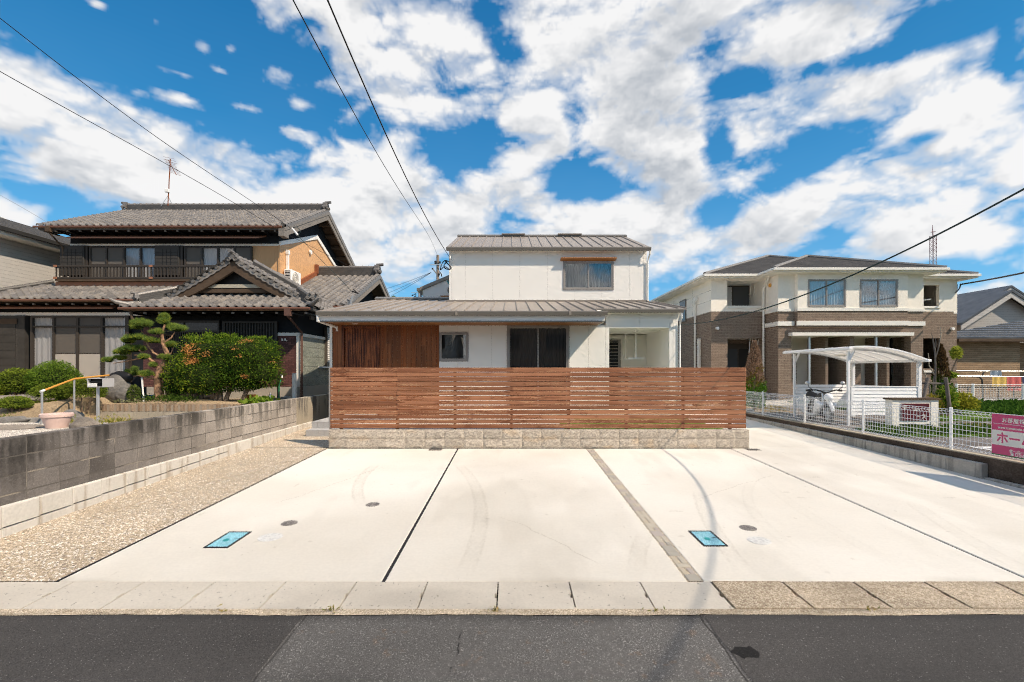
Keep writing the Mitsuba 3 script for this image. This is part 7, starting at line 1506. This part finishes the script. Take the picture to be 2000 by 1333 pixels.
# ================================================================ plants beside the apartment house
def conifer(name, label, x, y, z0, h, r, n, cols, size=.06):
    """narrow conifer of upright sprays; cols(t, rnd) -> colour by height"""
    t = thing(name, label, 'conifer')
    tt = vg.random(n) ** .85; an = vg.uniform(0, 2 * np.pi, n); prof = np.interp(tt, [0, .12, .35, .6, .85, 1], [.75, 1, .95, .72, .40, .08]) * r
    rad = prof * np.sqrt(vg.uniform(.25, 1, n)) * (.75 + .5 * meshkit.fbm(np.c_[np.cos(an) * 2, np.sin(an) * 2, tt * 6] + x, 3, 2))
    P = np.c_[x + rad * np.cos(an), y + rad * np.sin(an), z0 + .12 + tt * (h - .12)]
    D = np.c_[np.cos(an) * .5, np.sin(an) * .5, np.full(n, .9)]
    V, F_, C = leaves(P, D, size, cols(tt, P), asp=2.3, jit=.45); put(f'{t}__foliage', (V, F_), 'm_leaf', color=C)
    put(f'{t}__trunk', MB().tube([(x, y, z0 - .05), (x, y, z0 + h * .85)], [.06, .015], 7), 'm_bark', 40)
    return t
def c_left(t, P):
    g = colmix(len(t), (.05, .13, .012), (.13, .27, .03)); b = colmix(len(t), (.22, .14, .09), (.42, .29, .21)); o = colmix(len(t), (.12, .09, .015), (.25, .19, .04))
    k = (meshkit.fbm(P * 3.2, 2, 6) - .5) * .5 + t; w = np.clip((k - .36) / .08, 0, 1)[:, None]; q = ((k > .36) & (k < .58) & (vg.random(len(t)) < .5))[:, None]
    return np.where(q, o, g * (1 - w) + b * w)
conifer('boundary_conifer', 'half dead conifer with brown top and green base behind the fence end', X_(1474, 15.6), 15.6, .42, 2.30, .37, 3600, c_left, .085)
def c_right(t, P):
    g = colmix(len(t), (.035, .085, .012), (.10, .19, .03)); b = colmix(len(t), (.06, .04, .02), (.16, .10, .045)); w = np.clip((t + (meshkit.fbm(P * 3, 2, 6) - .5) * .6 - .5) / .12, 0, 1)[:, None]
    return g * (1 - w) + b * w
xg, yg = X_(1838, 13.6), 13.6
conifer('planting_conifer', 'narrow dark conifer with bronze top in the planting bed', xg, yg, .45, 2.05, .26, 2600, c_right, .08)
def shrubby(label, c, r, n, a, b, size):
    t = thing('shrub', label, 'shrub'); P, D, q = ellipsoid_pts(n, c, r, .35, -.5)
    V, F_, C = leaves(P, D, size, colmix(n if len(P) == n else len(P), a, b), asp=2.4, jit=.8); put(f'{t}__foliage', (V, F_), 'm_leaf', color=C)
    m = MB()
    for i in range(6): an = i * 1.05; m.tube([(c[0], c[1], .42), (c[0] + r[0] * .6 * math.cos(an), c[1] + r[1] * .6 * math.sin(an), c[2] + r[2] * .3)], [.018, .006], 5)
    put(f'{t}__stems', m, 'm_bark')
shrubby('yellow green shrub spreading right of the narrow conifer', (X_(1872, 13.9), 13.9, .78), (.58, .4, .36), 1500, (.16, .19, .02), (.44, .40, .05), .10)
shrubby('bright green shrub in front of the narrow conifer', (X_(1850, 13.3), 13.3, .95), (.28, .25, .42), 700, (.08, .17, .02), (.26, .36, .04), .09)
shrubby('sparse yellowing shrub left of the narrow conifer', (X_(1818, 13.2), 13.2, .78), (.32, .25, .36), 420, (.20, .20, .03), (.45, .36, .06), .09)
sl = thing('sapling', 'thin sapling with one bright yellow green leaf cluster at its top', 'tree')
S = lambda px, py, Y=14.2: (X_(px, Y), Y, Z_(py, Y))
put(f'{sl}__trunk', MB().tube([S(1848, 790), S(1853, 750), S(1861, 720), S(1869, 703), S(1871, 690)], [.035, .03, .025, .02, .01], 6).tube([S(1870, 700), S(1879, 692), S(1886, 686)], [.012, .008, .004], 5), 'm_bark', 50)
P, D, q = ellipsoid_pts(420, S(1868, 690), (.17, .15, .20), .2, -.9); V, F_, C = leaves(P, D, .10, colmix(len(P), (.20, .26, .03), (.50, .50, .08)), asp=2.2, jit=.7); put(f'{sl}__crown', (V, F_), 'm_leaf', color=C)
P, D, q = ellipsoid_pts(260, S(1857, 733), (.20, .15, .12), .2, -.9); V, F_, C = leaves(P, D, .10, colmix(len(P), (.12, .22, .03), (.38, .44, .06)), asp=2.2, jit=.7); put(f'{sl}__crown', (V, F_), 'm_leaf', color=C)
bt = thing('bare_tree', 'leafless young tree with several upright grey stems in the planting bed', 'tree')
m = MB(); Y = 13.5
for pts, r0 in (([(1828, 792), (1826, 750), (1827, 715), (1826, 690), (1822, 662)], .03), ([(1827, 700), (1833, 680), (1838, 655), (1837, 640)], .016), ([(1826, 735), (1815, 715), (1813, 690)], .018), ([(1817, 790), (1816, 755), (1806, 730), (1802, 722)], .022), ([(1826, 690), (1828, 672), (1827, 660)], .014), ([(1823, 790), (1822, 760), (1824, 735)], .02), ([(1838, 655), (1842, 645)], .008), ([(1822, 662), (1819, 650)], .008)):
    m.tube([S(*q, Y) for q in pts], np.linspace(r0, r0 * .5, len(pts)), 6)
put(f'{bt}__stems', m, 'm_old_concrete', 50)
tk = thing('tree_stakes', 'grey wooden support stakes with a crossbar round the young trees', 'tree stakes')
mat('m_stake', proc(lambda p, n, uv: mix((.12, .10, .09), (.22, .195, .18), fbm(p.x * 20, p.y * 20, p.z * 3))), .9, .1)
put(f'{tk}__stake', MB().tube([S(1800, 795, 13.0), S(1812, 738, 13.0)], .045, 8), 'm_stake', 50); put(f'{tk}__stake', MB().tube([S(1855, 800, 13.0), S(1847, 738, 13.0)], .045, 8), 'm_stake', 50)
put(f'{tk}__crossbar', MB().tube([S(1800, 749, 13.05), S(1856, 750, 13.05)], .025, 8), 'm_stake', 50)
# ---- white garden fence and laundry beyond the lawn
GF = thing('garden_fence', 'far white wire fence with a dark rail beyond the lawn at the right edge', 'fence')
yf = 19.8
for px in (1868, 1900, 1998, 2090): x = X_(px, yf); put(f'{GF}__post', MB().cyl(x, yf, .42, Z_(750, yf), .05, 8), 'm_white_metal', 40)
for pa, pb in ((1868, 1900), (1900, 1998), (1998, 2090)): put(f'{GF}__mesh_panel', mesh_panel((X_(pa, yf), yf, 0), (X_(pb, yf), yf, 0), .52, Z_(751, yf), (0, -1, 0), .12, .006), 'm_white_metal')
put(f'{GF}__dark_rail', BX(X_(1875, yf + .4), X_(2090, yf + .4), yf + .38, yf + .45, Z_(758, yf + .4), Z_(756, yf + .4)), 'm_dark_metal')
for px in range(1890, 2090, 30): put(f'{GF}__dark_post', MB().cyl(X_(px, yf + .42), yf + .42, .45, Z_(758, yf + .4), .025, 6), 'm_dark_metal', 40)
mat('m_cloth_y', (.62, .42, .12), .9); mat('m_cloth_r', (.55, .13, .12), .9); mat('m_cloth_b', (.20, .26, .33), .9); mat('m_cloth_n', (.04, .04, .12), .9)
yl = 20.6
LR = thing('laundry_rack', 'dark bent laundry rack poles in front of the brick house', 'laundry rack')
put(f'{LR}__pole', MB().tube([(X_(1868, yl), yl, Z_(735, yl)), (X_(2080, yl), yl, Z_(736.5, yl))], .02, 6), 'm_steel', 40); put(f'{LR}__pole', MB().tube([(X_(1868, yl + .3), yl + .3, Z_(725, yl)), (X_(2080, yl + .3), yl + .3, Z_(726, yl))], .02, 6), 'm_steel', 40)
put(f'{LR}__stand', MB().tube([(X_(1920, yl), yl, .45), (X_(1918, yl), yl, Z_(742, yl)), (X_(1913, yl), yl, Z_(737, yl)), (X_(1898, yl), yl, Z_(736, yl))], .03, 6), 'm_dark_metal', 40); put(f'{LR}__stand', MB().tube([(X_(1918, yl + .3), yl + .3, Z_(735, yl)), (X_(1922, yl + .3), yl + .3, Z_(727, yl)), (X_(1936, yl + .3), yl + .3, Z_(725.5, yl))], .03, 6), 'm_dark_metal', 40)
for px0, px1, py0, py1, dy, mm_, lab in ((1938, 1966, 736, 757, 0, 'm_cloth_y', 'yellow towel on the laundry rack'), (1967, 1995, 736, 764, 0, 'm_cloth_r', 'red towel on the laundry rack'), (1934, 1956, 724, 736, .3, 'm_cloth_b', 'grey blue towel on the rear laundry pole'), (1997, 2020, 736, 760, 0, 'm_cloth_n', 'dark blue cloth at the right picture edge')):
    Y = yl + dy - .03; tag(put('towel', drape(X_(px0, Y), X_(px1, Y), Z_(py1, Y), Z_(py0, Y), Y, .3, .02), mm_, True), lab, 'towel')

# ================================================================ brick house at the right edge
RH = thing('tan_brick_house', 'tan brick sided house with dark tiled hip and gable roofs at the right edge', 'house')
def f_tanbrick(p, n, uv):
    s = p.x + p.y; ro = dr.floor(p.z / .10); jz = dr.abs(p.z / .10 - ro - .5); q = s / .4 + .5 * (ro - 2 * dr.floor(ro / 2)); r = cell_rand(ro, dr.floor(q), 2)
    return mix(mix((.27, .185, .115), (.37, .265, .17), r), mi.Color3f(.15, .10, .065), smoothstep(.36, .45, jz))
mat('m_tan_brick', proc(f_tanbrick), .85, .15); mat('m_gable_siding', proc(lambda p, n, uv: mi.Color3f(.40, .39, .37) * (1 - .25 * smoothstep(.40, .47, dr.abs(p.z / .15 - dr.floor(p.z / .15) - .5)))), .8, .2)
yh = 24.0
put(f'{RH}__wall', BX(X_(1866, yh), X_(1992, yh), yh, yh + 9, .3, Z_(668, yh)), 'm_tan_brick'); put(f'{RH}__wall', BX(X_(1992, yh) + .001, X_(2160, yh), yh + .6, yh + 9, .3, Z_(668, yh)), 'm_tan_brick')
put(f'{RH}__fascia', BX(X_(1862, yh) - .3, X_(2160, yh), yh - .62, yh - .5, Z_(669, yh), Z_(663, yh)), 'm_dark_wood')
put(f'{RH}__soffit', BX(X_(1862, yh) - .3, X_(2160, yh), yh - .49, yh + .6, Z_(667, yh), Z_(666, yh)), 'm_inside')
mat('m_dark_tile', proc(lambda p, n, uv: mix((.040, .042, .048), (.085, .088, .095), noise(p.x * 3, p.y * 3, p.z * 3))), .35, .5)
x0, x1 = X_(1862, yh) - .35, X_(1993, yh) + .2; z0 = Z_(662.5, yh); nC = 10
for i in range(nC):      # courses of the front slope, each a stepped row of tiles
    d0, d1 = i * .30, (i + 1) * .30 + .05; s_ = .45
    xr0, xr1 = x1 - .0 * d0, x1 - .0 * d1
    xa0, xa1 = x0 + max(0, d0 - .6) * 3.2, x0 + max(0, d1 - .6) * 3.2
    e0, e1 = x1 + .35 + d0 * 1.05, x1 + .35 + d1 * 1.05
    put(f'{RH}__roof_course', MB().add([(xa0, yh - .62 + d0, z0 + d0 * s_ + .07), (e0, yh - .62 + d0, z0 + d0 * s_ + .07), (e1, yh - .62 + d1, z0 + d1 * s_ + .01), (xa1, yh - .62 + d1, z0 + d1 * s_ + .01), (xa0, yh - .62 + d0, z0 + d0 * s_ - .03), (e0, yh - .62 + d0, z0 + d0 * s_ - .03)], [(0, 1, 2, 3), (4, 5, 1, 0)]), 'm_dark_tile')
put(f'{RH}__hip_ridge', MB().tube([(x1 + .35, yh - .62, z0 + .08), (x1 + 3.45, yh + 2.35, z0 + 1.42)], .09, 8), 'm_steel', 40)
for i in range(nC):
    d0, d1 = i * .30, (i + 1) * .30 + .05
    put(f'{RH}__roof_course', MB().add([(x1 + .36 + d0 * 1.05, yh - .62 + d0, z0 + d0 * .45 + .05), (x1 + 6, yh - .62 + d0, z0 + d0 * .45 + .05), (x1 + 6, yh - .62 + d1, z0 + d1 * .45 + .01), (x1 + .36 + d1 * 1.05, yh - .62 + d1, z0 + d1 * .45 + .01)], [(0, 1, 2, 3)]), 'm_dark_tile')
def gable_block(Y, apex, left, dep, wallm, ov):
    ax, az = X_(apex[0], Y), Z_(apex[1], Y); lx, lz = X_(left[0], Y), Z_(left[1], Y); rx = 2 * ax - lx
    put(f'{RH}__gable_wall', MB().prism([(lx + ov, 2.5), (rx - ov, 2.5), (rx - ov, lz + (az - lz) * ov / (ax - lx) - .15), (ax, az - .15), (lx + ov, lz + (az - lz) * ov / (ax - lx) - .15)], dep, 'y', Y + .5), wallm)
    put(f'{RH}__gable_trim', MB().prism([(lx, lz - .10), (ax, az - .10), (rx, lz - .10), (rx, lz - .42), (ax, az - .42), (lx, lz - .42)], .06, 'y', Y + .0), 'm_grey_siding')
    put(f'{RH}__gable_roof', MB().prism([(lx, lz - .09), (ax, az - .09), (rx, lz - .09), (rx, lz + .05), (ax, az + .05), (lx, lz + .05)], dep + 1, 'y', Y - .05), 'm_dark_tile')
gable_block(29.0, (1976, 568), (1878, 632), 8, 'm_gable_siding', .7); gable_block(32.0, (1975, 559), (1872, 626), 6, 'm_gable_siding', .7)
# ================================================================ far things: tower, poles, a roof
TW = thing('lattice_tower', 'slender red and white lattice tower far behind the apartment house', 'tower')
mat('m_tower_red', (.20, .085, .10), .6); mat('m_tower_white', (.42, .38, .40), .6)
Yt = 190.0; xt = X_(1822.5, Yt); zs_ = [1.0, 40.0, Z_(493, Yt), Z_(461, Yt)]
for (za, zb, mm_) in ((0, 20, 'm_tower_red'), (20, 37.5, 'm_tower_white'), (37.5, Z_(493, Yt), 'm_tower_white'), (Z_(493, Yt), Z_(461, Yt), 'm_tower_red')):
    m = MB(); w = .75; n = max(2, int((zb - za) / 1.4))
    for sx in (-1, 1):
        for sy in (-1, 1): m.tube([(xt + sx * w, Yt + sy * w, za), (xt + sx * w, Yt + sy * w, zb)], .13, 4)
    for i in range(n):
        a, b = za + (zb - za) * i / n, za + (zb - za) * (i + 1) / n
        for s in (-1, 1): m.tube([(xt - w, Yt + s * w, a), (xt + w, Yt + s * w, b)], .07, 4).tube([(xt + s * w, Yt - w, a), (xt + s * w, Yt + w, b)], .07, 4).tube([(xt - w, Yt + s * w, b), (xt + w, Yt + s * w, b)], .07, 4)
    put(f'{TW}__section', m, mm_)
put(f'{TW}__mast', MB().tube([(xt - .1, Yt, Z_(461, Yt)), (xt - .3, Yt, Z_(440, Yt))], [.20, .08], 5).tube([(xt - .9, Yt, Z_(454, Yt)), (xt + .9, Yt, Z_(453, Yt))], .15, 5), 'm_tower_red')
mat('m_pole', proc(lambda p, n, uv: mix((.20, .155, .125), (.33, .27, .225), fbm(p.x * 2, p.y * 2, p.z * .6))), .9, .15)
def pole(label, x, y, z1, r, arms, group=None):
    t = thing('utility_pole', label, 'utility pole'); put(f'{t}__shaft', MB().cyl(x, y, 0, z1, r * 1.25, 12, r), 'm_pole', 40)
    return t
P1 = pole('brown utility pole standing behind the left corner of the white house', X_(855, 45), 45, Z_(499, 45), .135, 0)
x, y = X_(855, 45), 45.0
put(f'{P1}__crossarm', MB().tube([(x - .1, y - .1, Z_(535, 45)), (x - .42, y - .3, Z_(527, 45))], .06, 6).box(x - .7, x + .5, y - .35, y - .28, Z_(519, 45) - .04, Z_(519, 45) + .04), 'm_steel')
for q in ((MB().cyl(x - .2, y - .2, Z_(517, 45), Z_(511, 45), .09, 8)), MB().cyl(x + .22, y - .2, Z_(516, 45), Z_(512, 45), .10, 8), MB().cyl(x + .15, y - .15, Z_(539, 45), Z_(535, 45), .08, 8), MB().cyl(x - .45, y - .25, Z_(528, 45), Z_(525, 45), .08, 8)): put(f'{P1}__insulator', q, 'm_black')
put(f'{P1}__hanging_cable', MB().tube([(x + .15, y, Z_(531, 45)), (x + .35, y, Z_(536, 45)), (x + .38, y, Z_(541, 45))], .05, 5), 'm_black')
put(f'{P1}__band', MB().cyl(x, y, Z_(548.5, 45), Z_(547, 45), .18, 12), 'm_steel', 40)
Yq = 80.0; x = X_(818.5, Yq)
P2 = pole('distant small utility pole with three black transformers', x, Yq, Z_(569, Yq), .13, 0)
for px, py in ((806, 577), (811, 575), (811, 579)): put(f'{P2}__transformer', MB().tube([(X_(px, Yq) - .15, Yq, Z_(py, Yq) - .08), (X_(px, Yq) + .17, Yq, Z_(py, Yq) + .08)], .10, 8), 'm_black', 40)
put(f'{P2}__crossarm', MB().box(X_(803, Yq), X_(822, Yq), Yq - .06, Yq + .06, Z_(572.5, Yq), Z_(571.6, Yq)), 'm_steel')
FR = thing('green_roof_house', 'far house with a dull green roof between old house and white house', 'house')
mat('m_green_roof', (.10, .17, .13), .6)
put(f'{FR}__wall', BX(X_(747, 60), X_(794, 60), 60, 66, .3, Z_(590, 60)), 'm_grey_siding'); put(f'{FR}__roof', MB().prism([(X_(738, 60), Z_(597, 60)), (X_(770.5, 60), Z_(578.5, 60)), (X_(803, 60), Z_(597, 60)), (X_(803, 60), Z_(599, 60)), (X_(738, 60), Z_(599, 60))], 7, 'y', 59.5), 'm_green_roof')
# ---- cables
def cable(label, pts, r, m='m_black', cat='cable', n=40):
    """pts: 3-D points the hanging cable passes; a smooth curve through them"""
    p = np.array(pts, float); s = np.r_[0, np.cumsum(np.linalg.norm(np.diff(p, axis=0), axis=1))]
    from scipy.interpolate import CubicSpline
    cs = CubicSpline(s, p); q = cs(np.linspace(0, s[-1], n)); return tag(put('overhead_cable', MB().tube(q, r, 6), m, 50), label, cat)
def C3(px, py, Y): return (X_(px, Y), Y, Z_(py, Y))
PM, PR, PLf = (-2.2, -3.2), (8.0, -3.0), (-11.5, 3.0)
c_ = lambda Y: 5.44 + .0105 * (13 - Y) ** 2
cable('thick black cable hanging from above the camera to the white house corner', [(-2.22, -3.0, c_(-3))] + [(-2.2 + .15 * (Y + 3) / 18.5, Y, c_(Y)) for Y in (2, 5.5, 9, 12)] + [(-2.04, 15.48, 5.46)], .011, n=60)
cable('thin cable running from above the camera to the utility pole behind the house', [(-2.3, -3.0, 6.9), (-3.2, 7, 7.16), (-4.7, 21.7, 9.3), (X_(855, 45), 45, Z_(502, 45))], .011, n=60)
g_ = lambda Y: 3.02 + .0245 * (12.2 - Y) ** 2
mat('m_cable', (.015, .035, .035), .5)
cable('black cable sagging from the white house up past the apartment house', [(4.85 + .186 * (13.9 - Y), Y, g_(Y)) for Y in (13.9, 12.5, 10.5, 8.4, 6.9, 5.8, 3, 0, -3)], .0125, 'm_cable', n=80)
cable('upper cable from the left edge of the sky to the old house gable', [(-11.5, 2.4, 10.2), C3(0, 36, 9.0), C3(250, 228, 11.6), C3(420, 346, 14.6), C3(571, 448, 17.6)], .008)
cable('lower cable from the left edge of the sky across the old roof', [(-11.5, 2.4, 9.0), C3(0, 140, 9.3), C3(190, 246, 11.5), C3(380, 352, 14.6), C3(535, 444, 17.68)], .008)
cable('service cable dropping from the old house gable to the wing roof mast', [C3(573, 450, 17.55), C3(600, 480, 17.55), C3(640, 521, 17.6), C3(689, 572, 17.6)], .010, 'm_cable')
cable('thin wire from the old house eave over the tan wall', [C3(536, 446, 17.7), C3(590, 473, 18.6), C3(688, 524, 21.6)], .007)
cable('thin wire from the left edge to the old house eave corner', [C3(-40, 360, 16), C3(40, 404, 17), C3(96, 437, 17.8)], .006, 'm_steel')
cable('grey supply cable from the right picture edge to the apartment house', [(26, 6, 8.2), C3(2000, 533, 17.5), C3(1940, 545, 19.4), C3(1876, 556, 21.7)], .035, 'm_dark_metal')
cable('short cable loop at the apartment house corner', [C3(1876, 556, 21.7), C3(1873, 565, 21.7), C3(1866, 572, 21.75)], .025, 'm_dark_metal', n=12)
cable('dark loop of cable at the old house gable corner', [C3(571, 447, 17.55), C3(582, 446, 17.5), C3(586, 452, 17.5), C3(581, 460, 17.52)], .012, 'm_cable', n=14)
tag(put('cable_insulator', MB().tube([C3(570, 446, 17.55), C3(582, 460, 17.55)], [.03, .045], 8), 'm_white', 40), 'pale cable insulator at the old house gable corner', 'insulator')
for i, (a, b) in enumerate(((C3(752, 565, 60), C3(842, 532.5, 45)), (C3(760, 572, 60), C3(842, 532.8, 45)), (C3(764, 578, 60), C3(842, 533, 45)))):
    lab = ('upper', 'middle', 'lowest')[i]; cable(f'{lab} of three thin wires left of the utility pole behind the house', [a, tuple((np.array(a) + b) / 2 - [0, 0, .08]), b], .018, n=12)
for i, (pa, ya, pb, yb) in enumerate(((1868, 586, 1960, 570), (1868, 592, 1955, 580), (1868, 597, 1950, 594))):
    lab = ('upper', 'middle', 'lowest')[i]; cable(f'{lab} of the thin far wires between apartment house and gabled house', [C3(pa, ya, 45), C3((pa + pb) / 2, (ya + yb) / 2 + 1, 45), C3(pb, yb, 45)], .022, n=12)
# ---- houses across the road, behind the camera: they lie in the window reflections
for i, (x0, x1, y0, h, roof) in enumerate(((-14, -4.5, -10, 5.6, 'm_kawara_dark'), (-2, 9, -11.5, 6.0, 'm_shingle'), (12, 22, -10.5, 5.4, 'm_kawara_dark'))):
    t = thing('opposite_house', ('low grey house across the road behind the viewer, seen only in windows', 'brown brick house across the road behind the viewer, seen only in windows', 'grey house across the road behind the viewer, farthest right, seen only in windows')[i], 'house', 'houses across the road')
    put(f'{t}__wall', BX(x0, x1, y0 - 8, y0, -.2, h), 'm_grey_siding' if i != 1 else 'm_apt_brick')
    put(f'{t}__roof', MB().prism([(y0 + .6, h - .1), (y0 - 4, h + 1.7), (y0 - 8.6, h - .1), (y0 - 8.6, h - .3), (y0 + .6, h - .3)], x1 - x0 + 1, 'x', x0 - .5), roof)
    for k in range(3):
        a = x0 + 1 + k * (x1 - x0) / 3
        for z in (.9, 3.4): put(f'{t}__window', BX(a, a + 1.6, y0 + .001, y0 + .04, z, z + 1.2), 'm_dark_glass')

herbs_w = [(px, 3.47, n) for px, n in ((648, 16), (655, 10), (972, 12), (964, 8), (1283, 7), (430, 8), (1700, 8))]
P = np.vstack([vg.normal(0, 1, (n, 3)) * [.03, .012, .010] + [X_(px, 3.47), y, .006] for px, y, n in herbs_w]); V, F_, C = leaves(P, np.tile([0, 0, 1.], (len(P), 1)), .03, colmix(len(P), (.10, .14, .03), (.45, .30, .08)), asp=3, jit=.8)
k_ = put('ground_plants', (V, F_), 'm_leaf', color=C); labels[k_] = {'label': 'tiny weeds growing along the kerb edge of the road', 'category': 'weeds', 'kind': 'stuff'}
